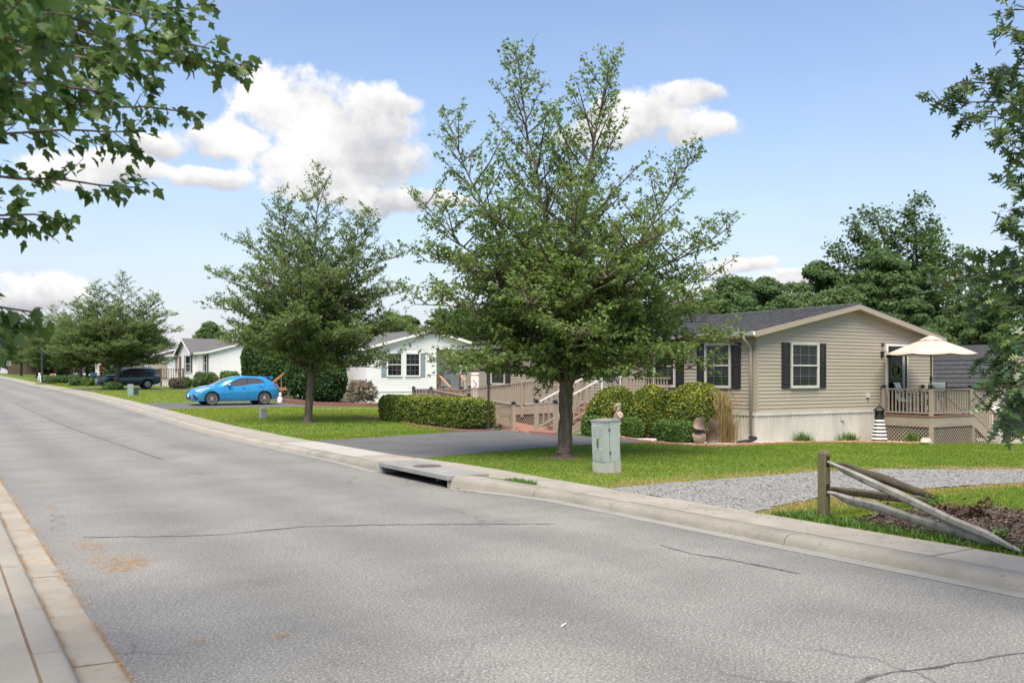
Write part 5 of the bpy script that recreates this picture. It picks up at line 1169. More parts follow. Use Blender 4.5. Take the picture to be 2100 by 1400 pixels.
# roof
OH = .30; OE = .30
def gable_roof(parent, n0, n1, s0, s1, ze, zp, mroof, mtrim, oh=.3, oe=.3, axis='s', th=.1, vent=True):
    nr = (n0+n1)/2; pt = (zp-ze)/((n1-n0)/2); a0, a1 = s0-oe, s1+oe
    for sg, ne in ((-1,n0-oh),(1,n1+oh)):
        zb = ze-oh*pt; mb = MB()
        mb.hexa([(ne,a0,zb),(nr,a0,zp),(nr,a1,zp),(ne,a1,zb),(ne,a0,zb+th),(nr,a0,zp+th),(nr,a1,zp+th),(ne,a1,zb+th)]); r = mb.build('roof_slope', mroof, parent)
        mb = MB(); mb.hexa([(ne-.012*-sg,a0-.02,zb-.09),(nr,a0-.02,zp-.07),(nr,a0-.002,zp-.07),(ne-.012*-sg,a0-.002,zb-.09),(ne-.012*-sg,a0-.02,zb+th*.72),(nr,a0-.02,zp+th*.72),(nr,a0-.002,zp+th*.72),(ne-.012*-sg,a0-.002,zb+th*.72)]); mb.build('rake_board', mtrim, parent)
        mb = MB(); mb.hexa([(ne,a0,zb-.07),(nr,a0,zp-.06),(nr,s0-.02,zp-.06),(ne,s0-.02,zb-.07),(ne,a0,zb-.004),(nr,a0,zp-.004),(nr,s0-.02,zp-.004),(ne,s0-.02,zb-.004)]); mb.build('soffit', mtrim, parent)
        mb = MB(); x0, x1 = (ne, n0-.02) if sg < 0 else (n1+.02, ne); mb.box(min(x0,x1),max(x0,x1),s0-.02,a1,zb-.085,zb-.06); mb.build('eave_soffit', mtrim, parent)
        mb = MB(); x0 = ne-.015 if sg < 0 else ne; mb.box(x0,x0+.015,a0+.01,a1,zb-.10,zb+th*.75); mb.build('fascia', mtrim, parent)
    mb = MB()
    for sg in (-1,1): mb.hexa([(nr,a0,zp+th),(nr+sg*.16,a0,zp+th-.16*pt+.001),(nr+sg*.16,a1,zp+th-.16*pt+.001),(nr,a1,zp+th),(nr,a0,zp+th+.02),(nr+sg*.16,a0,zp+th-.16*pt+.018),(nr+sg*.16,a1,zp+th-.16*pt+.018),(nr,a1,zp+th+.02)])
    mb.build('ridge_cap', mroof, parent)
gable_roof(h1, N0, N1, S0, S1, ZE, ZP, M['shing'], M['beiget'])
for sg in (-1, 1):
    ne = N0-OH if sg < 0 else N1+OH; k_ = 32
    for i in range(k_):
        t0, t1 = i/k_, (i+1)/k_; x0 = ne+(NR-ne)*t0; x1 = ne+(NR-ne)*t1; z0_ = ZE-OH*pitch+.102+(ZP-ZE+OH*pitch)*t0; z1_ = ZE-OH*pitch+.102+(ZP-ZE+OH*pitch)*t1
        mb = MB(); mb.hexa([(x0,S0-OE+.005,z0_-.004),(x1,S0-OE+.005,z1_-.004),(x1,S1+OE,z1_-.004),(x0,S1+OE,z0_-.004),(x0,S0-OE+.005,z0_+.016),(x1,S0-OE+.005,z1_+.002),(x1,S1+OE,z1_+.002),(x0,S1+OE,z0_+.016)]); mb.build('shingle_course', M['shing'], h1)
zb = ZE-OH*pitch
mb = MB(); mb.prism(Fr((N0-OH-.015,S0-OE+.03,zb+.05),(-1,0,0),(0,1,0)), [(0,-.1),(.06,-.1),(.1,-.02),(.11,.0),(.10,.0),(.055,-.085),(.012,-.085),(.012,0),(0,0)], 0, LN+OE*2-.06); mb.build('gutter_channel', M['whitet'], h1)
mb = MB(); mb.tube([(N0-OH-.05,S0+.12,zb-.05),(N0-OH-.05,S0+.12,zb-.14),(N0-.07,S0+.12,zb-.36),(N0-.07,S0+.12,zb-.5),(N0-.07,S0+.12,.2)], .04, 8); mb.build('downpipe', M['beiget'], h1, smooth=True)
mb = MB(); mb.box(NR-1.3,NR-.85,S0+5.2,S0+5.7,ZP-.2,ZP+.1); mb.build('roof_vent', M['shing'], h1)
mb = MB(); mb.lathe([(.06,ZP-.2),(.06,ZP+.24)],(NR-.9,S0+8.6,0),10); mb.build('vent_pipe', M['black'], h1, smooth=True, ang=40)
# windows, front and gable
window(h1, frG, 1.46, 2.60, 1.56, 2.80, M['skirt'], 'shut', .34)
window(h1, frL, .95, 1.90, 1.56, 2.80, M['skirt'], 'shut', .34)
window(h1, frL, 3.3, 4.2, 1.56, 2.80, M['skirt'], 'shut', .34)
window(h1, frL, 13.35, 14.35, 1.56, 2.80, M['skirt'], 'shut', .34)
window(h1, frL, 9.2, 10.2, 1.56, 2.80, M['skirt'], 'shut', .34)
mb = MB(); mb.fbox(frL,6.0,6.92,.98,2.95,.0,.05); d_ = mb.build('door', M['shutb'], h1)
mb = MB(); mb.fbox(frL,5.92,6.0,.95,3.0,0,.06); mb.fbox(frL,6.92,7.0,.95,3.0,0,.06); mb.fbox(frL,6.0,6.92,2.95,3.0,0,.06); mb.build('door_frame', M['whitet'], d_)
# gable door
mb = MB(); mb.fbox(frG,6.04,7.06,.72,2.83,.0,.045); gd = mb.build('door', M['shut'], h1)
mb = MB(); mb.fbox(frG,5.96,6.04,.70,2.90,0,.06); mb.fbox(frG,7.06,7.10,.70,2.90,0,.058); mb.fbox(frG,6.04,7.06,2.83,2.90,0,.06); mb.build('door_frame', M['whitet'], gd)
mb = MB(); P = frG.p; mb.add([P(6.14,.85,.052),P(6.80,.85,.052),P(6.80,2.72,.052),P(6.14,2.72,.052)],[(0,1,2,3)]); mb.build('door_glass', M['glass'], gd)
mb = MB(); mb.fbox(frG,6.80,6.93,.85,2.72,.046,.054); mb.build('glazing_bar', M['greyp'], gd)
wr = MB(); wr.lathe([(.15,-.02),(.22,0),(.15,.02),(.11,0)], P(6.5,2.05,.07), 14, axis='y', cap=False); wr.build('wreath', M['box'], gd)
# wall lamp, sensor, meter boxes
mb = MB(); mb.fbox(frG,5.70,5.82,2.48,2.66,.02,.06); mb.tube([P(5.76,2.60,.06),P(5.76,2.66,.13),P(5.80,2.62,.2)],.012,6); mb.lathe([(.03,.0),(.05,-.06),(.10,-.14),(.105,-.15)],P(5.82,2.6,.22),12); mb.build('wall_lamp', M['black'], h1, smooth=True, ang=40)
mb = MB(); mb.lathe([(.035,-.04),(.045,0),(.03,.05)],P(5.76,2.86,.06),8); mb.build('sensor', M['black'], h1)
mb = MB(); mb.fbox(frG,4.95,5.06,1.20,1.34,.02,.09); mb.build('outlet_box', M['skirt'], h1)
mb = MB(); mb.fbox(frG,3.75,3.86,.50,.62,.004,.05); mb.build('meter_box', M['skirt'], h1)

# ---------------- deck at the gable
dk = thing('deck', 'small beige deck with lattice skirt and stairs at the gable door', 'deck', (25.4,16.1,-.25))
DN0,DN1,DS0,DS1 = 25.4,27.62,16.1,17.82; DZ = .66
k = 11
for i in range(k):
    a = DS0-.03+i*(DS1-DS0+.02)/k; mb = MB(); mb.box(DN0-.03,DN1+.02,a,a+(DS1-DS0)/k-.006,DZ-.03,DZ); mb.build('deck_board', M['deckf'], dk)
mb = MB(); mb.box(DN0,DN1,DS0,DS0+.04,DZ-.29,DZ-.032); mb.box(DN0,DN0+.04,DS0+.04,DS1,DZ-.29,DZ-.032); mb.box(DN1-.04,DN1,DS0+.04,DS1,DZ-.29,DZ-.032); mb.build('rim_joist', M['deckp'], dk)
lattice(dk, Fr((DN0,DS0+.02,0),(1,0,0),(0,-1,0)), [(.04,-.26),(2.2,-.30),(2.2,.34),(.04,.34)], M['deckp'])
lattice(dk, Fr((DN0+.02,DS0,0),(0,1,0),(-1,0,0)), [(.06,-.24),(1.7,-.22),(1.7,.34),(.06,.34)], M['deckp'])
post(dk, DN0+.042, DS0+.042, -.32, 1.50, M['deckp']); post(dk, DN0+.05, DS1-.06, DZ, 1.50, M['deckp']); post(dk, DN1-.1, DS0+.042, DZ-.292, 1.50, M['deckp']); post(dk, DN1-.1, DS1-.06, DZ, 1.5, M['deckp'])
railing(dk, (DN0+.1,DS0+.05,DZ), (DN1-.15,DS0+.05,DZ), M['deckp'], .82); railing(dk, (DN0+.05,DS0+.1,DZ), (DN0+.05,DS1-.11,DZ), M['deckp'], .82)
frS = Fr((DN1,DS0+.02,0),(1,0,0),(0,1,0))
stairs(dk, frS, 5, .155, .27, 1.15, M['deckf'], M['deckp'], DZ)
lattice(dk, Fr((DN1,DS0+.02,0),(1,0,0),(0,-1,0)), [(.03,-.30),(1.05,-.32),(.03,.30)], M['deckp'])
for y in (DS0+.05, DS0+1.13):
    post(dk, DN1+1.42, y, -.34, .66, M['deckp'], cap=(y > 17)); railing(dk, (DN1-.05,y,DZ), (DN1+1.38,y,-.16), M['deckp'], .82, sp=.13)

# ---------------- ramp and stairs on the street side
rp = thing('access_ramp', 'beige switchback wheelchair ramp with stairs along the beige house', 'ramp', (16.4,25.5,.06))
RA,RB,RC = 16.42,17.72,19.0; Z0_,Z1_,Z2_ = .08,.50,.98; SA,SB_,SC = 25.45,31.45,33.0; SP = 24.75
def sloped(n0, n1, s0, s1, z0, z1, k, nm='ramp_board'):
    for i in range(k):
        a = s0+(s1-s0)*i/k; b = s0+(s1-s0)*(i+1)/k-.006; za = z0+(z1-z0)*i/k; zb_ = z0+(z1-z0)*(i+1)/k
        mb = MB(); mb.hexa([(n0,a,za-.03),(n1,a,za-.03),(n1,b,zb_-.03),(n0,b,zb_-.03),(n0,a,za),(n1,a,za),(n1,b,zb_),(n0,b,zb_)]); mb.build(nm, M['deckf'], rp)
sloped(RA-.04, RB, SA-.02, SB_, Z0_, Z1_, 20)
sloped(RA-.04, RC+.05, SB_, SC, Z1_, Z1_, 9, 'platform_board')
sloped(RB+.08, RC, SP, SB_, Z2_, Z1_+.01, 24)
sloped(RB, N0-.05, 21.3, SP, Z2_, Z2_, 20, 'platform_board')
sloped(15.7, 17.7, 23.4, SA-.03, .085, .085, 10, 'pad_board')
# fascias, lattice under the upper run
frU = Fr((RB+.06,0,0),(0,1,0),(-1,0,0))
mb = MB(); mb.prism(frU, [(SP,Z2_-.29),(SB_,Z1_-.25),(SB_,Z1_-.035),(SP,Z2_-.035)], 0, .03); mb.prism(frU, [(23.3,Z2_-.29),(SP,Z2_-.29),(SP,Z2_-.035),(23.3,Z2_-.035)], 0, .03); mb.build('fascia', M['deckp'], rp)
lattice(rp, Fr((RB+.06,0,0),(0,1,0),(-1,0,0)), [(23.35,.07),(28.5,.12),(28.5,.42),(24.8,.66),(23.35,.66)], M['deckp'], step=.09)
# rails: lower run, platform, upper run, platform, stairs
post(rp, RA, SA+.05, .0, .93, M['deckp'], .11); post(rp, RA, 28.5, .2, 1.15, M['deckp']); post(rp, RA, SB_, .3, 1.36, M['deckp']); post(rp, RA, SC, .3, 1.36, M['deckp'])
railing(rp, (RA,SA+.1,Z0_), (RA,SB_-.05,Z1_), M['deckp'], .85, n=46); railing(rp, (RA,SB_+.06,Z1_), (RA,SC-.06,Z1_), M['deckp'], .85)
railing(rp, (RA+.06,SC,Z1_), (RC,SC,Z1_), M['deckp'], .85); post(rp, RC+.05, SC, .3, 1.36, M['deckp'])
post(rp, RB+.05, SB_, .3, 1.36, M['deckp']); post(rp, RB+.05, 29.3, .3, 1.52, M['deckp']); post(rp, RB+.05, 27.0, .4, 1.70, M['deckp'], cap=False); post(rp, RB+.05, SP, .4, 1.88, M['deckp'])
for a, b in ((SB_-.05,29.35),(29.25,27.05),(26.95,SP+.05)):
    f = lambda s: Z2_+(Z1_-Z2_)*(s-SP)/(SB_-SP)
    railing(rp, (RB+.05,a,f(a)), (RB+.05,b,f(b)), M['deckp'], .84, sp=.12)
railing(rp, (RB+.05,SP-.05,Z2_), (RB+.05,23.35,Z2_), M['deckp'], .84); railing(rp, (RB+.05,22.1,Z2_), (RB+.05,21.35,Z2_), M['deckp'], .84)
railing(rp, (RB+.1,21.32,Z2_), (N0-.1,21.32,Z2_), M['deckp'], .84)
post(rp, RB+.05, 23.3, .4, 1.88, M['deckp']); post(rp, RB+.05, 22.15, .4, 1.88, M['deckp']); post(rp, RB+.05, 21.3, .2, 1.88, M['deckp'])
frS2 = Fr((RB,23.25,0),(-1,0,0),(0,-1,0))
stairs(rp, frS2, 6, .135, .29, 1.08, M['deckf'], M['deckp'], Z2_)
mb = MB(); mb.box(15.62,15.98,22.1,23.36,.02,.165); mb.build('bottom_step', M['deckf'], rp)
mb = MB(); mb.prism(Fr((RB,22.12,0),(-1,0,0),(0,-1,0)), [(0,.05),(1.4,.05),(1.4,.15),(0,.85)], 0, .02); mb.build('stair_side', M['deckp'], rp)
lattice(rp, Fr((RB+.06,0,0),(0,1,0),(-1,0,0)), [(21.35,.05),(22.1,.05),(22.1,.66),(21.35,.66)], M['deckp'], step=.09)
for y in (22.2, 23.22):
    post(rp, 15.8, y, .1, 1.06, M['deckp'], .11); railing(rp, (15.86,y,.20), (RB,y,Z2_+.02), M['deckp'], .86, sp=.2, mt=M['skirt'])

# ---------------- house 2: white, beyond the hedge
WN0,WN1,WS0,WS1 = 21.0,29.4,48.3,65.5; wz = .25; WF = 1.0; WE = 3.5; WP = 4.6
h2 = thing('white_house', 'white-sided house with grey-blue shutters and recessed porch beyond the hedge', 'house', (WN0,WS0,wz))
fg = Fr((WN0,WS0,0),(1,0,0),(0,-1,0)); fl = Fr((WN0,WS0,0),(0,1,0),(-1,0,0)); PW = 4.55
mb = MB(); mb.box(WN0+.03,WN0+PW,WS0+.03,WS1,-.2,WE); mb.box(WN0+PW,WN1-.03,WS0+2.2,WS1,-.2,WE); mb.build('wall', M['white'], h2)
pt2 = (WP-WE)/((WN1-WN0)/2); mb = MB(); mb.prism(Fr((WN0,WS0+.03,0),(1,0,0),(0,1,0)), [(.03,WE),(WN1-WN0-.03,WE),((WN1-WN0)/2,WP-.02)], 0, WS1-WS0); mb.build('gable_wall', M['white'], h2)
clap(h2, fg, PW, WF+.05, WE-.02, M['white'], .125, poly=lambda w_: (.08, PW-.06))
clap(h2, Fr((WN0,WS0,0),(1,0,0),(0,-1,0)), 1, WE, WP-.08, M['white'], .125, poly=lambda w_: ((w_-WE)/pt2+.05, WN1-WN0-(w_-WE)/pt2-.05))
clap(h2, fl, WS1-WS0, WF+.05, WE-.1, M['white'], .125, joined=True); clap(h2, Fr((WN0+PW,WS0+2.2,0),(1,0,0),(0,-1,0)), 3.8, WF, WE-.02, M['white'], .125, joined=True)
mb = MB(); mb.fbox(fg,-.005,.09,WF,WE-.03,-.02,.025); mb.fbox(fg,PW-.09,PW+.005,WF,WE-.03,-.02,.025); mb.build('corner_trim', M['whitet'], h2)
mb = MB(); mb.fbox(fg,-.02,PW+.01,WF-.03,WF+.05,-.02,.03); mb.build('skirt_trim', M['whitet'], h2)
skirting(h2, fg, 0, PW, lambda u: zy(WN0+u,WS0), WF-.03, M['whitet'], .14)
gable_roof(h2, WN0, WN1, WS0, WS1, WE, WP, M['shingg'], M['whitet'])
window(h2, fg, 1.32, 2.22, 1.9, 3.2, M['whitet'], 'shutb', .32, False, (3,4), shutters=(1,0)); window(h2, fg, 2.50, 3.40, 1.9, 3.2, M['whitet'], 'shutb', .32, False, (3,4), shutters=(0,1))
window(h2, fl, 9.0, 9.9, 1.9, 3.2, M['whitet'], 'shut', .3, False, (1,2))
mb = MB(); mb.box(WN0+PW,WN1,WS0+.02,WS0+2.2,WF-.15,WF); mb.build('porch_floor', M['woodb'], h2)
mb = MB(); mb.box(25.72+1.55,25.84+1.55,WS0+.04,WS0+.16,WF,WE); mb.build('porch_post', M['whitet'], h2)
railing(h2, (WN0+PW+1.9,WS0+.1,WF), (WN1,WS0+.1,WF), M['whitet'], .9, sp=.14, bw=.05)
# brown porch steps with handrails
st = thing('porch_steps', 'brown timber porch steps with two sloping handrails at the white house', 'steps', (25.7,47.2,.25))
for x in (25.72, 27.15):
    mb = MB(); mb.box(x-.06,x+.06,WS0-.14,WS0-.02,.3,1.95); mb.build('post', M['woodb'], st); mb = MB(); mb.box(x-.06,x+.06,WS0-1.42,WS0-1.3,.2,1.25); mb.build('post', M['woodb'], st)
    mb = MB(); mb.beam((x,WS0-.05,1.95),(x,WS0-1.5,1.2),.14,.05); mb.build('handrail', M['woodn'], st)
for i in range(5):
    mb = MB(); mb.box(25.75,27.1,WS0-.3-.27*i,WS0-.03-.27*i,.82-.16*i,.86-.16*i); mb.build('tread', M['woodb'], st)
# wicker-like chair on the porch
ch = thing('porch_chair', 'dark porch chair with grey cushion behind the timber handrails', 'chair', (26.55,49.3,1.0))
mb = MB(); mb.box(26.2,26.9,49.0,49.6,1.28,1.40); mb.build('seat', M['greyp'], ch); mb = MB(); mb.hexa([(26.2,49.55,1.4),(26.9,49.55,1.4),(26.9,49.65,1.4),(26.2,49.65,1.4),(26.25,49.75,1.95),(26.85,49.75,1.95),(26.85,49.85,1.95),(26.25,49.85,1.95)]); mb.build('backrest', M['greyp'], ch, bevel=.03)
for x in (26.17,26.87):
    mb = MB(); mb.tube([(x,49.0,1.0),(x,49.0,1.6),(x+.0,49.3,1.64),(x,49.75,1.5),(x,49.8,1.0)],.03,6); mb.build('arm', M['black'], ch)
# new timber steps on the street side of the white house
ns = thing('timber_steps', 'light new timber steps with tall side rail among the arborvitae', 'steps', (18.6,58.2,.4))
mb = MB(); f_ = Fr((18.4,57.6,0),(1,0,0),(0,-1,0)); mb.prism(f_, [(0,.35),(.12,.35),(.12,1.4),(1.5,2.5),(1.9,2.5),(1.9,2.62),(1.45,2.62),(0,1.45)], 0, .08); mb.build('handrail', M['woodn'], ns)
for i in range(5):
    mb = MB(); x = 18.5+i*.3; mb.box(x,x+.035,57.62,57.72,.4+.2*i,1.55+.22*i); mb.build('baluster', M['woodn'], ns); mb = MB(); mb.box(x,x+.32,57.6,58.7,.42+.18*i,.46+.18*i); mb.build('tread', M['woodn'], ns)
mb = MB(); mb.box(18.9,19.6,57.3,57.42,.95,1.15); mb.build('bench_board', M['woodn'], ns)

# ---------------- house 3: white with green shutters and a street-facing gable
TN0,TN1,TS0,TS1 = 21.0,29.4,83.0,100.5; tz = .75; TF = 1.55; TE = 4.12; TP = 5.25
h3 = thing('white_house', 'white house with dark green shutters and a small front gable behind the cars', 'house', (TN0,TS0,tz))
fg = Fr((TN0,TS0,0),(1,0,0),(0,-1,0)); fl = Fr((TN0,TS0,0),(0,1,0),(-1,0,0))
mb = MB(); mb.box(TN0+.03,TN1,TS0+.03,TS1,.2,TE); mb.build('wall', M['white'], h3)
pt3 = (TP-TE)/((TN1-TN0)/2); mb = MB(); mb.prism(Fr((TN0,TS0+.03,0),(1,0,0),(0,1,0)), [(.03,TE),(TN1-TN0-.03,TE),((TN1-TN0)/2,TP-.02)], 0, TS1-TS0); mb.build('gable_wall', M['white'], h3)
clap(h3, fg, 1, TF+.02, TP-.1, M['white'], .16, .02, poly=lambda w_: (.06, TN1-TN0-.06) if w_ < TE else ((w_-TE)/pt3+.06, TN1-TN0-(w_-TE)/pt3-.06), joined=True)
clap(h3, fl, TS1-TS0, TF+.02, TE-.05, M['white'], .16, .02, joined=True)
mb = MB(); mb.fbox(fg,-.03,.1,TF-.05,TE-.03,-.02,.04); mb.fbox(fl,-.03,.1,TF-.05,TE-.03,-.02,.041); mb.build('corner_trim', M['whitet'], h3)
skirting(h3, fg, 0, TN1-TN0, lambda u: tz-.1, TF, M['whitet'], .3); skirting(h3, fl, 0, TS1-TS0, lambda u: tz-.1, TF, M['whitet'], .3)
gable_roof(h3, TN0, TN1, TS0, TS1, TE, TP, M['shingg'], M['whitet'], oe=.25)
# front gable
g0, g1 = 88.3, 94.6; gm = (g0+g1)/2; gp = 5.5; X0 = TN0-.35
mb = MB(); mb.prism(Fr((X0+.05,0,0),(0,1,0),(1,0,0)), [(g0,.5),(g1,.5),(g1,TE),(gm,gp-.12),(g0,TE)], 0, 3.2); mb.build('gable_bay', M['white'], h3)
fb_ = Fr((X0+.05,0,0),(0,1,0),(-1,0,0)); ptg = (gp-TE)/(gm-g0)
clap(h3, fb_, 1, TF, gp-.15, M['white'], .16, .02, poly=lambda w_: (g0, g1) if w_ < TE else (g0+(w_-TE)/ptg, g1-(w_-TE)/ptg), joined=True)
for sg, e in ((-1,g0-.35),(1,g1+.35)):
    zb_ = TE-.35*ptg; mb = MB(); mb.hexa([(X0-.3,e,zb_),(X0-.3,gm,gp),(X0+4.2,gm,gp),(X0+4.2,e,zb_),(X0-.3,e,zb_+.1),(X0-.3,gm,gp+.1),(X0+4.2,gm,gp+.1),(X0+4.2,e,zb_+.1)]); mb.build('roof_slope', M['shingg'], h3)
    mb = MB(); mb.hexa([(X0-.33,e,zb_-.16),(X0-.33,gm,gp-.14),(X0-.305,gm,gp-.14),(X0-.305,e,zb_-.16),(X0-.33,e,zb_+.08),(X0-.33,gm,gp+.08),(X0-.305,gm,gp+.08),(X0-.305,e,zb_+.08)]); mb.build('rake_board', M['whitet'], h3)
window(h3, fb_, 89.0, 90.9, 2.3, 3.85, M['whitet'], 'shutg', .5, False, (2,1)); window(h3, fl, 1.1, 2.0, 2.3, 3.85, M['whitet'], 'shutg', .42, False, (1,2)); window(h3, fl, 12.4, 13.3, 2.3, 3.85, M['whitet'], 'shutg', .42, False, (1,2))
mb = MB(); mb.fbox(fb_,92.9,93.8,1.75,3.85,.0,.06); mb.build('door', M['woodb'], h3)
bd = thing('front_deck', 'brown front deck with lattice skirt at the green-shuttered white house', 'deck', (18.7,91,.7))
mb = MB(); mb.box(18.4,20.6,91.3,97.5,1.5,1.62); mb.build('deck_floor', M['woodg'], bd)
for x, y in ((18.45,91.35),(18.45,94.4),(18.45,97.4),(20.5,91.35)):
    mb = MB(); mb.box(x-.07,x+.07,y-.07,y+.07,.6,2.65); mb.build('post', M['woodg'], bd)
railing(bd, (18.45,91.4,1.62), (18.45,97.4,1.62), M['woodg'], .98, sp=.22, bw=.06, topw=.14); railing(bd, (18.5,91.35,1.62), (20.5,91.35,1.62), M['woodg'], .98, sp=.22, bw=.06, topw=.14)
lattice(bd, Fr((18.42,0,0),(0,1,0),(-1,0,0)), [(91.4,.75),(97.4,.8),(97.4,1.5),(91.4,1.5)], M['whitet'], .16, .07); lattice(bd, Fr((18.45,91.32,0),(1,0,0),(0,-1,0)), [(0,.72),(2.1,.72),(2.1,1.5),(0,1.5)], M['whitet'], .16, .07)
gc = thing('garden_chair', 'dark garden chair among plants before the green-shuttered house', 'chair', (19.3,87.6,.75))
mb = MB(); mb.box(19.0,19.6,87.3,87.9,1.12,1.18); mb.build('seat', M['black'], gc); mb = MB(); mb.hexa([(19.55,87.3,1.18),(19.6,87.3,1.18),(19.6,87.9,1.18),(19.55,87.9,1.18),(19.8,87.3,1.75),(19.85,87.3,1.75),(19.85,87.9,1.75),(19.8,87.9,1.75)]); mb.build('backrest', M['black'], gc)
for x, y in ((19.03,87.33),(19.03,87.87),(19.57,87.33),(19.57,87.87)):
    mb = MB(); mb.box(x-.02,x+.02,y-.02,y+.02,.72,1.12); mb.build('leg', M['black'], gc)

# ---------------- far houses
def far_house(label, n0, n1, s0, s1, m, mroof, porch=False):
    z = zy(n0, s0); e = z+3.3; p = e+1.1
    h = thing('far_house', label, 'house', (n0,s0,z)); mb = MB(); mb.box(n0,n1,s0,s1,z-.4,e); mb.build('wall', m, h)
    mb = MB(); mb.prism(Fr((n0,s0,0),(1,0,0),(0,1,0)), [(0,e),(n1-n0,e),((n1-n0)/2,p-.02)], 0, s1-s0); mb.build('gable_wall', m, h)
    clap(h, Fr((n0,s0,0),(1,0,0),(0,-1,0)), n1-n0, z+.8, e, m, .2, .02, joined=True); clap(h, Fr((n0,s0,0),(0,1,0),(-1,0,0)), s1-s0, z+.8, e, m, .2, .02, joined=True)
    gable_roof(h, n0, n1, s0, s1, e, p, mroof, M['whitet'])
    f = Fr((n0,s0,0),(0,1,0),(-1,0,0))
    for u in (2,6,12): window(h, f, u, u+1.0, z+1.7, z+3.0, M['whitet'], 'shut', .35, False, (1,2))
    window(h, Fr((n0,s0,0),(1,0,0),(0,-1,0)), 3, 4, z+1.7, z+3.0, M['whitet'], 'shut', .35, False, (1,2))
    if porch:
        mb = MB(); mb.box(n0-3.2,n0-.1,s0-.3,s0+9,z+.75,z+.9); mb.build('porch_floor', M['whitet'], h)
        railing(h, (n0-3.1,s0-.2,z+.9), (n0-3.1,s0+9,z+.9), M['whitet'], 1.0, sp=.3, bw=.09, topw=.15); railing(h, (n0-3.1,s0-.2,z+.9), (n0-.2,s0-.2,z+.9), M['whitet'], 1.0, sp=.3, bw=.09, topw=.15)
        for s in (s0-.2, s0+3, s0+6, s0+9):
            mb = MB(); mb.box(n0-3.2,n0-3.0,s-.1,s+.1,z-.2,z+2.0); mb.build('post', M['whitet'], h)
    return h
far_house('tan house with a white railed porch behind the dark blue SUV', 21, 29.4, 108, 124, M['beige'], M['shingg'], True)
far_house('distant white garage-like house beyond the open lawn', 23, 31, 152, 166, M['white'], M['shingg'])
far_house('distant brown house at the far left beyond the trees', 12, 22, 186, 198, M['woodg'], M['shingg'])

# ---------------- shed
sh_ = thing('shed', 'beige shed with dark gambrel roof right of the deck', 'shed', (31,17.5,-.32))
sz0 = -.32; se = 1.60; fs = Fr((31,17.5,0),(0,1,0),(-1,0,0)); fge = Fr((31,17.5,0),(1,0,0),(0,-1,0)); SW = 3.7; SLn = 6.2
gam = [(0,se),(.52,2.42),(SW/2,2.98),(SW-.52,2.42),(SW,se)]
mb = MB(); mb.prism(Fr((31,17.53,0),(1,0,0),(0,1,0)), [(.03,sz0-.1)]+[(max(.03,min(SW-.03,a)),b-.02) for a,b in gam]+[(SW-.03,sz0-.1)], 0, SLn); mb.build('wall', M['beiget'], sh_)
clap(sh_, fs, SLn, sz0+.1, se-.02, M['beige'], .16, .018, poly=lambda w_: (.08,SLn))
def gl_(w_):
    if w_ <= se: return (.08, SW-.08)
    if w_ < 2.42: t = .52*(w_-se)/(2.42-se); return (t+.02, SW-t-.02)
    t = .52+(SW/2-.52)*(w_-2.42)/.56; return (t+.02, SW-t-.02)
clap(sh_, fge, SW, sz0+.1, 2.9, M['beige'], .16, .018, poly=gl_)
mb = MB(); mb.fbox(fge,-.02,.08,sz0,se,-.02,.028); mb.fbox(fs,-.02,.08,sz0,se,-.02,.029); mb.build('corner_trim', M['beiget'], sh_)
def course(a, b, k, nm):
    for i in range(k):
        t0, t1 = i/k, (i+1)/k; p0 = (a[0]+(b[0]-a[0])*t0, a[1]+(b[1]-a[1])*t0); p1 = (a[0]+(b[0]-a[0])*t1, a[1]+(b[1]-a[1])*t1)
        dx, dz = b[0]-a[0], b[1]-a[1]; l = math.hypot(dx,dz); nx, nz = -dz/l, dx/l
        mb = MB(); f0 = .045; f1 = .02; s_ = 17.5-.14; e_ = 17.5+SLn+.14
        q = [(31+p0[0]+nx*.0,p0[1]+nz*.0),(31+p0[0]+nx*f0,p0[1]+nz*f0),(31+p1[0]+nx*f1,p1[1]+nz*f1+.004),(31+p1[0],p1[1])]
        mb.add([(x,s_,z) for x,z in q]+[(x,e_,z) for x,z in q], [(0,1,2,3),(7,6,5,4),(0,4,5,1),(1,5,6,2),(2,6,7,3),(3,7,4,0)]); mb.build(nm, M['shingd'], sh_)
course((-.09,se-.14), (.52,2.42), 6, 'shingle_course'); course((.50,2.42), (SW/2,2.99), 8, 'shingle_course')
mb = MB(); mb.prism(Fr((31,17.5-.14,0),(1,0,0),(0,1,0)), [(SW/2,2.99),(SW-.5,2.43),(SW+.1,se-.14),(SW+.15,se-.12),(SW-.46,2.47),(SW/2,3.04)], 0, SLn+.28); mb.build('roof_slope', M['shingd'], sh_)
mb = MB(); mb.fbox(fge,1.0,2.6,sz0+.05,1.75,.0,.045); sdoor = mb.build('door', M['shut'], sh_)
mb = MB(); mb.fbox(fge,.92,1.0,sz0+.05,1.83,0,.06); mb.fbox(fge,2.6,2.68,sz0+.05,1.83,0,.06); mb.build('door_frame', M['beiget'], sdoor)
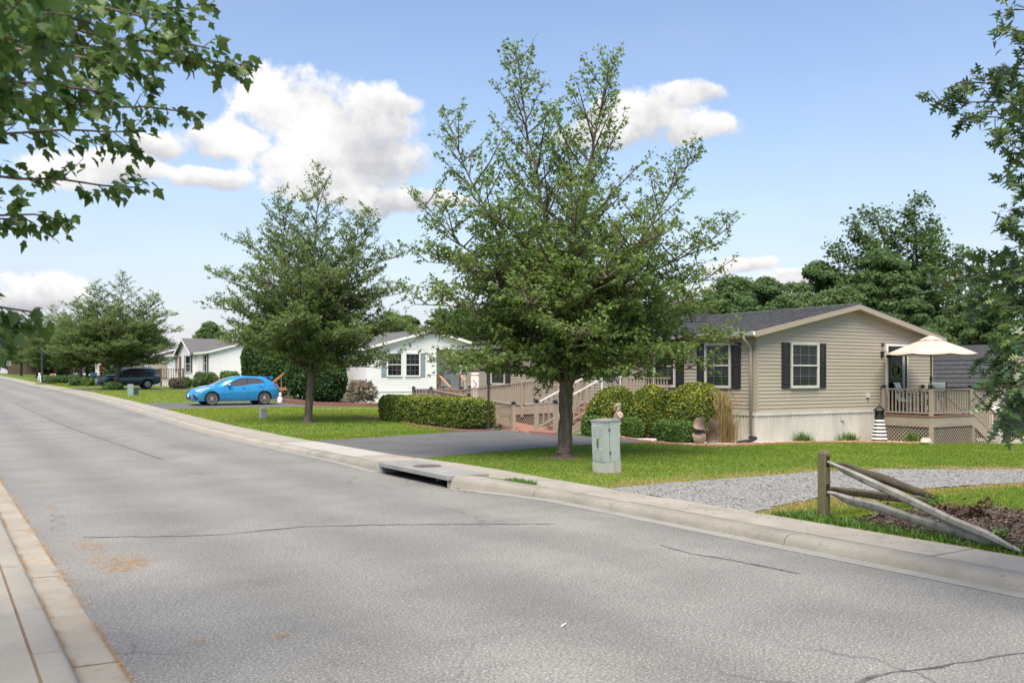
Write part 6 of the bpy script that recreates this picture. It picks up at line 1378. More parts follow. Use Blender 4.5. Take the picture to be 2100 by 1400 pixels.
# ================================================================== cars
def smooth1(x, xs, ys, k=.10):
    d = np.linspace(-k, k, 9); return float(np.mean(np.interp(np.clip(x+d, xs[0], xs[-1]), xs, ys)))
def make_car(name, label, sp):
    root = thing(name, label, 'car'); paint = M[sp['paint']]; X = sp['x']; xs = np.unique(np.concatenate([np.linspace(0,.3,7), np.linspace(.3,sp['L']-.3,44), np.linspace(sp['L']-.3,sp['L'],7)]))
    g = lambda key, x: smooth1(x, X, sp[key], .06)
    V = []; ring_ = 15
    for x in xs:
        zb, zs, zt, w_ = g('zb',x), g('zs',x), g('zt',x), g('w',x); zm = zb+(zs-zb)*.55
        half = [(0,zb),(.6*w_,zb),(.93*w_,zb+.015),(.985*w_,zb+.09),(w_,zm),(.975*w_,zs-.05),(.93*w_,zs),(.55*w_,zt-.012)]
        pts = half+[(0,zt)]; pts = [(y,z) for y,z in pts]; full = pts+[(-y,z) for y,z in pts[::-1][1:-1]]
        ring_ = len(full); V += [(x,y,z) for y,z in full]
    n = len(xs); F = [(i*ring_+j, i*ring_+(j+1) % ring_, (i+1)*ring_+(j+1) % ring_, (i+1)*ring_+j) for i in range(n-1) for j in range(ring_)]
    F += [tuple(range(ring_))[::-1], tuple(range((n-1)*ring_, n*ring_))]
    mb = MB(); mb.add(V, F); body = mb.build('body', [paint, M['dark']], root, smooth=True, ang=38)
    cut = []; 
    for wx in sp['wx']:
        for sy in (-1,1):
            c = MB(); c.lathe([(sp['ar'],-.36),(sp['ar'],.6)], (wx,sy*(sp['ww']+.02),sp['wr']+.015), 32, axis='y') if sy > 0 else c.lathe([(sp['ar'],-.6),(sp['ar'],.36)], (wx,sy*(sp['ww']+.02),sp['wr']+.015), 32, axis='y')
            co = c.build('cutter', M['dark']); cut.append(co); m_ = body.modifiers.new('arch','BOOLEAN'); m_.operation = 'DIFFERENCE'; m_.object = co; m_.solver = 'EXACT'; m_.material_mode = 'TRANSFER'
    dg = bpy.context.evaluated_depsgraph_get(); dg.update(); me = bpy.data.meshes.new_from_object(body.evaluated_get(dg)); body.modifiers.clear(); body.data = me
    me.shade_smooth(); me.set_sharp_from_angle(angle=R(38))
    for c in cut: bpy.data.objects.remove(c)
    # greenhouse
    GX = sp['gx']; gz = lambda x: smooth1(x, GX, sp['gz'], .05); yr = lambda x: smooth1(x, GX, sp['gy'], .05)
    base = lambda x: (min(g('w',x)*.93, g('w',x)-.05), g('zs',x)-.03)
    gxs = np.linspace(GX[0], GX[-1], 34); V = []
    def sec(x):
        yb, zb_ = base(x); zt = max(gz(x), zb_+.02); ye = min(yr(x), yb); t = min(1, max(0,(zt-zb_)/.3)); k = .10*t
        return [(yb,zb_),(ye+(yb-ye)*.12,zt-k),(ye-.10*t,zt-k*.25),(ye*.5,zt-.004),(0,zt)]
    for x in gxs:
        h = sec(x); full = h+[(-y,z) for y,z in h[::-1][1:]]; q = len(full); V += [(x,y,z) for y,z in full]
    F = [(i*q+j, i*q+j+1, (i+1)*q+j+1, (i+1)*q+j) for i in range(len(gxs)-1) for j in range(q-1)]+[tuple(range(q)), tuple(range((len(gxs)-1)*q, len(gxs)*q))[::-1]]
    mb = MB(); mb.add(V, F); cab = mb.build('cabin', paint, root, smooth=True, ang=45)
    def side(x, z, sy, off=.008):
        h = sec(x); (y0,z0),(y1,z1) = h[0],h[1]; t = (z-z0)/max(z1-z0,1e-3); return (x, sy*(y0+(y1-y0)*t+off), z)
    def panel(nm, poly, m, sy, off=.008, th=0, parent=None):
        mb = MB(); vs = [side(x,z,sy,off) for x,z in poly]; mb.add(vs, [tuple(range(len(vs)))]); return mb.build(nm, m, parent or cab)
    for sy in (-1,1):
        for poly in sp['win']: panel('side_window', poly, M['carglass'], sy)
        for poly in sp.get('pillar', []): panel('pillar', poly, M['blackp'], sy, .007)
        for poly in sp.get('trim', []):
            mb = MB(); pts = [side(x,z,sy,.012) for x,z in poly]; mb.tube(pts, .014, 5); mb.build('window_trim', M[sp.get('trimm','blackp')], cab)
    def glasspatch(nm, x0, x1, wfac, lift=.008):
        mb = MB(); V = []; ks = np.linspace(x0,x1,8)
        for x in ks:
            h = sec(x); y2 = h[2][0]*wfac
            for t in np.linspace(-1,1,9): y = t*y2; zz = np.interp(abs(y), [h[4][0],h[3][0],h[2][0]], [h[4][1],h[3][1],h[2][1]]); V.append((x,y,zz+lift))
        mb.add(V, [(i*9+j,i*9+j+1,(i+1)*9+j+1,(i+1)*9+j) for i in range(7) for j in range(8)]); mb.build(nm, M['carglass'], cab, smooth=True)
    glasspatch('windscreen', *sp['ws'], .98); glasspatch('rear_window', *sp['rw'], .9)
    # wheels
    wr = sp['wr']; rr = wr*sp['rimr']
    tb = MB(); tb.lathe([(rr,-.09),(wr*.9,-.105),(wr,-.085),(wr,.085),(wr*.9,.105),(rr,.09),(.02,.09)], (0,0,0), 36, axis='y', cap=False); tme = tb.mesh('tyre', M['tyre'], smooth=True, ang=50)
    rb = MB(); rb.lathe([(rr,-.09),(rr,-.10),(rr*.93,-.098),(rr*.9,-.05),(rr*.9,.05)], (0,0,0), 36, axis='y', cap=False); rb.lathe([(.07,-.085),(.055,-.098),(.01,-.1)], (0,0,0), 14, axis='y')
    for i in range(sp['spokes']):
        a = 2*math.pi*i/sp['spokes']; wd = sp['spw']; d = Vector((math.cos(a),0,math.sin(a))); t = Vector((-math.sin(a),0,math.cos(a)))
        p0 = d*.04; p1 = d*rr*.94; q = lambda c, y0, k: [c-t*wd*k+Vector((0,y0,0)), c+t*wd*k+Vector((0,y0,0)), c+t*wd*k+Vector((0,y0+.03,0)), c-t*wd*k+Vector((0,y0+.03,0))]
        rb.hexa(q(p0,-.092,.8)+q(p1,-.085,1.15))
    rme = rb.mesh('rim', M[sp['rim']], smooth=True, ang=35); db = MB(); db.lathe([(rr*.89,-.035),(rr*.89,.02)],(0,0,0),24,axis='y'); dme = db.mesh('brake_disc', M['black'])
    for wx in sp['wx']:
        for sy in (-1,1):
            t_ = inst('wheel', tme, root, (wx, sy*(sp['ww']-.115), wr), (0,0,0 if sy < 0 else math.pi)); inst('rim', rme, t_); inst('brake_disc', dme, t_)
    # doors: seams and handles; mirrors, lamps, lower trim
    bw = lambda x, z: (lambda zb, zs, w_: w_*float(np.interp(z, [zb,zb+.09,zb+(zs-zb)*.55,zs-.05,zs],[.95,.985,1,.975,.93])))(g('zb',x), g('zs',x), g('w',x))
    for sy in (-1,1):
        for sx in sp['seams']:
            mb = MB(); mb.tube([(sx[i_][0]+(sx[i_+1][0]-sx[i_][0])*t_/6, sy*(bw(sx[i_][0]+(sx[i_+1][0]-sx[i_][0])*t_/6, sx[i_][1]+(sx[i_+1][1]-sx[i_][1])*t_/6)+.001), sx[i_][1]+(sx[i_+1][1]-sx[i_][1])*t_/6) for i_ in range(len(sx)-1) for t_ in range(7)], .006, 4); mb.build('door_seam', M['dark'], body)
        for hx, hz_ in sp['handles']:
            mb = MB(); y = sy*(bw(hx,hz_)+.012); mb.hexa([(hx-.1,y-.012,hz_-.018),(hx+.1,y-.012,hz_-.012),(hx+.1,y+.012,hz_-.012),(hx-.1,y+.012,hz_-.018),(hx-.1,y-.012,hz_+.012),(hx+.1,y-.012,hz_+.02),(hx+.1,y+.012,hz_+.02),(hx-.1,y+.012,hz_+.012)]); mb.build('door_handle', M[sp['hm']], body, bevel=.008)
        mx, mz = sp['mirror']; mb = MB(); y = sy*(g('w',mx)+.07); mb.lathe([(.02,-.1),(.075,-.06),(.09,0),(.08,.06),(.03,.1)], (mx,y,mz), 12, axis='x'); mb.beam((mx-.02,sy*(g('w',mx)-.08),mz-.05),(mx,y,mz-.05),.06,.04); mb.build('wing_mirror', paint, body, smooth=True, ang=40)
        for key, m_ in (('head','lamp'),('tail',sp.get('tm','tail')),('dark','blackp'),('bright','chrome')):
            for poly in sp.get(key, []):
                bm = bmesh.new(); f_ = bm.faces.new([bm.verts.new((x,0,z)) for x,z in poly]); bmesh.ops.triangulate(bm, faces=[f_])
                for ax_ in (0,2):
                    lo = min(v.co[ax_] for v in bm.verts); hi = max(v.co[ax_] for v in bm.verts); t_ = lo+.03
                    while t_ < hi:
                        co = [0,0,0]; no = [0,0,0]; co[ax_] = t_; no[ax_] = 1; bmesh.ops.bisect_plane(bm, geom=bm.verts[:]+bm.edges[:]+bm.faces[:], plane_co=co, plane_no=no, dist=1e-5); t_ += .03
                for v in bm.verts: v.co.y = sy*(bw(v.co.x, v.co.z)+.009)
                me_ = bpy.data.meshes.new(key); bm.to_mesh(me_); bm.free(); me_.materials.append(M[m_]); link({'head':'headlight','tail':'tail_light','dark':'dark_trim','bright':'bright_trim'}[key], me_, body)
    for nm, (x0,x1,y,z0,z1), m_ in sp['front']:
        mb = MB(); mb.box(x0,x1,-y,y,z0,z1); mb.build(nm, M[m_], body, bevel=.01)
    return root, g, body
HB = dict(L=4.37, paint='blue', x=[0,.06,.2,.5,.9,1.25,1.8,2.5,3.2,3.6,3.9,4.15,4.3,4.37], zb=[.30,.23,.19,.18,.18,.18,.18,.18,.19,.21,.25,.30,.36,.42],
    zs=[.58,.68,.75,.83,.90,.93,.95,.985,1.06,1.10,1.10,1.06,1.0,.90], zt=[.60,.71,.80,.90,.985,1.02,1.02,1.02,1.06,1.10,1.10,1.07,1.0,.91], w=[.56,.70,.80,.865,.885,.885,.88,.885,.895,.895,.885,.85,.80,.72],
    wx=(.94,3.58), wr=.318, ar=.375, ww=.885, rimr=.76, rim='alloy', spokes=15, spw=.011,
    gx=[1.12,1.4,1.7,2.0,2.3,2.6,3.0,3.5,3.78,3.95,4.12,4.26], gz=[.98,1.14,1.295,1.40,1.445,1.455,1.45,1.43,1.39,1.27,1.13,1.02], gy=[.72,.70,.67,.65,.645,.645,.64,.62,.60,.60,.62,.64],
    win=[[(1.52,.935),(1.87,1.12),(2.25,1.28),(2.5,1.325),(2.66,1.335),(2.66,.975)],[(2.79,.99),(2.79,1.33),(3.28,1.30),(3.45,1.235),(3.61,1.13),(3.3,1.05)]],
    pillar=[[(2.665,.972),(2.785,.985),(2.785,1.335),(2.665,1.34)]], trim=[[(1.5,.925),(1.87,1.125),(2.25,1.29),(2.5,1.338),(2.8,1.345),(3.28,1.318),(3.46,1.25),(3.64,1.13),(3.3,1.04),(2.72,.97),(1.5,.925)]], ws=(1.24,1.95), rw=(3.86,4.2),
    seams=[[(1.55,.92),(1.52,.6),(1.6,.3)],[(2.72,.96),(2.72,.6),(2.70,.3)],[(3.62,1.05),(3.5,.78),(3.25,.55)]], handles=[(2.5,.86),(3.38,.92)], hm='blue', mirror=(1.78,.99),
    head=[[(.20,.655),(.42,.63),(.72,.775),(.55,.775)]], tail=[[(4.02,1.03),(4.24,.99),(4.27,.90),(4.12,.93)]], dark=[[(.04,.50),(.10,.54),(.30,.30),(.12,.28)]], bright=[[(.14,.56),(.17,.56),(.40,.29),(.36,.28)]],
    front=[('grille',(-.012,.05,.5,.30,.50),'blackp'),('upper_grille',(.02,.09,.52,.60,.635),'blackp'),('number_plate',(-.03,-.012,.16,.40,.50),'paintw')])
car, g_, body_ = make_car('blue_hatchback', 'bright blue hatchback parked across the driveway of the white house', HB)
mb = MB(); mb.hexa([(3.75,-.56,1.385),(4.08,-.60,1.40),(4.08,.60,1.40),(3.75,.56,1.385),(3.75,-.56,1.41),(4.12,-.60,1.425),(4.12,.60,1.425),(3.75,.56,1.41)]); mb.hexa([(3.95,-.62,1.30),(4.06,-.62,1.30),(4.06,-.57,1.30),(3.95,-.57,1.30),(3.9,-.62,1.41),(4.1,-.62,1.425),(4.1,-.57,1.425),(3.9,-.57,1.41)]); mb.build('spoiler', M['blue'], car, bevel=.01)
mb = MB(); mb.prism(Fr((0,0,0),(1,0,0),(0,1,0)), [(3.45,1.40),(3.66,1.39),(3.66,1.47),(3.6,1.475)], -.015, .015); mb.build('antenna_fin', M['blue'], car)
car.location = (10.72,46.62,zy(12.5,46.6)+.014)
SV = dict(L=4.64, paint='navy', x=[0,.06,.2,.5,.95,1.3,1.9,2.6,3.3,3.8,4.2,4.45,4.58,4.64], zb=[.42,.32,.27,.25,.25,.25,.25,.25,.26,.28,.32,.36,.42,.48],
    zs=[.74,.84,.92,1.0,1.06,1.08,1.09,1.10,1.13,1.17,1.19,1.17,1.1,1.0], zt=[.76,.88,.97,1.06,1.13,1.16,1.16,1.16,1.17,1.2,1.2,1.18,1.11,1.01], w=[.60,.74,.83,.89,.91,.91,.91,.91,.915,.915,.90,.87,.82,.76],
    wx=(.96,3.665), wr=.362, ar=.43, ww=.91, rimr=.63, rim='alloyw', spokes=10, spw=.022,
    gx=[1.22,1.5,1.8,2.1,2.4,2.8,3.3,3.9,4.2,4.36,4.46,4.54], gz=[1.14,1.31,1.47,1.60,1.66,1.69,1.685,1.66,1.62,1.50,1.36,1.2], gy=[.76,.74,.71,.69,.68,.68,.68,.67,.65,.65,.67,.70],
    win=[[(1.62,1.12),(1.95,1.33),(2.3,1.50),(2.55,1.545),(2.55,1.125)],[(2.62,1.13),(2.62,1.545),(3.6,1.53),(4.02,1.36),(3.75,1.22),(3.3,1.15)]],
    pillar=[[(2.55,1.125),(2.62,1.13),(2.62,1.55),(2.55,1.55)]], trim=[[(1.6,1.11),(2.6,1.12),(3.3,1.14),(3.78,1.21),(4.06,1.36),(3.62,1.545),(2.6,1.56),(2.3,1.515),(1.95,1.345)]], trimm='chrome', ws=(1.28,2.05), rw=(4.28,4.48),
    seams=[[(1.62,1.08),(1.6,.7),(1.66,.4)],[(2.58,1.10),(2.58,.7),(2.56,.4)],[(3.7,1.12),(3.62,.95),(3.3,.65)]], handles=[(2.4,.98),(3.4,1.06)], hm='chrome', mirror=(1.75,1.16),
    head=[[(.14,.80),(.40,.79),(.78,.95),(.45,.93)]], tail=[[(4.12,1.16),(4.50,1.18),(4.55,1.0),(4.22,1.0)]], tm='tailw', dark=[[(.5,.28),(.56,.62),(.62,.62),(.56,.28)],[(1.42,.27),(3.2,.28),(3.2,.42),(1.42,.42)]],
    front=[('grille',(-.015,.04,.42,.72,.80),'chrome'),('lower_grille',(-.012,.05,.55,.34,.48),'blackp'),('number_plate',(-.03,-.012,.16,.52,.62),'paintw')])
car2, g_, _b = make_car('dark_suv', 'dark blue SUV parked behind the wide street maple', SV)
for sy in (-1,1):
    mb = MB(); mb.tube([(2.0,sy*.62,1.62),(2.2,sy*.63,1.69),(3.2,sy*.63,1.735),(4.0,sy*.62,1.71),(4.15,sy*.61,1.65)],.022,6); mb.build('roof_rail', M['chrome'], car2, smooth=True)
car2.location = (10.75,77.2,zy(12.5,77)+.016)

# ================================================================== foreground things
fn = thing('split_rail_fence', 'weathered split-rail corner with a mossy post and collapsed leaning rails', 'fence', (9.25,7.29,.1))
mb = MB(); x, y, h = 9.25, 7.29, .056
mb.add([(x-h,y-h,-.05),(x+h,y-h,-.05),(x+h,y+h,-.05),(x-h,y+h,-.05),(x-h*1.02,y-h,.9),(x+h,y-h,.9),(x+h,y+h,.9),(x-h,y+h,.9),(x-h*.6,y-h*.6,.945),(x+h*.6,y-h*.6,.945),(x+h*.6,y+h*.6,.945),(x-h*.6,y+h*.6,.945)],
       [(0,3,2,1),(0,1,5,4),(1,2,6,5),(2,3,7,6),(3,0,4,7),(4,5,9,8),(5,6,10,9),(6,7,11,10),(7,4,8,11),(8,9,10,11)]); mb.build('post', M['post'], fn, bevel=.01)
for z in (.40,.74):
    mb = MB(); mb.box(x+.0565,x+.0585,y-.022,y+.022,z,z+.13); mb.box(x-.03,x+.03,y-.0585,y-.0565,z,z+.13); mb.build('mortise', M['dark'], fn)
def split_rail(a, b, m, seed, hh=.10, ww=.06):
    rn = random.Random(seed); a = Vector(a); b = Vector(b); t = (b-a).normalized(); s_ = t.cross(Vector((0,0,1))).normalized(); u = s_.cross(t)
    V = []; ts = [0,.05,.13,.3,.5,.7,.86,.95,1]; sc = [.32,.55,.95,1,1.02,1,.95,.6,.3]; q = [(-.9,-.5),(0,-1),(.9,-.45),(1,.5),(.1,1),(-1,.55)]
    for t_, k in zip(ts, sc):
        c = a.lerp(b, t_)+s_*rn.uniform(-.012,.012)+u*rn.uniform(-.012,.012)
        for i, j in q: V.append(c+s_*(i*ww/2*(.5+.5*k)*rn.uniform(.9,1.1))+u*(j*hh/2*k*rn.uniform(.92,1.08)))
    n = len(q); F = [(i*n+j,i*n+(j+1)%n,(i+1)*n+(j+1)%n,(i+1)*n+j) for i in range(len(ts)-1) for j in range(n)]+[tuple(range(n))[::-1],tuple(range((len(ts)-1)*n,len(ts)*n))]
    mb = MB(); mb.add(V, F); return mb.build('rail', m, fn, smooth=True, ang=40)
split_rail((9.24,7.24,.80),(8.96,4.74,.14),M['fence'],1); split_rail((9.26,7.24,.42),(9.03,4.80,.14),M['fence'],2,.11)
split_rail((9.31,7.30,.80),(11.75,7.38,.17),M['fenceb'],3,.12); split_rail((9.31,7.29,.46),(11.4,7.22,.16),M['fenceb'],4,.105)
# utility cabinet
cb = thing('utility_cabinet', 'pale green leaning utility cabinet on the lawn beside the nearest maple', 'utility box', (10.43,13.02,.09))
W2 = .185; mb = MB(); mb.box(-W2,W2,-W2,W2,-.1,.20); base_ = mb.build('base', M['cab_base']); base_.parent = cb
mb = MB(); mb.box(-W2+.006,W2-.006,-W2+.006,W2-.006,.206,.945); cbody = mb.build('body', M['green_cab']); cbody.parent = cb
mb = MB(); mb.box(-W2-.008,W2+.008,-W2-.008,W2+.008,.945,.975); mb.box(-W2+.03,W2-.03,-W2+.03,W2-.03,.975,.985); o = mb.build('lid', M['grey_lid']); o.parent = cb
fa = Fr((-W2+.006,W2-.006,0),(0,-1,0),(-1,0,0)); fb2 = Fr((-W2+.006,-W2+.006,0),(1,0,0),(0,-1,0)); cw = 2*W2-.012
def cpart(nm, build, m, par=cbody):
    mb = MB(); build(mb); o = mb.build(nm, m); o.parent = par; return o
cpart('door_panel', lambda b: b.fbox(fa,.012,cw-.012,.225,.93,0,.005), M['green_cab'])
for uu in (.06,.20):
    for z0 in (.28,.70):
        for i in range(6): cpart('louvre', lambda b: b.hexa([fa.p(uu,z0+i*.032,.005),fa.p(uu+.075,z0+i*.032,.005),fa.p(uu+.075,z0+i*.032,.014),fa.p(uu,z0+i*.032,.014),fa.p(uu,z0+i*.032+.014,.005),fa.p(uu+.075,z0+i*.032+.014,.005),fa.p(uu+.075,z0+i*.032+.012,.006),fa.p(uu,z0+i*.032+.012,.006)]), M['green_cab'])
cpart('handle', lambda b: b.fbox(fa,.155,.18,.49,.64,.006,.03), M['iron']); cpart('warning_label', lambda b: b.fbox(fa,.20,.25,.62,.69,.005,.0065), mat('yellow_label',(.62,.55,.18),.5))
cpart('label_print', lambda b: (b.fbox(fa,.205,.245,.66,.667,.0065,.0072), b.fbox(fa,.205,.235,.645,.651,.0065,.0072), b.fbox(fa,.205,.245,.63,.636,.0065,.0072)), M['black'])
cpart('door_gap', lambda b: b.fbox(fb2,.10,.106,.22,.94,.0,.0025), M['dark'])
for z in (.36,.78): cpart('hinge', lambda b: b.fbox(fb2,.085,.122,z,z+.04,.002,.014), M['iron'])
for z in (.06,.12,.17):
    o = cpart('bolt', lambda b: b.lathe([(.008,-.008),(.008,.0)],(.02,-W2,z),6,axis='y'), M['iron'], base_)
cb.rotation_euler = (R(-.6), R(-2.6), R(5)); cb.location = (10.43,13.02,.09)
def pedestal(label, n, s, w_, h, m, cap=None):
    z = zy(n, s); r_ = thing('utility_pedestal', label, 'utility box', (n, s, z)); mb = MB(); mb.box(n-w_/2,n+w_/2,s-w_/2,s+w_/2,z-.05,z+h*.86); mb.build('body', m, r_, bevel=.012)
    mb = MB(); q = w_/2+.01; mb.hexa([(n-q,s-q,z+h*.84),(n+q,s-q,z+h*.84),(n+q,s+q,z+h*.84),(n-q,s+q,z+h*.84),(n-q*.9,s-q*.9,z+h),(n+q*.9,s-q*.9,z+h),(n+q*.9,s+q*.9,z+h),(n-q*.9,s+q*.9,z+h)]); mb.build('cap', cap or m, r_, bevel=.012)
pedestal('small grey utility pedestal on the lawn in front of the blue hatchback', 10.9,35.1,.22,.42,M['greyp'])
pedestal('tall pale utility pedestal in front of the dark blue SUV', 10.35,60.2,.30,.72,M['greyg']); pedestal('short dark utility pedestal beside the pale one', 10.85,61.2,.26,.50,M['shutg'])
# ship propeller
pp = thing('ship_propeller', 'bronze four-bladed ship propeller lying in the pebble bed', 'propeller', (17.35,17.45,.04)); pc = Vector((17.35,17.45,.40))
ax = (Vector((-.54,-.84,.12))).normalized(); e1 = ax.cross(Vector((0,0,1))).normalized(); e2 = e1.cross(ax)
mb = MB(); mb.tube([pc-ax*.11, pc-ax*.06, pc+ax*.05, pc+ax*.10], [.055,.075,.07,.045], 14); mb.build('hub', M['bronze'], pp, smooth=True, ang=40)
mb = MB(); mb.tube([pc+ax*.09, pc+ax*.104], .03, 10); mb.build('bore', M['dark'], pp)
for k in range(4):
    a = R(45+90*k+4); d = e1*math.cos(a)+e2*math.sin(a); t = ax.cross(d); V = []; rs_ = np.linspace(.05,.43,9); wf = [.06,.10,.15,.185,.205,.205,.18,.125,.03]
    for th in (0,.012):
        for r_, wd in zip(rs_, wf):
            tw_ = R(58-62*(r_/.43)); 
            for q in np.linspace(-1,1,7): V.append(pc+d*r_+(t*math.cos(tw_)+ax*math.sin(tw_))*(q*wd)+ax*(th-.03*q*q*math.cos(a)))
    F = []; m7 = 63
    for i in range(8):
        for j in range(6): b0 = i*7+j; F += [(b0,b0+1,b0+8,b0+7),(m7+b0,m7+b0+7,m7+b0+8,m7+b0+1)]
    ed = [i*7 for i in range(9)]+[56+j for j in range(1,7)]+[i*7+6 for i in range(7,-1,-1)]+[j for j in range(5,0,-1)]
    F += [(ed[i],ed[(i+1)%len(ed)],m7+ed[(i+1)%len(ed)],m7+ed[i]) for i in range(len(ed))]
    mb = MB(); mb.add(V, F); mb.build('blade', M['bronze'], pp, smooth=True, ang=50)
# downspout extension
dp = thing('drain_pipe', 'black corrugated drain pipe lying at the house corner', 'pipe', (19.55,17.8,.02)); pts = [Vector((19.62,18.0,.12)), Vector((19.35,17.55,.13)), Vector((18.95,17.42,.07)), Vector((18.5,17.4,.055))]
mb = MB(); q = []; rr_ = []
for i in range(45): t = i/44*3; k = min(2,int(t)); q.append(pts[k].lerp(pts[k+1],t-k)); rr_.append(.055 if i % 2 else .047)
mb.tube(q, rr_, 12); mb.build('hose', M['blackp'], dp, smooth=True, ang=80)
# lighthouse ornament
lx, ly = 24.42,17.2; lz = zy(lx,ly)+.02; lh = thing('lighthouse_ornament', 'black and white striped wooden lighthouse ornament beside the deck', 'ornament', (lx,ly,lz))
H0 = .70; ns_ = 13
for i in range(ns_):
    a, b = i/ns_, (i+1)/ns_; ra, rb_ = .255-.115*a, .255-.115*b; mb = MB(); mb.lathe([(ra,lz+H0*a+.03),(rb_,lz+H0*b+.03)], (lx,ly,0), 8, ang0=R(12)); mb.build('stripe', M['paintb'] if i % 2 == 0 else M['paintw'], lh)
mb = MB(); mb.lathe([(.285,lz-.02),(.275,lz+.03)],(lx,ly,0),8,ang0=R(12)); mb.build('plinth', M['paintb'], lh)
mb = MB(); mb.lathe([(.15,lz+.73),(.165,lz+.745),(.165,lz+.775),(.12,lz+.78)],(lx,ly,0),8,ang0=R(12)); gal = mb.build('gallery', M['paintb'], lh)
for i in range(8):
    a = R(12)+i*math.pi/4; mb = MB(); px_, py_ = lx+.12*math.cos(a), ly+.12*math.sin(a); mb.box(px_-.014,px_+.014,py_-.014,py_+.014,lz+.775,lz+.95); mb.build('lantern_bar', M['paintb'], gal)
mb = MB(); mb.lathe([(.10,lz+.78),(.10,lz+.945)],(lx,ly,0),8,ang0=R(12)); mb.build('lantern_glass', M['carglass'], gal)
mb = MB(); mb.lathe([(.045,lz+.79),(.055,lz+.85),(.045,lz+.9)],(lx,ly,0),8); mb.build('bulb', M['lamp'], gal)
mb = MB(); mb.lathe([(.20,lz+.945),(.205,lz+.96),(.11,lz+1.04),(.025,lz+1.09),(.012,lz+1.12),(.025,lz+1.14),(.008,lz+1.17)],(lx,ly,0),8,ang0=R(12)); mb.build('roof', M['paintb'], lh)
mb = MB(); f_ = Fr((lx,ly,0),(CR.x,CR.y,0),(-CF.x,-CF.y,0)); mb.fbox(f_,-.035,.035,lz+.06,lz+.15,.19,.235); mb.build('door', M['greyp'], lh)
rk = MB(); bmr = bmesh.new(); bmesh.ops.create_icosphere(bmr, subdivisions=2, radius=1)
for v in bmr.verts: v.co = Vector((v.co.x*.20, v.co.y*.15, v.co.z*.13))*(1+.25*math.sin(v.co.x*5+v.co.y*3)*math.cos(v.co.z*4))
me = bpy.data.meshes.new('rock'); bmr.to_mesh(me); bmr.free(); me.materials.append(M['stone']); o = link('rock', me); o.location = (25.05,16.05,zy(25,16)+.07); tag(o, 'brown rock lying at the brick edging before the deck', 'rock')
# patio umbrella
ux, uy = 25.95,16.47; um = thing('patio_umbrella', 'open cream patio umbrella standing on the deck', 'umbrella', (ux,uy,DZ))
mb = MB(); mb.tube([(ux,uy,DZ+.02),(ux,uy,3.05)],.021,10); mb.build('pole', M['black'], um, smooth=True); mb = MB(); mb.lathe([(.02,DZ+1.02),(.04,DZ+1.05),(.045,DZ+1.15),(.02,DZ+1.2)],(ux,uy,0),10); mb.build('crank', M['black'], um, smooth=True)
mb = MB(); mb.lathe([(.24,DZ),(.24,DZ+.05),(.06,DZ+.08),(.035,DZ+.2)],(ux,uy,0),20); mb.build('base', M['black'], um, smooth=True, ang=40)
def canopy(r0, r1, z0, z1, k, sag, nm, m, ang0=R(10)):
    V = []; F = []; ring_n = 6; per = 6
    for i in range(ring_n+1):
        t = i/ring_n; r_ = r0+(r1-r0)*t; z = z0+(z1-z0)*(t**1.08)
        for j in range(k*per):
            a = ang0+2*math.pi*j/(k*per); f = (j % per)/per; cc = math.cos(math.pi/k)/math.cos((f-.5)*2*math.pi/k); b = math.sin(f*math.pi)
            V.append((ux+r_*cc*math.cos(a), uy+r_*cc*math.sin(a), z-sag*b*t*(.35)+.03*b*math.sin(t*3)*sag))
    q = k*per
    for i in range(ring_n):
        for j in range(q): F.append((i*q+j,i*q+(j+1)%q,(i+1)*q+(j+1)%q,(i+1)*q+j))
    mb = MB(); mb.add(V, F); o = mb.build(nm, m, um, smooth=True, ang=25); md = o.modifiers.new('solid','SOLIDIFY'); md.thickness = .004; return o
canopy(.30,1.38,2.97,2.54,8,.10,'canopy',M['canvas']); canopy(.02,.37,3.12,2.975,8,.04,'vent_canopy',M['canvas'])
for j in range(8):
    a = R(10)+2*math.pi*j/8; mb = MB(); mb.tube([(ux,uy,2.98),(ux+1.36*math.cos(a),uy+1.36*math.sin(a),2.525)],.008,5); mb.build('rib', M['black'], um)
# patio chairs and table on the deck
def patio_chair(label, x, y, z, rz, m1, m2, group):
    r_ = thing('patio_chair', label, 'chair', (0,0,0), 0, group); mb = MB(); mb.box(-.25,.25,-.25,.25,.40,.46); mb.build('seat', m2, r_, bevel=.02)
    mb = MB(); mb.hexa([(-.24,.23,.46),(.24,.23,.46),(.24,.28,.46),(-.24,.28,.46),(-.22,.38,1.0),(.22,.38,1.0),(.22,.42,1.0),(-.22,.42,1.0)]); mb.build('backrest', m2, r_, bevel=.02)
    for sx in (-1,1):
        mb = MB(); mb.tube([(sx*.27,-.25,0),(sx*.27,-.22,.62),(sx*.27,.2,.64),(sx*.26,.4,.98)],.016,6); mb.build('arm', m1, r_, smooth=True); mb = MB(); mb.tube([(sx*.27,.3,.66),(sx*.27,.3,.42),(sx*.27,.36,0)],.016,6); mb.build('leg', m1, r_, smooth=True)
    for i in range(4): mb = MB(); zz = .55+.11*i; mb.box(-.22,.22,.225+.09*i/2,.235+.09*i/2,zz,zz+.05); mb.build('slat', m1, r_)
    r_.location = (x,y,z); r_.rotation_euler = (0,0,rz); return r_
patio_chair('dark framed patio chair with pale cushion at the door side of the deck', 26.15,17.35,DZ,R(10),M['black'],M['paintw'],'patio chairs on the deck'); patio_chair('dark framed patio chair with pale cushion behind the right railing of the deck', 27.0,17.0,DZ,R(-70),M['black'],M['paintw'],'patio chairs on the deck')
patio_chair('dark low chair in front of the shed at the right edge', 31.6,16.6,zy(31,16.6)+.016,R(160),M['black'],M['black'],None)
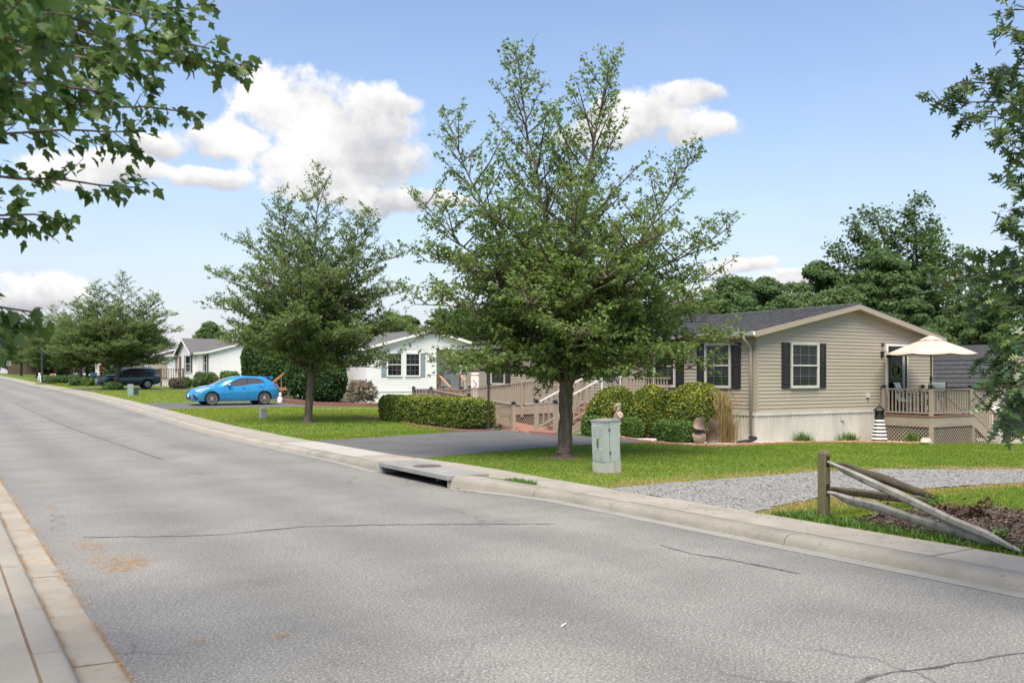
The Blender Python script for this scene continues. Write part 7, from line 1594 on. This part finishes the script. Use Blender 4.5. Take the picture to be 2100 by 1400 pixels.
tb_ = thing('patio_table', 'round dark patio table under the umbrella', 'table', (26.55,16.75,DZ)); mb = MB(); mb.lathe([(.40,DZ+.66),(.41,DZ+.68),(.40,DZ+.70)],(26.55,16.75,0),24); mb.build('table_top', M['black'], tb_)
for i in range(4): a = math.pi/4+i*math.pi/2; mb = MB(); mb.tube([(26.55+.1*math.cos(a),16.75+.1*math.sin(a),DZ+.66),(26.55+.3*math.cos(a),16.75+.3*math.sin(a),DZ)],.014,6); mb.build('leg', M['black'], tb_)
# propane cylinder, black column
gx_, gy_ = 30.0,16.75; gz_ = zy(gx_,gy_)+.016; pg = thing('gas_cylinder', 'tall white gas cylinder with an orange band beside the deck stairs', 'gas cylinder', (gx_,gy_,gz_))
mb = MB(); mb.lathe([(.15,gz_),(.175,gz_+.05),(.185,gz_+.2),(.185,gz_+.98),(.17,gz_+1.08),(.12,gz_+1.15),(.06,gz_+1.18)],(gx_,gy_,0),24); pb_ = mb.build('tank', M['paintw'], pg, smooth=True, ang=60)
mb = MB(); mb.lathe([(.188,gz_+.90),(.19,gz_+.91),(.19,gz_+.97),(.188,gz_+.98)],(gx_,gy_,0),24); mb.build('band', M['orange'], pb_); mb = MB(); mb.lathe([(.11,gz_+1.14),(.115,gz_+1.26),(.105,gz_+1.26),(.10,gz_+1.15)],(gx_,gy_,0),18); mb.build('collar', M['paintw'], pb_, smooth=True, ang=40); mb = MB(); mb.lathe([(.188,gz_+.40),(.19,gz_+.41),(.19,gz_+.44),(.188,gz_+.45)],(gx_,gy_,0),24); mb.build('band', M['orange'], pb_)
bx_, by_ = 29.75,16.2; bz_ = zy(bx_,by_)+.016; bp2 = thing('black_column', 'black metal patio column with flared base right of the gas cylinder', 'column', (bx_,by_,bz_))
mb = MB(); mb.lathe([(.16,bz_),(.16,bz_+.04),(.12,bz_+.08),(.12,bz_+.62),(.14,bz_+.64),(.14,bz_+.68),(.05,bz_+.72)],(bx_,by_,0),20); mb.build('base', M['black'], bp2, smooth=True, ang=40); mb = MB(); mb.tube([(bx_,by_,bz_+.7),(bx_,by_,bz_+2.0)],.035,10); mb.build('pole', M['black'], bp2, smooth=True)
mb = MB(); mb.lathe([(.05,bz_+1.95),(.09,bz_+2.0),(.09,bz_+2.2),(.16,bz_+2.22),(.02,bz_+2.36)],(bx_,by_,0),12); mb.build('lamp_head', M['black'], bp2)
# black lamp post by the hedge
def lamp_post(label, n, s, h, r_=.035, base=.06):
    z = zy(n,s); t = thing('lamp_post', label, 'lamp post', (n,s,z)); mb = MB(); mb.lathe([(base*1.3,z-.05),(base*1.2,z+.1),(base*.8,z+.25),(r_,z+.3),(r_,z+h)],(n,s,0),12); mb.build('pole', M['black'], t, smooth=True, ang=40)
    mb = MB(); mb.lathe([(r_*1.5,z+h),(r_*3,z+h+.05),(r_*2.2,z+h+.08)],(n,s,0),8); mb.build('collar', M['black'], t); mb = MB(); mb.lathe([(r_*2.4,z+h+.08),(r_*3.4,z+h+.32)],(n,s,0),6); mb.build('lantern_glass', M['glass'], t); mb = MB(); mb.lathe([(r_*4.2,z+h+.32),(r_*3,z+h+.38),(.01,z+h+.46)],(n,s,0),6); mb.build('lantern_roof', M['black'], t)
lamp_post('slim black lamp post at the end of the golden hedge', 15.35,25.35,2.75); lamp_post('tall dark street lamp post on the far verge', 8.95,99,5.2,.10,.16)
# small lights and hose things at the hedge foot
def spot(label, n, s, an):
    z = zy(n,s)+.01; t = thing('garden_spotlight', label, 'light', (n,s,z)); mb = MB(); mb.tube([(n,s,z-.05),(n,s,z+.12)],.012,6); mb.build('stake', M['black'], t); d = Vector((math.cos(an),math.sin(an),.5)).normalized(); c = Vector((n,s,z+.15)); mb = MB(); mb.tube([c-d*.05,c-d*.04,c+d*.05,c+d*.055],[.02,.045,.055,.05],10); mb.build('head', M['black'], t, smooth=True, ang=40)
spot('black garden spotlight left of the lamp post at the hedge', 14.75,25.3,1.0); spot('black garden spotlight right of the lamp post at the hedge', 15.9,25.5,2.0)
# statue of a bearded man in a cap
sx_, sy_ = 16.82,20.45; sz_ = zy(sx_,sy_)+.03; stt = thing('garden_statue', 'stone garden statue of a bearded man in a peaked cap among the bushes', 'statue', (sx_,sy_,sz_))
fwd = -CF*.55-CR*.83; fwd.normalize(); rt = fwd.cross(Vector((0,0,1)))
def sp_(r_, f_2, z): v = rt*r_+fwd*f_2; return (v.x, v.y, z)
B_ = Vector((sx_,sy_,sz_)); mb = MB()
def loft(secs, k=14):
    V = []
    for (cr, cf, z, rx_, ry_) in secs:
        for j in range(k): a = 2*math.pi*j/k; V.append(B_+Vector(sp_(cr+rx_*math.cos(a), cf+ry_*math.sin(a), z)))
    mb.add(V, [(i*k+j,i*k+(j+1)%k,(i+1)*k+(j+1)%k,(i+1)*k+j) for i in range(len(secs)-1) for j in range(k)]+[tuple(range(k))[::-1],tuple(range((len(secs)-1)*k,len(secs)*k))])
for s_ in (-1,1): loft([(s_*.055,.05,.0,.045,.085),(s_*.055,.03,.05,.045,.075),(s_*.05,0,.09,.042,.045),(s_*.055,0,.22,.05,.052),(s_*.055,0,.36,.065,.068),(s_*.05,0,.44,.07,.08)])
loft([(0,0,.34,.125,.10),(0,0,.40,.13,.105),(0,.005,.50,.118,.095),(0,.005,.58,.12,.095),(0,0,.66,.135,.09),(0,-.005,.72,.125,.08),(0,0,.755,.06,.055),(0,.01,.775,.045,.048)])
loft([(0,.01,.76,.042,.045),(0,.045,.775,.05,.05),(0,.04,.81,.062,.068),(0,.03,.85,.066,.075),(0,.022,.89,.066,.074),(0,.02,.93,.058,.066),(0,.02,.96,.03,.04)])
mb.tube([B_+Vector(sp_(0,.10,.875)),B_+Vector(sp_(0,.118,.85)),B_+Vector(sp_(0,.10,.838))],[.008,.016,.008],6)
mb.tube([B_+Vector(sp_(.12,0,.70)),B_+Vector(sp_(.165,-.01,.60)),B_+Vector(sp_(.165,.02,.52)),B_+Vector(sp_(.12,.10,.49)),B_+Vector(sp_(.07,.12,.50))],[.05,.045,.04,.034,.03],9)
mb.tube([B_+Vector(sp_(-.12,0,.70)),B_+Vector(sp_(-.16,.02,.61)),B_+Vector(sp_(-.14,.07,.57)),B_+Vector(sp_(-.09,.11,.66)),B_+Vector(sp_(-.05,.13,.76))],[.05,.045,.042,.034,.03],9)
mb.build('figure', M['stone'], stt, smooth=True, ang=70)
c_ = Vector((sx_,sy_,sz_))+Vector(sp_(0,.025,.935)); mb = MB(); mb.lathe([(.075,-.02),(.08,.0),(.088,.035),(.07,.055),(.01,.06)],c_,14); mb.beam(c_+fwd*.05-Vector((0,0,.015)), c_+fwd*.13-Vector((0,0,.03)), .11, .014); mb.build('cap', M['stone'], stt, smooth=True, ang=50)
mb = MB(); q = Vector((sx_,sy_,sz_))+Vector(sp_(0,.11,.86)); mb.tube([q,q+fwd*.05-Vector((0,0,.03))],.008,5); mb.lathe([(.012,-.03),(.018,0),(.015,.03)],q+fwd*.06-Vector((0,0,.02)),8); mb.build('pipe', M['stone'], stt)
mb = MB(); b_ = Vector((sx_,sy_,sz_)); mb.lathe([(.15,-.06),(.15,.02),(.13,.035)],b_,16); mb.build('plinth', M['stone'], stt, smooth=True, ang=40)
mb = MB(); q = b_+Vector(sp_(.20,.08,0)); mb.lathe([(.07,-.03),(.07,.03),(.05,.04),(.05,.14),(.065,.15),(.03,.2),(.01,.21)],q,8); mb.build('lantern', M['stone'], stt)
# lizard ornament by the stairs
gz2 = zy(16.75,21.95)+.03; ga = thing('lizard_ornament', 'grey-green stone lizard ornament beside the front steps', 'ornament', (16.75,21.95,gz2)); mb = MB(); B0 = Vector((16.75,21.95,gz2))
tl = [B0-CR*.28+Vector((0,0,.02)), B0-CR*.18+Vector((0,0,.03)), B0-CR*.05+Vector((0,0,.08)), B0+CR*.08+Vector((0,0,.12)), B0+CR*.16+Vector((0,0,.20)), B0+CR*.20+Vector((0,0,.25)), B0+CR*.29+Vector((0,0,.26))]
mb.tube(tl,[.012,.03,.06,.07,.05,.05,.022],10); mb.build('body', M['greyg'], ga, smooth=True)
for a, b in ((-.02,-.1),(-.02,.1),(.12,-.1),(.12,.1)): mb = MB(); mb.tube([B0+CR*a+Vector((0,0,.08)), B0+CR*(a+.02)+CF*b*.8+Vector((0,0,.06)), B0+CR*(a+.05)+CF*b-Vector((0,0,.02))],[.03,.025,.018],6); mb.build('leg', M['greyg'], ga)
# white drum with red chevron by the end of the beige house
wx_, wy_ = 18.85,32.2; wz_ = .62; wdm = thing('white_drum', 'tall white drum with red band and red chevron on the ramp platform', 'drum', (wx_,wy_,.5))
mb = MB(); mb.lathe([(.17,.5),(.17,.53),(.15,.54)],(wx_,wy_,0),24); mb.build('foot', M['greyp'], wdm); mb = MB(); mb.lathe([(.17,.54),(.175,.56),(.175,1.98),(.165,2.0)],(wx_,wy_,0),24); dr_ = mb.build('drum', M['paintw'], wdm, smooth=True, ang=40)
mb = MB(); mb.lathe([(.1765,1.88),(.178,1.885),(.178,1.925),(.1765,1.93)],(wx_,wy_,0),24); mb.build('red_band', M['red'], dr_)
mb = MB(); V = []; va = math.atan2(-CF.y,-CF.x)
def cyl_(u, z): a = va+u/.178; return (wx_+.1785*math.cos(a), wy_+.1785*math.sin(a), z)
for s0_, s1_ in (((-.10,1.34),(.07,1.53)),((.07,1.53),(-.10,1.72))):
    for i in range(6):
        t0, t1 = i/6,(i+1)/6; a = (s0_[0]+(s1_[0]-s0_[0])*t0, s0_[1]+(s1_[1]-s0_[1])*t0); b = (s0_[0]+(s1_[0]-s0_[0])*t1, s0_[1]+(s1_[1]-s0_[1])*t1); mb.add([cyl_(a[0],a[1]-.035),cyl_(b[0],b[1]-.035),cyl_(b[0],b[1]+.035),cyl_(a[0],a[1]+.035)],[(0,1,2,3)])
mb.build('red_chevron', M['red'], dr_); mb = MB(); mb.add([cyl_(-.11,1.80),cyl_(-.06,1.80),cyl_(-.06,1.84),cyl_(-.11,1.84),cyl_(-.04,1.80),cyl_(.01,1.80),cyl_(.01,1.84),cyl_(-.04,1.84),cyl_(.03,1.80),cyl_(.07,1.80),cyl_(.07,1.84),cyl_(.03,1.84)],[(0,1,2,3),(4,5,6,7),(8,9,10,11)]); mb.build('print', M['greyp'], dr_)
# far small things
def lathe_thing(nm, label, cat, n, s, parts):
    z = zy(n,s); t = thing(nm, label, cat, (n,s,z))
    for pn, prof, m_ in parts: mb = MB(); mb.lathe([(r_,z+h) for r_,h in prof],(n,s,0),12); mb.build(pn, m_, t, smooth=True, ang=50)
lathe_thing('small_statue', 'small white seated statue at the rear of the blue hatchback', 'statue', 15.9,48.2, [('body',[(.13,0),(.15,.1),(.12,.28),(.07,.36)],M['paintw']),('head',[(.03,.35),(.09,.40),(.10,.46),(.06,.53),(.01,.55)],M['paintw'])])
lathe_thing('flower_pot', 'terracotta flower pot among the arborvitae', 'pot', 18.9,51.2, [('pot',[(.14,.0),(.2,.4),(.22,.42),(.22,.48),(.19,.48)],M['brick'])])
lathe_thing('fire_hydrant', 'small pale hydrant-like post on the far verge by the lamp post', 'hydrant', 9.9,110, [('body',[(.18,0),(.2,.05),(.13,.1),(.13,.6),(.17,.62),(.16,.7),(.05,.82)],M['paintw']),('cap',[(.05,.8),(.04,.9)],M['paintw'])])
lathe_thing('lawn_ornament', 'white upright lawn ornament on the far verge behind the hydrant', 'ornament', 10.4,118, [('body',[(.2,0),(.22,.25),(.18,.55),(.08,.7)],M['greyp']),('head',[(.07,.68),(.12,.8),(.1,.9),(.02,.95)],M['paintw'])])
zz = zy(11.2,112); ys = thing('yard_sign', 'small red and white yard sign beside the far lamp post', 'sign', (11.2,112,zz)); f_ = Fr((11.2,112,zz),(CR.x,CR.y,0),(-CF.x,-CF.y,0))
mb = MB(); mb.fbox(f_,-.3,.3,.35,.9,0,.02); bo = mb.build('board', M['paintw'], ys); mb = MB(); mb.fbox(f_,-.27,.27,.72,.88,.02,.024); mb.build('red_panel', M['red'], bo); mb = MB(); mb.fbox(f_,-.22,.22,.56,.62,.02,.024); mb.fbox(f_,-.18,.18,.45,.50,.02,.024); mb.build('print', M['shutb'], bo)
for u in (-.24,.24): mb = MB(); mb.fbox(f_,u-.02,u+.02,-.1,.35,0,.02); mb.build('leg', M['black'], ys)
zz = zy(14.8,108); bn = thing('wheeled_bin', 'blue wheeled bin beside the white porch', 'bin', (14.8,108,zz)); mb = MB(); mb.hexa([(14.55,107.75,zz+.05),(15.05,107.75,zz+.05),(15.05,108.25,zz+.05),(14.55,108.25,zz+.05),(14.48,107.68,zz+1.0),(15.12,107.68,zz+1.0),(15.12,108.32,zz+1.0),(14.48,108.32,zz+1.0)]); mb.build('body', mat('blue_plastic',(.02,.09,.2),.5), bn, bevel=.02); mb = MB(); mb.box(14.45,15.15,107.65,108.35,zz+1.0,zz+1.07); mb.build('lid', MATS['blue_plastic'], bn, bevel=.02)
for y in (107.8,108.2): mb = MB(); mb.lathe([(.1,-.03),(.1,.03)],(15.05,y,zz+.1),12,axis='y'); mb.build('wheel', M['tyre'], bn)
